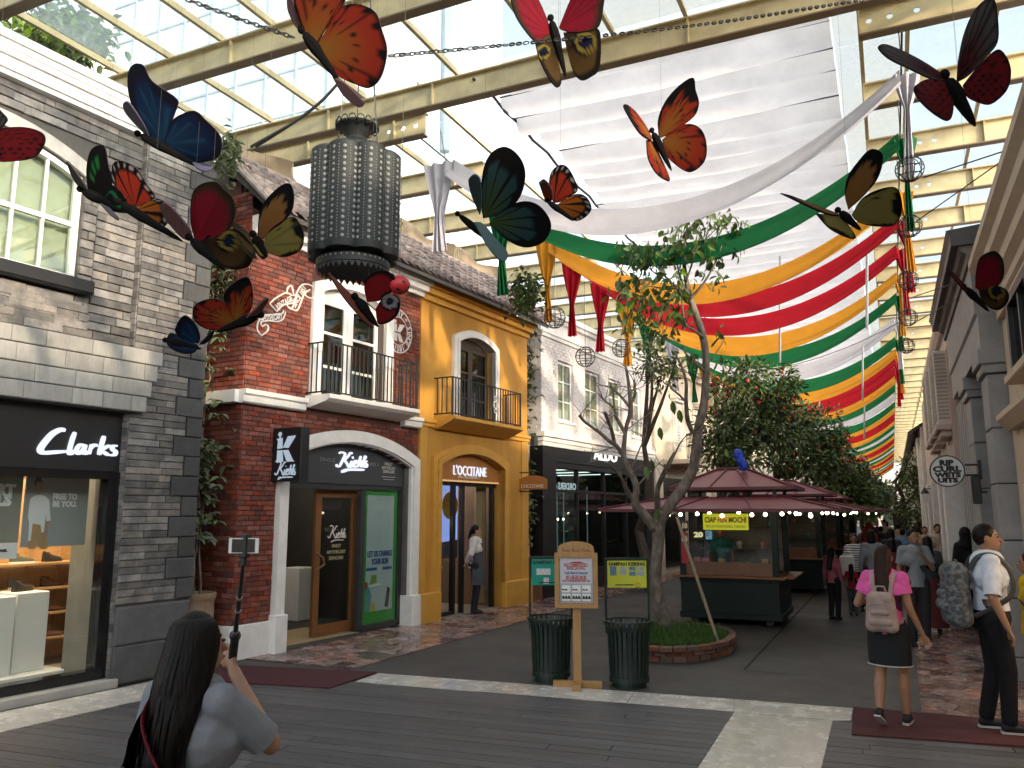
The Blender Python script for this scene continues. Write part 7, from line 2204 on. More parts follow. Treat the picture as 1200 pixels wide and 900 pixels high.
# its yellow sign
zA_, zB_ = yplane(850, 621, KY0 - .45)[2], yplane(850, 602, KY0 - .45)[2]
xa, xb = yplane(824, 610, KY0 - .45)[0], yplane(877, 610, KY0 - .45)[0]
ksg = wthing('hanging_sign', 'bright yellow sign with red capitals hanging from kiosk eave', 'sign', (xa + xb) / 2, KY0 - .45, zA_)
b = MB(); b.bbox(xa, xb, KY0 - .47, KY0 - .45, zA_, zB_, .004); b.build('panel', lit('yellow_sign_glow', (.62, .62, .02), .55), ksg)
b = MB(); [b.tube([(q, KY0 - .46, zB_), (q, KY0 - .46, zB_ + .1)], .005, 4) for q in (xa + .1, xb - .1)]; b.build('cord', M['black'], ksg)
lettering(ksg, 'lettering', 'CIAP HIN MOCHI', .12, ((xa + xb) / 2, KY0 - .473, zA_ + (zB_ - zA_) * .62), mat('dark_red_print', (.3, .015, .015), .5), width=(xb - xa) * .92, bold=.004, ext=.002)
lettering(ksg, 'lettering', 'MOCHI TRADITIONAL, TAIWAN', .06, ((xa + xb) / 2, KY0 - .473, zA_ + (zB_ - zA_) * .2), M['dark_print'], width=(xb - xa) * .86, ext=.002)
def kpanel(name, label, u0, v0, u1, v1, y, m, texts=()):
    a, c = yplane(u0, v1, y), yplane(u1, v0, y)
    t = wthing(name, label, 'sign', a[0], y, a[2]); MB().box(a[0], c[0], y, y + .015, a[2], c[2]).build('panel', m, t)
    for tx, fx, fz_, ww, mm in texts: lettering(t, 'lettering', tx, .12, (a[0] + (c[0] - a[0]) * fx, y - .002, a[2] + (c[2] - a[2]) * fz_), mm, width=(c[0] - a[0]) * ww, bold=.006, ext=.002)
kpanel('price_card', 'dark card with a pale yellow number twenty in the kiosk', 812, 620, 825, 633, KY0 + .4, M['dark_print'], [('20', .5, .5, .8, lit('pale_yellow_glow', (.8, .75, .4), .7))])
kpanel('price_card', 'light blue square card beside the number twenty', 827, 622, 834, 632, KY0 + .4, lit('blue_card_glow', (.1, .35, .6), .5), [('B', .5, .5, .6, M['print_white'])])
kpanel('price_card', 'black card with white number ten at kiosk left post', 799, 610, 806, 622, KY0 - .01, M['dark_print'], [('10', .5, .5, .8, M['print_white'])])
kpanel('drink_sticker', 'red drink advertisement strip on kiosk left post', 799, 624, 806, 660, KY0 - .012, mat('red_sticker', (.4, .01, .02), .4), [('cold', .5, .8, .8, M['print_white'])])
pb_ = atd(868, 538, 14.2)
b = MB()
for i in range(7): b.ell((pb_[0] + rng.uniform(-.06, .06), pb_[1] + rng.uniform(-.05, .05), pb_[2] + .02 + rng.uniform(-.14, .12)), (.06, .06, .1), 7, 5)
tag(b.build('plastic_bag', mat('bright_blue_plastic', (.01, .06, .6), .35)), 'bright blue plastic bag tied on top of the nearest kiosk roof', 'bag')
b = MB(); P0, P1 = Vector(atd(793, 606, 11.6)), Vector(ground(842, 754, .16)); b.tube([P0, P0.lerp(P1, .3), P0.lerp(P1, .6), P1], .022, 8)
for q in (.25, .45, .65, .82): c = P0.lerp(P1, q); b.ell(c, .027, 8, 5)
tag(b.build('bamboo_prop', mat('weathered_bamboo', (.24, .19, .12), .6, var=.25, vs=12)), 'weathered bamboo pole propping the street tree', 'pole')

# ================================================================== PLANTER AND POTS
PCX, PCY, PRX, PRY = -2.82, 11.45, .76, 1.2
pl = wthing('tree_planter', 'low oval brick planter with grass around the street tree', 'planter', PCX, PCY, 0)
b = MB(); n_ = 40
b.prism([(PCX + PRX * .96 * math.cos(2 * math.pi * i / n_), PCY + PRY * .96 * math.sin(2 * math.pi * i / n_)) for i in range(n_)], .005, .13, 'z'); b.build('core', M['mortar'], pl)
nb_ = 30
M['planter_brick'] = mat('weathered_planter_brick', (.16, .085, .06), .85, var=.3, vs=16, bump=.5, bs=60, rnd=.3, hs=.3)
for row, (za, zb_, ro) in enumerate(((.005, .075, 1.0), (.08, .135, 1.0), (.138, .19, 1.03))):
    for i in range(nb_):
        a0, a1 = 2 * math.pi * (i + .5 * (row % 2) + .04) / nb_, 2 * math.pi * (i + .5 * (row % 2) + .96) / nb_
        b = MB(); vs = []
        for z in (za, zb_):
            for a, r_ in ((a0, ro), (a1, ro), (a1, ro - .14), (a0, ro - .14)): vs.append((PCX + PRX * r_ * math.cos(a), PCY + PRY * r_ * math.sin(a), z + rng.uniform(-.003, .003)))
        b.add(vs, [(3, 2, 1, 0), (4, 5, 6, 7), (0, 1, 5, 4), (1, 2, 6, 5), (2, 3, 7, 6), (3, 0, 4, 7)]); b.build('brick', M['planter_brick'], pl, fix=False)
b = MB(); b.add([(PCX + PRX * .9 * math.cos(2 * math.pi * i / n_), PCY + PRY * .9 * math.sin(2 * math.pi * i / n_), .15) for i in range(n_)], [tuple(range(n_))]); b.build('soil', mat('dark_soil', (.05, .035, .025), .95), pl, fix=False)
gb = MB(); rg = random.Random(8)
for i in range(5200):
    r_, a = math.sqrt(rg.random()) * .9, rg.uniform(0, 2 * math.pi); x, y = PCX + PRX * r_ * math.cos(a), PCY + PRY * r_ * math.sin(a)
    h = rg.uniform(.04, .13); q = rg.uniform(0, 6.28); dx, dy = math.cos(q) * .009, math.sin(q) * .009; lx, ly = rg.uniform(-.05, .05), rg.uniform(-.05, .05)
    gb.add([(x - dx, y - dy, .15), (x + dx, y + dy, .15), (x + lx, y + ly, .15 + h)], [(0, 1, 2)])
g_ = gb.build('grass', mat('short_green_grass', (.045, .11, .015), .6, rnd=.5, hs=.2, var=.2), None, fix=False); tag(g_, 'short green grass in the oval brick planter', 'grass', kind='stuff')

def leaf_mesh(b, p, d, up, L_, W_, rg, fold=.25):
    d = d.normalized(); s_ = d.cross(up)
    if s_.length < 1e-3: s_ = d.orthogonal()
    s_.normalize(); n = s_.cross(d)
    def q(t, w, z): return p + d * L_ * t + s_ * W_ * w + n * (W_ * z - L_ * .18 * t * t)
    b.add([p, q(.22, .36, fold * .7), q(.6, .44, fold), q(1, 0, 0), q(.6, -.44, fold), q(.22, -.36, fold * .7), q(.3, 0, 0), q(.65, 0, 0)], [(0, 6, 1), (1, 6, 7, 2), (2, 7, 3), (0, 5, 6), (5, 4, 7, 6), (4, 3, 7)])
def climbing(name, label, s, y, top, seed, pot_h, pot_r, square=False):
    rg = random.Random(seed)
    t = lthing(name, label, 'plant', s, y)
    b = MB()
    if square: b.bbox(s - pot_r, s + pot_r, y - pot_r, y + pot_r, 0, pot_h, .02); b.bbox(s - pot_r - .03, s + pot_r + .03, y - pot_r - .03, y + pot_r + .03, pot_h - .06, pot_h + .02, .01)
    else: b.lathe([(0, 0), (pot_r * .62, 0), (pot_r * .8, pot_h * .3), (pot_r * .97, pot_h * .7), (pot_r * .95, pot_h * .88), (pot_r * .98, pot_h * .9), (pot_r * 1.04, pot_h * .93), (pot_r * 1.04, pot_h), (pot_r * .9, pot_h), (pot_r * .86, pot_h * .9), (0, pot_h * .88)], 28, (s, y, 0))
    b.build('pot', M['counter_wood'] if square else M['terracotta'], t, smooth='auto')
    st_ = MB(); lf = MB()
    for k in range(4):
        P = []; x, yy = s + rg.uniform(-.08, .08), y + rg.uniform(-.05, .05); z = pot_h * .85
        tt = top * rg.uniform(.8, 1)
        while z < tt:
            P.append((x, yy, z)); x += rg.uniform(-.05, .05) + (s - x) * .1; yy += rg.uniform(-.04, .04) + (y + .1 - yy) * .12; z += .22
        st_.tube(P, [.016 * (1 - .6 * i / len(P)) for i in range(len(P))], 5)
        for i, p in enumerate(P):
            if p[2] < pot_h + .55: continue
            dens = 3 if math.sin(p[2] * 2.3 + seed) > -.1 else 1
            for q in range(dens + (p[2] > top * .75) * 2):
                c = Vector(p) + Vector((rg.gauss(0, .13), -abs(rg.gauss(0, .14)), rg.uniform(-.1, .1)))
                for w_ in range(4):
                    a = rg.uniform(0, 6.28); leaf_mesh(lf, c, Vector((math.cos(a), math.sin(a) - .3, rg.uniform(-.9, .1))), Vector((0, -.5, 1)), rg.uniform(.09, .17), rg.uniform(.05, .09), rg)
    st_.build('stem', M['bark'], t); lf.build('foliage', M['vine_leaf'], t, fix=False)
climbing('potted_vine', 'tall climbing vine in a big terracotta pot beside the grey quoins', -1.13, .25, 6.3, 3, .86, .24)
climbing('potted_vine', 'climbing vine in a brown box pot between ochre and black shops', 7.3, .25, 6.2, 9, .72, .3, True)
po = lthing('plant_pot', 'small terracotta pot on the footway by the black shop corner', 'pot', 7.9, -.5)
b = MB(); b.lathe([(0, 0), (.11, 0), (.16, .2), (.17, .22), (.17, .26), (.14, .26), (0, .22)], 20, (7.9, -.5, 0)); b.build('body', M['terracotta'], po)
b = MB(); [leaf_mesh(b, Vector((7.9, -.5, .24)), Vector((math.cos(i * 2.4), math.sin(i * 2.4), .8)), Vector((0, 0, 1)), .22, .05, rng) for i in range(12)]; b.build('foliage', M['leaf_dark'], po, fix=False)
# ================================================================== TREES
M['leaf'] = mat('street_leaf', (.095, .155, .035), .5, var=.2, vs=3, rnd=.5, hs=.3)
TD = 11.9
mt = wthing('street_tree', 'sparse leafy street tree with forked grey trunk and bare left limbs in the brick planter', 'tree', *atd(780, 750, TD))
OFFT = OFF[mt.name]
def limb(pts, dd=None):
    """pixel path with half-widths in pixels -> tube path; dd = depth drift towards the tip"""
    P = []; r = []
    for i, q in enumerate(pts):
        e = i / max(1, len(pts) - 1)
        P.append(atd(q[0], q[1], TD + (dd or 0) * e)); r.append(q[2] * TD / F * (.5 if q[2] > 4 else .72))
    C_ = catmull([tuple(p) for p in P], 4)
    rr = []
    for i in range(len(C_)):
        x = i / 4; k = min(int(x), len(r) - 2); rr.append(r[k] + (r[k + 1] - r[k]) * (x - k))
    return C_, rr
tb = MB()
LIMBS = [([(781, 758, 21), (779, 735, 17), (773, 710, 16), (768, 685, 16), (769, 660, 14), (771, 640, 14), (772, 615, 16), (775, 598, 15)], 0),
 ([(772, 612, 14), (785, 592, 13), (801, 571, 12.5), (812, 550, 12), (816, 525, 11.5), (819, 500, 11), (825, 472, 9.5), (827, 445, 9), (827, 415, 8.5), (822, 388, 8.5), (813, 362, 8), (807, 342, 6.5), (803, 320, 3.5), (801, 298, 2.6), (804, 275, 1.8), (807, 252, 1)], .1),
 ([(768, 620, 13), (754, 602, 11), (744, 590, 10), (746, 572, 8), (739, 553, 7), (731, 535, 6.5), (732, 515, 5), (734, 500, 4.5), (739, 482, 4), (738, 462, 3), (736, 445, 2.6), (733, 428, 2)], -.3),
 ([(731, 535, 5), (722, 522, 4), (714, 517, 3.5), (703, 507, 3), (693, 500, 2.6), (685, 494, 2.6), (679, 487, 2.4)], -.5), ([(720, 520, 3.5), (717, 505, 3), (711, 488, 3), (709, 484, 3.2)], -.5),
 ([(733, 508, 3.5), (723, 490, 3), (720, 478, 2), (718, 456, 2)], .3), ([(738, 477, 3), (727, 464, 2.2), (716, 453, 2.6)], .3), ([(738, 476, 3), (744, 462, 2.6), (743, 445, 2)], 0), ([(720, 478, 1.8), (707, 468, 1.3), (702, 462, 1)], .2),
 ([(771, 600, 9), (770, 578, 7), (774, 562, 5), (780, 548, 2), (790, 530, 1.4)], -.6), ([(744, 590, 6), (735, 575, 4), (728, 560, 2), (716, 545, 1.3), (700, 540, .8), (686, 544, .6)], -.8),
 ([(739, 553, 2), (748, 530, 1.4), (757, 508, 1.1), (758, 495, .7)], .4), ([(770, 575, 2.4), (785, 545, 1.4), (800, 515, 1.1), (820, 500, .9), (826, 490, .6)], -1), ([(812, 508, 5), (806, 492, 4), (804, 470, 3.2), (804, 448, 2.6), (799, 430, 1.8), (790, 412, 1.2)], -.5), ([(803, 470, 2), (795, 462, 1.6), (786, 455, 1)], -.5),
 ([(825, 435, 3), (815, 425, 2.4), (804, 415, 1.8), (800, 405, 1.2)], .3), ([(824, 395, 3), (812, 386, 2.4), (802, 378, 1.8), (799, 350, 1.2), (793, 330, .8)], -.3), ([(806, 345, 4), (795, 338, 3), (783, 328, 2), (772, 312, 1.2), (768, 298, .8)], .4), ([(808, 350, 3), (818, 340, 2.6), (829, 325, 2), (838, 308, 1.4), (846, 288, .8)], -.3),
 ([(806, 345, 2.6), (797, 325, 1.8), (792, 300, 1.2), (788, 275, .7)], .5), ([(804, 330, 2), (812, 305, 1.3), (816, 280, .9), (820, 262, .5)], -.4), ([(795, 338, 2), (778, 338, 1.5), (760, 335, 1), (745, 332, .6)], -.3), ([(804, 310, 1.6), (825, 282, 1), (850, 262, .7), (875, 262, .4)], .2), ([(783, 330, 1.5), (765, 318, 1), (748, 300, .6), (738, 282, .4)], .3),
 ([(827, 430, 1.5), (838, 415, 1), (848, 400, .7)], .2), ([(745, 572, 2), (760, 555, 1.2), (778, 538, .8)], .6), ([(733, 505, 1.2), (750, 492, .8), (768, 480, .5)], .3), ([(722, 522, 1), (700, 530, .7), (684, 528, .4)], -.2)]
tips = []
for pts, dd in LIMBS:
    C_, rr = limb(pts, dd); tb.tube(C_, rr, 10 if rr[0] > .06 else 6)
    if len(C_) > 6: tips.append((C_, rr))
tb.build('trunk', M['bark'], mt, smooth=True)
# twigs on the bare limbs
tw_ = MB(); rg = random.Random(21)
for C_, rr in tips[2:13]:
    for k in range(5):
        i = rg.randrange(len(C_) // 3, len(C_)); p = C_[i]; d = Vector((rg.gauss(0, 1), rg.gauss(0, .6), rg.uniform(-.2, 1.1))).normalized(); L_ = rg.uniform(.15, .5)
        q = [p]; 
        for s_ in range(4): d = (d + Vector((rg.gauss(0, .25), rg.gauss(0, .2), rg.gauss(.05, .2)))).normalized(); q.append(q[-1] + d * L_ / 4)
        tw_.tube(q, [.008, .006, .005, .004, .002], 4)
tw_.build('twig', M['bark'], mt)['kind'] = 'stuff'
cr = MB()
clus = [(800, 262, 26, 18), (840, 258, 26, 14), (858, 262, 12, 12), (815, 285, 30, 18), (780, 290, 28, 16), (745, 298, 22, 14), (735, 288, 10, 10), (765, 312, 30, 16), (742, 330, 24, 18), (730, 345, 12, 14), (755, 355, 28, 20), (780, 345, 26, 20), (770, 375, 30, 14), (800, 330, 20, 20), (835, 300, 14, 14), (775, 392, 18, 8), (740, 352, 16, 22), (800, 372, 12, 16), (735, 384, 8, 8), (838, 280, 18, 12), (870, 268, 6, 6), (862, 290, 8, 8), (843, 392, 6, 8), (812, 418, 8, 8), (845, 420, 8, 6), (840, 325, 10, 10)]
for (u, v, ru, rv) in clus:
    for k in range(int(ru * rv / 9) + 3):
        uu, vv = u + rg.gauss(0, .5) * ru, v + rg.gauss(0, .5) * rv
        p = Vector(atd(uu, vv, TD + rg.gauss(0, .35))); a = rg.uniform(0, 6.28)
        leaf_mesh(cr, p, Vector((math.cos(a) * .7, math.sin(a) * .7, rg.uniform(-1.3, -.1))), Vector((math.sin(a), 0, .6)), rg.uniform(.11, .2), rg.uniform(.07, .115), rg, .12)
cr.build('crown', M['leaf'], mt, fix=False)
lo = MB()
for u, v in ((763, 538), (757, 546), (773, 500), (788, 470), (796, 480), (770, 596)):
    leaf_mesh(lo, Vector(atd(u, v, TD - .3)), Vector((.1, 0, -1)), Vector((0, -1, .3)), .2, .1, rg)
lo.build('hanging_leaf', M['leaf'], mt, fix=False)

def bushy(x, y, h, blobs, label, n, seed, m='leaf_dark', ls=.11, trunks=1, flowers=0, tilt=0.0):
    rg = random.Random(seed)
    t = wthing('street_tree', label, 'tree', x, y, 0, 'trees along the middle of the street')
    b = MB(); ends = []
    for k in range(trunks):
        px, py = x + rg.uniform(-.25, .25) * (trunks > 1), y + rg.uniform(-.3, .3) * (trunks > 1)
        P = [(px, py, 0)]
        for i in range(1, 6): P.append((px + rg.gauss(0, .06) * i + tilt * i * .12, py + rg.gauss(0, .05) * i, h * .55 * i / 5))
        b.tube(P, [.15 - .018 * i for i in range(6)], 8); top = Vector(P[-1]); mid = Vector(P[3])
        for (bx_, by_, bz_, br) in blobs:
            e = Vector((x + bx_, y + by_, bz_)); s0 = mid if bz_ < h * .6 else top
            c = s0.lerp(e, .5) + Vector((rg.gauss(0, .1), rg.gauss(0, .1), .1)); b.tube([s0, c, e], [.07, .045, .015], 6)
    b.build('trunk', M['bark_dark'], t)
    lf = MB(); tot = sum(q[3] ** 2 for q in blobs)
    for (bx_, by_, bz_, br) in blobs:
        for i in range(int(n * br * br / tot)):
            d = Vector((rg.gauss(0, 1), rg.gauss(0, 1), rg.gauss(0, 1))).normalized()
            r_ = br * (rg.random() ** .45) * (1 + .28 * math.sin(d.x * 5 + seed) * math.sin(d.z * 6 + d.y * 4))
            p = Vector((x + bx_, y + by_, bz_)) + Vector((d.x * r_, d.y * r_, d.z * r_ * .85))
            o = (d + Vector((rg.gauss(0, .5), rg.gauss(0, .5), rg.gauss(-.1, .5))))
            leaf_mesh(lf, p, o, Vector((rg.gauss(0, .6), rg.gauss(0, .6), 1)), rg.uniform(.7, 1.3) * ls, rg.uniform(.35, .6) * ls, rg, .1)
    lf.build('crown', M[m], t, fix=False)
    if flowers:
        fl = MB()
        for i in range(flowers):
            bx_, by_, bz_, br = blobs[rg.randrange(len(blobs))]; d = Vector((rg.gauss(0, 1), -abs(rg.gauss(0, 1)), rg.gauss(0, .6))).normalized(); p = Vector((x + bx_, y + by_, bz_)) + d * br * .98
            fl.ell(p, (.035, .035, .045), 6, 4)
        fl.build('blossom', mat('orange_red_blossom', (.4, .08, .02), .6) if 'orange_red_blossom' not in bpy.data.materials else bpy.data.materials['orange_red_blossom'], t)
    return t
def B_(u, v, y, r, x0, y0):
    p = yplane(u, v, y); return (p[0] - x0, y - y0, p[2], r)
x0, y0 = -3.2, 18.2
bushy(x0, y0, 5.2, [B_(858, 455, 18, .55, x0, y0), B_(880, 440, 18.3, .5, x0, y0), B_(850, 500, 17.8, .7, x0, y0), B_(885, 490, 18.4, .75, x0, y0), B_(845, 530, 17.6, .55, x0, y0), B_(912, 505, 18.6, .65, x0, y0), B_(905, 470, 18.6, .5, x0, y0), B_(925, 455, 19, .35, x0, y0), B_(870, 535, 17.5, .5, x0, y0), B_(918, 440, 19, .3, x0, y0)], 'dense dark tree with orange blossoms right behind the nearest kiosk', 5600, 5, ls=.13, trunks=3, flowers=12)
x0, y0 = -2.5, 23.8
bushy(x0, y0, 5.0, [B_(930, 495, 23.5, .75, x0, y0), B_(955, 505, 24, .8, x0, y0), B_(940, 540, 23.5, .8, x0, y0), B_(968, 535, 24, .75, x0, y0), B_(915, 535, 23, .6, x0, y0), B_(978, 515, 24, .4, x0, y0)], 'second dense tree down the street, reddish at its crown', 5000, 8, ls=.14, trunks=2, flowers=16)
x0, y0 = -2.0, 30.5
bushy(x0, y0, 4.6, [B_(985, 550, 30, .9, x0, y0), B_(1000, 565, 30, .8, x0, y0), B_(970, 570, 30, .9, x0, y0), B_(1010, 582, 30, .6, x0, y0), B_(990, 585, 30, .8, x0, y0)], 'third rounded tree above the kiosk roofs', 5200, 11, ls=.16, trunks=2)
x0, y0 = -1.6, 38
bushy(x0, y0, 4.6, [B_(1012, 570, 38, .9, x0, y0), B_(1022, 585, 38, .8, x0, y0), B_(1005, 590, 38, .9, x0, y0)], 'farthest tree of the middle row', 2400, 13, ls=.18)
x0, y0 = .15, 34
bushy(x0, y0, 5.4, [B_(1072, 545, 34, .6, x0, y0), B_(1078, 570, 34, .6, x0, y0), B_(1066, 560, 34, .5, x0, y0), B_(1070, 595, 34, .7, x0, y0), B_(1080, 610, 34, .6, x0, y0)], 'slender pale tree by the arcade on the right', 2200, 17, 'leaf', ls=.14)
x0, y0 = -5.4, 19.5
bushy(x0, y0, 6.3, [B_(765, 425, 19, .5, x0, y0), B_(775, 440, 19.2, .45, x0, y0), B_(760, 405, 19.4, .35, x0, y0), B_(790, 430, 19, .4, x0, y0)], 'small tree crowning the gap past white shop, under the banner tails', 520, 19, ls=.14)
x0, y0 = -1.6, 52
bushy(x0, y0, 5, [B_(1030, 578, 52, 1.3, x0, y0), B_(1018, 588, 52, 1.4, x0, y0), B_(1008, 580, 52, 1.2, x0, y0)], 'pale far tree closing the end of the street', 2400, 23, 'leaf', ls=.26)
# creeper on the roof edge behind the tiles
b = MB(); rg = random.Random(40)
for i in range(420):
    p = Vector(atd(616 + rg.gauss(0, 9), 345 + rg.gauss(0, 13), 14.4 + rg.gauss(0, .25))); a = rg.uniform(0, 6.28); leaf_mesh(b, p, Vector((math.cos(a), math.sin(a), rg.uniform(-1, .2))), Vector((0, 0, 1)), .13, .08, rg)
tag(b.build('creeper', M['leaf_dark'], None, fix=False), 'dark creeper hanging at the ochre end of the tiled roof', 'plant')
b = MB()
for i in range(320):
    p = Vector(atd(266 + rg.gauss(0, 8), 180 + rg.gauss(0, 12), 9.3 + rg.gauss(0, .2))); a = rg.uniform(0, 6.28); leaf_mesh(b, p, Vector((math.cos(a), math.sin(a), rg.uniform(-1, .2))), Vector((0, 0, 1)), .1, .06, rg)
tag(b.build('creeper', M['vine_leaf'], None, fix=False), 'green creeper at the top of the brick gable beside the blue butterfly', 'plant')
# shrubs growing beyond the glass, top left
b = MB()
for i in range(1500):
    uu = rg.choice((40, 75, 95)) + rg.gauss(0, 16); p = Vector(ground(uu, 45 + rg.gauss(0, 16), 9.6 + rg.gauss(0, .4))); a = rg.uniform(0, 6.28); leaf_mesh(b, p, Vector((math.cos(a), math.sin(a), rg.uniform(-1, .6))), Vector((0, 0, 1)), .2, .11, rg)
tag(b.build('roof_shrub', M['leaf'], None, fix=False), 'blurry green shrubs above the dusty glass, top left', 'shrub')
# ================================================================== PEOPLE
def solid(parts, voxel, m, name, parent, cuts=(), smooth=3):
    """one continuous surface grown round tapered bones; cuts are hem planes (point, outward normal)"""
    b = MB()
    for p in parts:
        if len(p) == 2: b.ell(p[0], p[1], 16, 10)
        else:
            a, c, ra, rc = Vector(p[0]), Vector(p[1]), p[2], p[3]
            d = (c - a); L_ = max(d.length, 1e-4); d /= L_
            P = []; r = []
            for k in (0, .3, .6, .85): P.append(a - d * ra * (1 - k)); r.append(max(.0015, ra * math.sqrt(1 - (1 - k) ** 2)))
            P.append(a); r.append(ra); P.append(a.lerp(c, .5)); r.append((ra + rc) / 2); P.append(c); r.append(rc)
            for k in (.85, .6, .3, 0): P.append(c + d * rc * (1 - k)); r.append(max(.0015, rc * math.sqrt(1 - (1 - k) ** 2)))
            b.tube(P, r, 12, sq=p[4] if len(p) > 4 else 1.0)
    me = bpy.data.meshes.new(name); me.from_pydata(b.v, [], b.f)
    bm = bmesh.new(); bm.from_mesh(me); bmesh.ops.recalc_face_normals(bm, faces=bm.faces[:]); bm.to_mesh(me); bm.free()
    o = bpy.data.objects.new('tmp', me); COL.objects.link(o)
    q = o.modifiers.new('r', 'REMESH'); q.mode = 'VOXEL'; q.voxel_size = voxel
    q = o.modifiers.new('s', 'SMOOTH'); q.factor = .5; q.iterations = smooth
    me2 = bpy.data.meshes.new_from_object(o.evaluated_get(bpy.context.evaluated_depsgraph_get()))
    bpy.data.objects.remove(o); bpy.data.meshes.remove(me)
    if cuts:
        bm = bmesh.new(); bm.from_mesh(me2)
        for co, no, reach in cuts:
            co, no = Vector(co), Vector(no).normalized()
            g = [f for f in bm.faces if (f.calc_center_median() - co).length < reach]
            gs = set(g); ed = {e for f in g for e in f.edges}; vs = {v for f in g for v in f.verts}
            bmesh.ops.bisect_plane(bm, geom=list(gs) + list(ed) + list(vs), plane_co=co, plane_no=no, clear_outer=True)
        bm.to_mesh(me2); bm.free()
    me2.name = name; me2.materials.clear(); me2.materials.append(m)
    me2.polygons.foreach_set('use_smooth', [True] * len(me2.polygons))
    ob = bpy.data.objects.new(name, me2); link(ob, parent)
    return ob
PM = {}
def pm(col, rough=.85, bump=.9, name='cloth'):
    k = (col, rough)
    if k not in PM: PM[k] = mat('%s_%d' % (name, len(PM)), col, rough, var=.2, vs=7, bump=bump, bs=13, spec=.25)
    return PM[k]
SKIN = mat('warm_brown_skin', (.33, .175, .105), .5, var=.08, vs=20)
HAIR = mat('black_hair', (.008, .0065, .006), .42, spec=.14, var=.4, vs=60, stretch=(1, 1, .06), bump=.5, bs=90)
HAIRB = mat('dark_brown_hair', (.026, .012, .008), .42, spec=.16, var=.4, vs=60, stretch=(1, 1, .06), bump=.5, bs=90)
SOLE = mat('pale_shoe_sole', (.5, .48, .46), .6)
STRIPE = mat('black_and_white_stripes', (.5, .5, .5), .8, var=.05)
_t = STRIPE.node_tree; _w = _t.nodes.new('ShaderNodeTexWave'); _w.bands_direction = 'Z'; _w.inputs['Scale'].default_value = 7; _g = _t.nodes.new('ShaderNodeNewGeometry'); _t.links.new(_g.outputs['Position'], _w.inputs[0]); _t.links.new(_w.outputs[0], _t.nodes['Principled BSDF'].inputs['Base Color'])
def person(label, pos, face, H=1.62, top=(.2, .2, .2), bot=(.02, .02, .025), hair=HAIR, sex='f', style='long', legs='trousers', arms=((.0, .25), (.0, .25)), elb=(None, None), wr=(None, None), stride=0.0, sleeve=.6, head_turn=0, vox=.02, tuck=False, shoe=(.02, .02, .022), z0=0.0, fat=1.0, name='person', group='people walking in the street', fingers=False, lift=0.0, hem=.86):
    """face: compass heading in degrees (0 = +X, 90 = up the street)"""
    t = thing(name, label, 'person', (pos[0], pos[1], z0), R(face - 90), group)
    t.scale = (H / 1.7,) * 3
    SW = .148 if sex == 'f' else .158; HW = .09
    sh = [Vector((s * SW, -.01, 1.385)) for s in (-1, 1)]
    el, wri = [], []
    for i, s in enumerate((-1, 1)):
        el.append(Vector(elb[i]) if elb[i] else sh[i] + Vector((s * .055, -.03 + arms[i][0], -.27)))
        wri.append(Vector(wr[i]) if wr[i] else el[i] + Vector((s * .02, .07 + arms[i][0], -.235)))
    kn, an = [], []
    for i, s in enumerate((-1, 1)):
        st_ = stride * s
        kn.append(Vector((s * .088, .03 + st_ * .5, .49))); an.append(Vector((s * .09, -.02 + st_ * (1.0 if st_ > 0 else 1.1), .085 + (lift if st_ < 0 else 0))))
    hp = [Vector((s * HW, 0, .9)) for s in (-1, 1)]
    ht = R(head_turn); hc = Vector((0, .015, 1.575))
    fd = Vector((-math.sin(ht), math.cos(ht), 0)); rd = Vector((math.cos(ht), math.sin(ht), 0))
    body = [((0, -.01, 1.38), hc - Vector((0, .01, .06)), .052, .047), (hc, (.074, .09, .108)), (hc + fd * .035 - Vector((0, 0, .055)), (.052, .055, .055)), (hc + fd * .088 + Vector((0, 0, .0)), hc + fd * .108 - Vector((0, 0, .022)), .011, .016),
            (hc + fd * .088 - Vector((0, 0, .055)), (.024, .014, .012)), ((0, 0, 1.34), (0, 0, 1.1), .09, .08), ((0, 0, 1.1), (0, 0, .92), .08, .09), (sh[0], sh[1], .055, .055)]
    for s in (-1, 1): body.append((hc + rd * s * .075 - fd * .005, (.012, .022, .032)))
    for i, s in enumerate((-1, 1)):
        body += [(sh[i], el[i], .046 * fat, .036 * fat), (el[i], wri[i], .036 * fat, .025)]
        if legs == 'skirt': cf_ = kn[i].lerp(an[i], .33) + Vector((0, -.014, 0)); body += [(hp[i], kn[i], .078, .056), (kn[i], cf_, .053, .055), (cf_, an[i], .055, .034)]
        else: body += [(hp[i], kn[i], .05, .035), (kn[i], an[i], .035, .034)]
        d = (wri[i] - el[i]).normalized(); sd = d.cross(Vector((0, 1, 0)) if abs(d.y) < .8 else Vector((0, 0, 1))).normalized()
        pl = wri[i] + d * .05; nn = d.cross(sd)
        if fingers:
            body.append((wri[i], pl + d * .02, .024, .03, .55))
            for k, (o_, L_) in enumerate(((-.03, .068), (-.01, .078), (.011, .074), (.031, .058))):
                a = pl + d * .03 + sd * o_; m_ = a + d * L_ * .5 + nn * .006; body += [(a - d * .02, m_, .0095, .0088), (m_, m_ + d * L_ * .4 + nn * .022, .0088, .0075)]
            body += [(wri[i] + d * .02 + sd * -.02, pl + sd * -.05 + d * .01 + nn * .012, .012, .01), (pl + sd * -.05 + d * .01 + nn * .012, pl + sd * -.052 + d * .045 + nn * .02, .01, .008)]
        else: body += [(wri[i], wri[i] + d * .09, .024, .026, .6), (wri[i] + d * .09, wri[i] + d * .15 + nn * .02, .022, .014, .6), (wri[i] + d * .03, wri[i] + d * .08 + sd * .035, .012, .01)]
    if legs == 'robe': body = body[:5]
    solid(body, vox, SKIN, 'body', t)
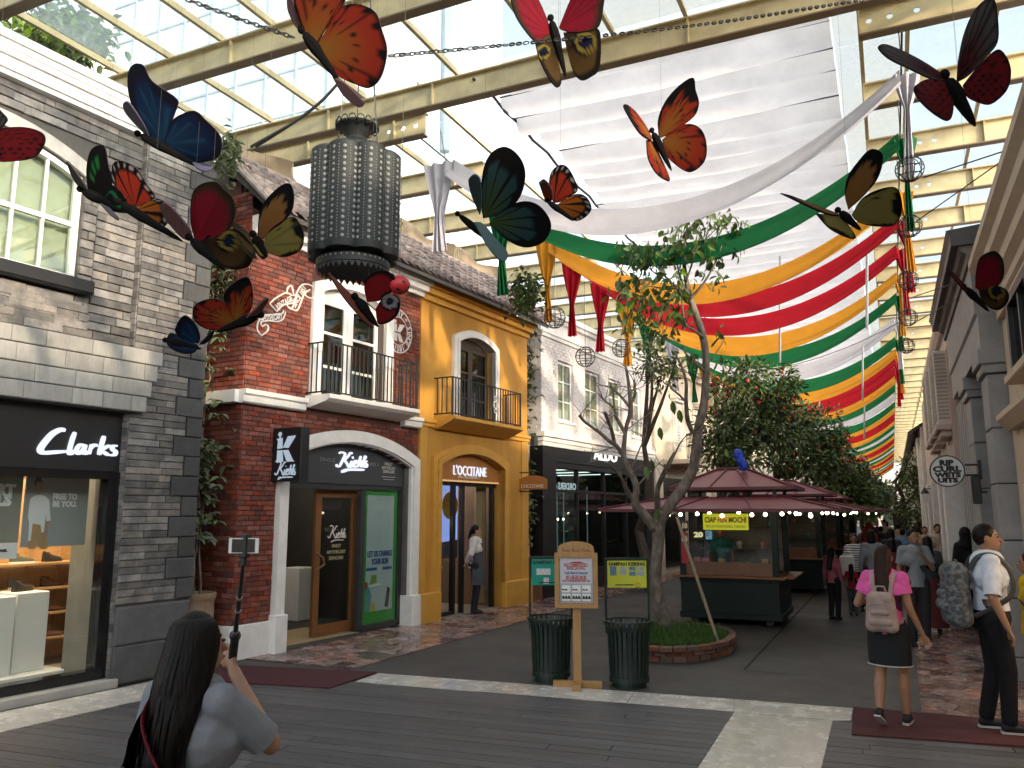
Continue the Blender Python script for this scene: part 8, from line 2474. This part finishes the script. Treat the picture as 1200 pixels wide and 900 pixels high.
    for s in (-1, 1):
        b = MB(); b.ell(hc + fd * .078 + rd * s * .03 + Vector((0, 0, .012)), (.0125, .0125, .007), 8, 6); b.build('eye', M['black'], t, off=(0, 0, 0))
        if fingers or vox < .016: b = MB(); b.tube([hc + fd * .078 + rd * s * .016 + Vector((0, 0, .032)), hc + fd * .059 + rd * s * .046 + Vector((0, 0, .032))], .005, 5); b.build('eyebrow', HAIR, t, off=(0, 0, 0))
    b = MB(); b.ell(hc + fd * .098 - Vector((0, 0, .052)), (.02, .01, .006), 8, 6, M=Matrix.Rotation(ht, 3, 'Z')); b.build('mouth', pm((.2, .07, .06), .5), t, off=(0, 0, 0))
    # hair
    hb = [(hc + Vector((0, 0, .025)) - fd * .022, (.084, .097, .105))]
    if style == 'long': hb += [(hc - fd * .05, hc - fd * .085 - Vector((0, 0, .2)), .08, .086), (hc - fd * .085 - Vector((0, 0, .2)), (0, -.125, 1.2), .088, .066)]
    if style == 'bob': hb += [(hc - fd * .04, hc - fd * .05 - Vector((0, 0, .09)), .09, .088)]
    if style == 'tail': hb += [(hc - fd * .1 + Vector((0, 0, .0)), hc - fd * .15 - Vector((0, 0, .14)), .04, .02)]
    if style == 'veil': hb = [(hc - fd * .01 + Vector((0, 0, .01)), (.1, .115, .13)), ((0, -.01, 1.5), (0, -.01, 1.4), .1, .13), ((-.09, 0, 1.36), (-.12, 0, 1.05), .11, .13), ((.09, 0, 1.36), (.12, 0, 1.05), .11, .13)]
    ho = solid(hb, min(vox, .012), hair, 'hair' if style != 'veil' else 'veil', t, [(hc + fd * .055 + Vector((0, 0, 0)), fd * 1.0 - Vector((0, 0, .62)), .3)] if style != 'veil' else [(hc + fd * .08, fd, .07)])
    # clothes
    tm = pm(top) if top != 'striped' else STRIPE
    waist = hem if not tuck else .98
    tp_ = [((0, 0, 1.36), (0, -.0, 1.1), .128 * fat, .118 * fat), ((0, 0, 1.1), (0, 0, .84), .118 * fat, .145 * fat), (sh[0], sh[1], .068, .068), ((-.08, .0, 1.25), (.08, .0, 1.25), .125 * fat, .125 * fat), ((0, 0, 1.4), (0, 0, 1.44), .07, .058)]
    if sex == 'f': tp_ += [((-.07, .07, 1.22), (.07, .07, 1.22), .07, .07)]
    cuts = [((0, 0, waist), (0, 0, -1), .45)]
    for i in (0, 1):
        if sleeve <= 1: e_ = sh[i].lerp(el[i], min(1, sleeve + .25)); tp_.append((sh[i], e_, .066 * fat, .06 * fat)); c_ = sh[i].lerp(el[i], sleeve); cuts.append((c_, el[i] - sh[i], .16))
        else: tp_ += [(sh[i], el[i], .064 * fat, .054), (el[i], wri[i], .054, .04)]; cuts.append((wri[i] - (wri[i] - el[i]).normalized() * .01, wri[i] - el[i], .1))
    if legs != 'robe': solid(tp_, max(vox * .8, .009), tm, 'top', t, cuts)
    bmat_ = pm(bot)
    if legs == 'trousers':
        q = [((0, 0, 1.0), (0, 0, .92), .125 * fat, .135 * fat)]
        for i in (0, 1): q += [(hp[i], kn[i], .1 * fat, .074), (kn[i], an[i] + Vector((0, 0, .02)), .072, .062)]
        solid(q, max(vox * .8, .01), bmat_, 'trousers', t, [((0, 0, 1.02), (0, 0, 1), .4)] + [(an[i] + Vector((0, 0, -.01)), (0, 0, -1), .12) for i in (0, 1)])
    elif legs in ('skirt', 'longskirt'):
        zl = .56 if legs == 'skirt' else .14
        b = MB(); pr = [(.96, .165), (.9, .182), (.8, .188), (zl + .02, .188 if legs == 'skirt' else .24), (zl, .188 if legs == 'skirt' else .24)]
        n_ = 28; vs = [((r_ * 1.05) * math.cos(2 * math.pi * k / n_) * (1 + .02 * math.sin(5 * k)), r_ * .82 * math.sin(2 * math.pi * k / n_) - .005, z + .004 * math.sin(k * 1.7)) for z, r_ in pr for k in range(n_)]
        b.add(vs, [(i * n_ + k, i * n_ + (k + 1) % n_, (i + 1) * n_ + (k + 1) % n_, (i + 1) * n_ + k) for i in range(4) for k in range(n_)])
        sk = b.build('skirt', bmat_, t, True, off=(0, 0, 0))
        if legs == 'skirt' and fingers:
            b = MB(); b.tube([((.2) * math.cos(2 * math.pi * k / n_), 0.157 * math.sin(2 * math.pi * k / n_) - .005, zl + .004) for k in range(n_ + 1)], .006, 5, cap=False); b.build('hem', SOLE, sk, off=(0, 0, 0))
    elif legs == 'robe':
        b = MB(); pr = [(1.3, .15), (1.1, .21), (.9, .23), (.5, .27), (.05, .33)]; n_ = 26
        b.add([(r_ * math.cos(2 * math.pi * k / n_) * (1 + .03 * math.sin(4 * k)), r_ * .8 * math.sin(2 * math.pi * k / n_), z) for z, r_ in pr for k in range(n_)], [(i * n_ + k, i * n_ + (k + 1) % n_, (i + 1) * n_ + (k + 1) % n_, (i + 1) * n_ + k) for i in range(4) for k in range(n_)])
        b.build('robe', bmat_, t, True, off=(0, 0, 0))
    for i in (0, 1):
        a = an[i]; pitch = -.5 if (lift and stride * (-1, 1)[i] < 0) else 0
        f_ = Vector((0, math.cos(pitch), math.sin(pitch))); dn = Vector((0, math.sin(pitch), -math.cos(pitch)))
        so_ = solid([(a - f_ * .03 + dn * .035, a + f_ * .1 + dn * .048, .042, .034), (a + f_ * .1 + dn * .05, a + f_ * .15 + dn * .054, .034, .024), (a + dn * .0, a + dn * .03, .04, .042)], .011, pm(shoe, .6), 'shoe', t)
        b = MB(); pts = [a + f_ * y_ + Vector((x_, 0, 0)) + dn * .083 for x_, y_ in ((-.03, -.07), (.03, -.07), (.038, .05), (.034, .13), (0, .178), (-.034, .13), (-.038, .05))]
        b.add([p - dn * .016 for p in pts] + pts, [tuple(range(7)), tuple(range(13, 6, -1))] + [(k, k + 7, (k + 1) % 7 + 7, (k + 1) % 7) for k in range(7)]); b.build('sole', SOLE if fingers else pm(shoe, .6), so_, off=(0, 0, 0))
    return t
def backpack(owner, pos, face, H, m, label, cz=1.16, hw=.14, hh=.19, dep=.075, strap=None):
    t = thing('backpack', label, 'backpack', (pos[0], pos[1], 0), R(face - 90)); t.scale = (H / 1.7,) * 3
    y = -.155 - dep
    solid([((-hw * .55, y, cz - hh + .05), (-hw * .45, y, cz + hh - .08), dep, dep * .85), ((hw * .55, y, cz - hh + .05), (hw * .45, y, cz + hh - .08), dep, dep * .85), ((-hw * .5, y, cz - hh + .06), (hw * .5, y, cz - hh + .06), dep, dep), ((-hw * .4, y, cz + hh - .08), (hw * .4, y, cz + hh - .08), dep, dep), ((0, y, cz - .1), (0, y, cz + .08), dep * 1.06, dep * 1.06)], .01, m, 'bag', t)
    solid([((-hw * .5, y - dep * .8, cz - .1), (hw * .5, y - dep * .8, cz - .1), dep * .55, dep * .55), ((-hw * .4, y - dep * .8, cz - .01), (hw * .4, y - dep * .8, cz - .01), dep * .45, dep * .45)], .01, m, 'front_pocket', t)
    b = MB(); b.tube([(-.05, y + .03, cz + hh - .03), (-.035, y + .02, cz + hh + .035), (.035, y + .02, cz + hh + .035), (.05, y + .03, cz + hh - .03)], .009, 6); b.build('handle', strap or m, t, off=(0, 0, 0))
    for z in (.06, -.02): 
        b = MB(); b.tube([(hw * 1.02 * math.sin(q), y - dep * (.75 if z > 0 else 1.15) * math.cos(q) ** .5 if abs(q) < 1.5 else y, cz + z + .09 * math.cos(q)) for q in [-1.2 + .2 * k for k in range(13)]], .004, 5); b.build('zip', strap or m, t, off=(0, 0, 0))
    for s in (-1, 1):
        b = MB(); P = catmull([(s * .07, y + dep, cz + hh - .04), (s * .1, -.09, 1.45), (s * .115, .04, 1.46), (s * .12, .14, 1.33), (s * .135, .13, 1.15), (s * .15, -.02, 1.04), (s * .12, y + dep, cz - hh + .06)], 5); b.tube(P, .022, 8, sq=.35); b.build('strap', strap or m, t, off=(0, 0, 0))
    return t
# --- the three near figures
GD, GF = 2.72, 90
gp = atd(229, 775, GD); gx, gy_ = float(gp[0]), float(gp[1]); GH = float(atd(238, 716, GD)[2]) * 1.7 / 1.705
_G = (Matrix.Translation((gx, gy_, 0)) @ Matrix.Rotation(R(GF - 90), 4, 'Z') @ Matrix.Diagonal((GH / 1.7,) * 3 + (1,))).inverted()
gw = Vector(atd(274, 786, GD + .24)); ge = Vector(atd(317, 872, GD + .02))
g1 = person('long black haired woman in pale grey shirt seen from behind, raising a selfie stick', (gx, gy_), GF, GH, (.2, .215, .24), (.03, .035, .06), HAIR, style='long', head_turn=-14, vox=.0075, fingers=True, sleeve=.86, elb=(None, tuple(_G @ ge)), wr=(None, tuple(_G @ gw)), name='person', group=None, fat=1.08)
# long loose strands over the back
b = MB(); rg = random.Random(77)
for i in range(620):
    a = rg.uniform(-2.9, .25) - R(22) * .4; rr = .092 + rg.uniform(0, .012)
    x, y = math.cos(a) * rr, math.sin(a) * (rr + .012)
    P = [Vector((0, -.005, 1.69)) + Vector((x * .25, y * .25, -.004)), Vector((x * .8, y * .8 + .0, 1.665)), Vector((x * 1.02, y * 1.05, 1.58)), Vector((x * 1.15, min(y, -.03) * 1.25 - .02, 1.43)), Vector((x * 1.2, -.155 + rg.gauss(0, .012), 1.27)), Vector((x * 1.15 - .02 + rg.gauss(0, .02), -.165 + rg.gauss(0, .012), rg.uniform(1.0, 1.16)))]
    P = catmull(P, 3); w_ = rg.uniform(.004, .008); k = len(P)
    vs = []
    for j, p in enumerate(P):
        s_ = Vector((-math.sin(a), math.cos(a), 0)) * w_ * (1 if j < k - 3 else (k - 1 - j) / 3 + .05); vs += [p - s_, p + s_]
    b.add(vs, [(2 * j, 2 * j + 1, 2 * j + 3, 2 * j + 2) for j in range(k - 1)])
b.build('hair_strands', HAIR, g1, True, fix=False, off=(0, 0, 0))['kind'] = 'stuff'
def local(t, p): m_ = Matrix.Translation(t.location) @ Matrix.Rotation(t.rotation_euler.z, 4, 'Z') @ Matrix.Diagonal((*t.scale, 1)); return m_ @ Vector(p)
b = MB(); b.tube(catmull([(-.11, -.06, 1.43), (-.04, -.19, 1.33), (.08, -.192, 1.16), (.165, -.14, 1.0), (.2, -.02, .92)], 6), .02, 8, sq=.25)
sp = thing('shoulder_strap', 'dark red bag strap across the grey shirted woman\'s back', 'strap', tuple(g1.location), g1.rotation_euler.z); sp.scale = g1.scale
b.build('band', pm((.16, .012, .02), .6), sp, off=(0, 0, 0)); b = MB(); b.tube([Vector((.09, -.2, 1.14)) + Vector((.022 * math.cos(q), 0, .03 * math.sin(q))) for q in [2 * math.pi * i / 14 for i in range(15)]], .0035, 5, cap=False); b.build('buckle', M['steel'], sp, off=(0, 0, 0))
hand = Vector(atd(272, 776, GD + .28)); tipp = Vector(atd(286, 652, 2.75))
ss = wthing('selfie_stick', 'black selfie stick held up by the long haired woman', 'selfie stick', *hand)
dS = (tipp - hand).normalized()
b = MB(); b.tube([hand - dS * .04, hand + dS * .13], .016, 10); b.ell(hand + dS * .14, .021, 10, 8); b.build('grip', M['black'], ss)
b = MB(); b.tube([hand + dS * .14, tipp], [.009, .006], 8); b.build('rod', M['iron'], ss)
for q in (.3, .5, .62): c = hand.lerp(tipp, q); b = MB(); b.tube([c, c + dS * .008], .0105, 8); b.build('joint_ring', M['steel'], ss)
b = MB(); b.bbox(tipp.x - .018, tipp.x + .018, tipp.y - .012, tipp.y + .012, tipp.z - .005, tipp.z + .075, .004); b.tube([tipp - Vector((0, 0, .03)), tipp], .011, 8); b.build('clamp', M['black'], ss)
ph = wthing('phone', 'white edged phone clamped on the selfie stick', 'phone', tipp.x, tipp.y, tipp.z + .04)
pc = Vector((tipp.x, tipp.y, tipp.z + .036)); X = Vector((R_[0], R_[1], 0)); N_ = X.cross(Vector((0, 0, 1)))
flat_sheet(ph, 'case', pc + N_ * .012, .1, .05, X, M['print_white'], .009); flat_sheet(ph, 'screen', pc + N_ * .0135, .078, .044, X, M['black_gloss'], .002)

pk = ground(1049, 854); PKH = 1.53; PF = 78
p2 = person('woman in bright pink top and black skirt walking away, long brown hair', pk[:2], PF, PKH, (.72, .12, .38), (.016, .018, .022), HAIRB, style='long', legs='skirt', vox=.0085, fingers=True, sleeve=.55, stride=.13, lift=.07, arms=((.02, .1), (.02, .1)), elb=((-.27, .0, 1.12), None), wr=((-.2, .2, 1.16), (.29, .05, .87)), shoe=(.02, .02, .022), group=None, fat=1.12, z0=.03)
backpack(p2, pk[:2], PF, PKH, pm((.36, .27, .24), .6), 'pale taupe backpack on the pink topped woman', 1.12, .15, .19, .07)
mn = ground(1175, 861); MH = 1.72; MF = 8
p3 = person('man in white shirt with rolled sleeves and black trousers, facing right', mn[:2], MF, MH, (.62, .66, .74), (.008, .008, .01), HAIR, 'm', 'short', vox=.0085, fingers=True, sleeve=.95, head_turn=-12, tuck=True, fat=1.1, stride=.06, arms=((.0, .2), (-.01, .2)), elb=(None, (.25, -.04, 1.1)), wr=(None, (.25, .05, .86)), shoe=(.016, .018, .024), group=None, z0=.03)
bm_ = mat('mottled_grey_backpack', (.05, .055, .06), .8, var=.3, vs=30, col2=(.16, .17, .18), c2s=26)
backpack(p3, mn[:2], MF, MH, bm_, 'mottled dark grey backpack on the white shirted man', 1.14, .17, .24, .11, M['dark'])
sfp = fworld(4.78, -.12)
p4 = person('shop assistant in white blouse and dark apron standing at ochre shop door', sfp[:2], 30, 1.6, (.6, .58, .56), (.015, .016, .022), HAIR, style='tail', vox=.012, sleeve=1.2, elb=((-.24, -.09, 1.14), (.24, -.09, 1.14)), wr=((-.06, -.17, .98), (.06, -.17, .98)), group=None, z0=.02)
b = MB(); n_ = 14; b.add([(rr * math.cos(math.pi * (k / n_) * 1.3 - .47), rr * .95 * math.sin(math.pi * (k / n_) * 1.3 - .47) + .01, z) for z, rr in ((1.34, .135), (1.15, .15), (1.0, .15), (.85, .185), (.55, .2)) for k in range(n_ + 1)], [(i * (n_ + 1) + k, i * (n_ + 1) + k + 1, (i + 1) * (n_ + 1) + k + 1, (i + 1) * (n_ + 1) + k) for i in range(4) for k in range(n_)])
b.build('apron', pm((.06, .065, .075), .8), p4, True, off=(0, 0, 0)); b = MB(); b.tube([(.155 * math.cos(q), .15 * math.sin(q), 1.0) for q in [2 * math.pi * k / 20 for k in range(21)]], .012, 5, cap=False); b.build('apron_tie', pm((.06, .065, .075), .8), p4, off=(0, 0, 0))
# --- people further on: (head px u, top v, depth, height, heading, ...)
def crowd(label, u, vtop, depth, face, H=None, **kw):
    q = atd(u, vtop, depth); H_ = float(q[2]) / (1.715 / 1.7) if H is None else H
    return person(label, (float(q[0]), float(q[1])), face, max(.85, min(1.8, H_)), **kw)
crowd('man in grey t-shirt lifting a cup towards his mouth, facing the camera', 1069, 621, 11.5, -80, sex='m', style='short', top=(.24, .26, .28), bot=(.03, .03, .035), vox=.014, sleeve=.75, elb=((-.22, .1, 1.12), None), wr=((-.07, .24, 1.3), None), head_turn=20, H=1.62)
crowd('woman with long dark hair and maroon long skirt beside the grey shirted man', 1086, 627, 12.6, 85, style='long', top=(.05, .055, .06), bot=(.12, .03, .035), legs='longskirt', sleeve=1.2)
crowd('woman in loose grey sweatshirt with black bobbed hair, seen from behind', 1020, 620, 14.6, 95, style='bob', top=(.26, .28, .31), sleeve=1.2, stride=.08)
crowd('woman in black and white striped top facing the camera by the kiosks', 1000, 624, 15.6, -85, style='long', top='striped', sleeve=.7, bot=(.01, .01, .012))
crowd('girl in dusty pink top and black trousers beside the second kiosk', 974, 640, 14.3, 60, style='long', top=(.3, .09, .12), sleeve=1.2, bot=(.01, .01, .014))
crowd('small child in red top and grey leggings', 997, 660, 14.8, 85, style='long', top=(.36, .02, .03), bot=(.07, .09, .1), sleeve=.6)
crowd('small child in bright red top and patterned skirt by the arcade', 1107, 668, 13.6, 80, style='bob', top=(.5, .015, .015), bot=(.26, .2, .2), legs='skirt', sleeve=.6)
crowd('woman in flowing black veil and robe by the grey piers', 1131, 627, 13.3, 95, style='veil', legs='robe', hair=pm((.006, .006, .007)), top=(.006, .006, .007), bot=(.006, .006, .007), H=1.6)
crowd('man in beige shirt with dark sling bag walking towards the camera', 1098, 613, 18, -85, sex='m', style='short', top=(.36, .3, .24), bot=(.012, .012, .014), sleeve=1.2, stride=.1)
crowd('man in tan shirt a step behind the beige shirted man', 1083, 616, 20.5, -85, sex='m', style='short', top=(.4, .27, .17), bot=(.06, .045, .04), sleeve=.7)
crowd('person in pale blue shirt seen from behind in the far crowd', 1057, 619, 21, 92, sex='m', style='short', top=(.14, .28, .42), bot=(.02, .02, .03))
crowd('woman in black with hair tied back in the middle of the crowd', 1043, 618, 16.5, 90, style='bob', top=(.03, .03, .035), sleeve=1.2)
crowd('person in maroon top among the crowd', 1044, 634, 13.4, 95, style='bob', top=(.12, .025, .03), sleeve=1.0, H=1.42)
crowd('tall man in dark jacket far down the street', 1032, 616, 24, 90, sex='m', style='short', top=(.03, .03, .04), sleeve=1.2)
crowd('woman in cream top far down the street', 1070, 616, 27, 90, style='long', top=(.45, .42, .36))
crowd('person in white shirt by the third kiosk', 1012, 616, 25, -90, sex='m', style='short', top=(.55, .55, .55))
crowd('person in dark green top at the farthest kiosk', 1022, 615, 30, 90, sex='m', style='short', top=(.05, .1, .06))
crowd('woman in red headscarf far down the arcade', 1078, 615, 30, 90, style='veil', legs='robe', hair=pm((.25, .03, .03)), bot=(.12, .1, .1), H=1.58)
crowd('man in black t-shirt at the vanishing end of the crowd', 1050, 614, 33, 90, sex='m', style='short', top=(.02, .02, .02))
crowd('person in bright yellow t-shirt cut by the right edge', 1207, 655, 7.4, 170, style='long', top=(.62, .4, .01), sleeve=.55, H=1.5, vox=.014, group=None)
crowd('kiosk seller in teal shirt bending over the counter', 844, 619, 14.55, -70, style='short', sex='m', top=(.03, .16, .14), H=1.62, group='kiosk sellers')
crowd('second kiosk seller in teal top with white cap behind the glass', 868, 622, 15.1, 120, style='bob', top=(.03, .17, .15), H=1.58, group='kiosk sellers')
far_ = [o for o in COL.objects if o.get('category') == 'person' and o.location.y > 19 and o.location.x > -2]
for i, (u, dp, lb_) in enumerate(((1036, 28, 'shopper half hidden behind the black clad woman'), (1052, 26, 'shopper just left of the blue shirted figure'), (1064, 24, 'shopper between the blue shirt and the tan shirted man'), (1028, 34, 'small distant shopper beside the third kiosk'), (1040, 40, 'tiny distant walker under the black advertising board'), (1060, 38, 'tiny distant walker right of the black advertising board'), (1073, 36, 'distant shopper along the arcade columns'), (1018, 20, 'shopper behind the grey sweatshirted woman'), (1090, 27, 'shopper behind the two beige shirted men'))):
    q = atd(u, 617, dp); copy_tree(far_[i % len(far_)], lb_, (float(q[0]), float(q[1]), 0), R((i * 47) % 60 - 30 + (180 if i % 3 == 0 else 0)))
b = MB(); q = atd(993, 662, 15.3); b.bbox(q[0] - .13, q[0] + .13, q[1] - .05, q[1] + .05, q[2] - .2, q[2] + .18, .03); tag(b.build('carrier_bag', M['print_white']), 'white carrier bag held by the striped top woman', 'bag')
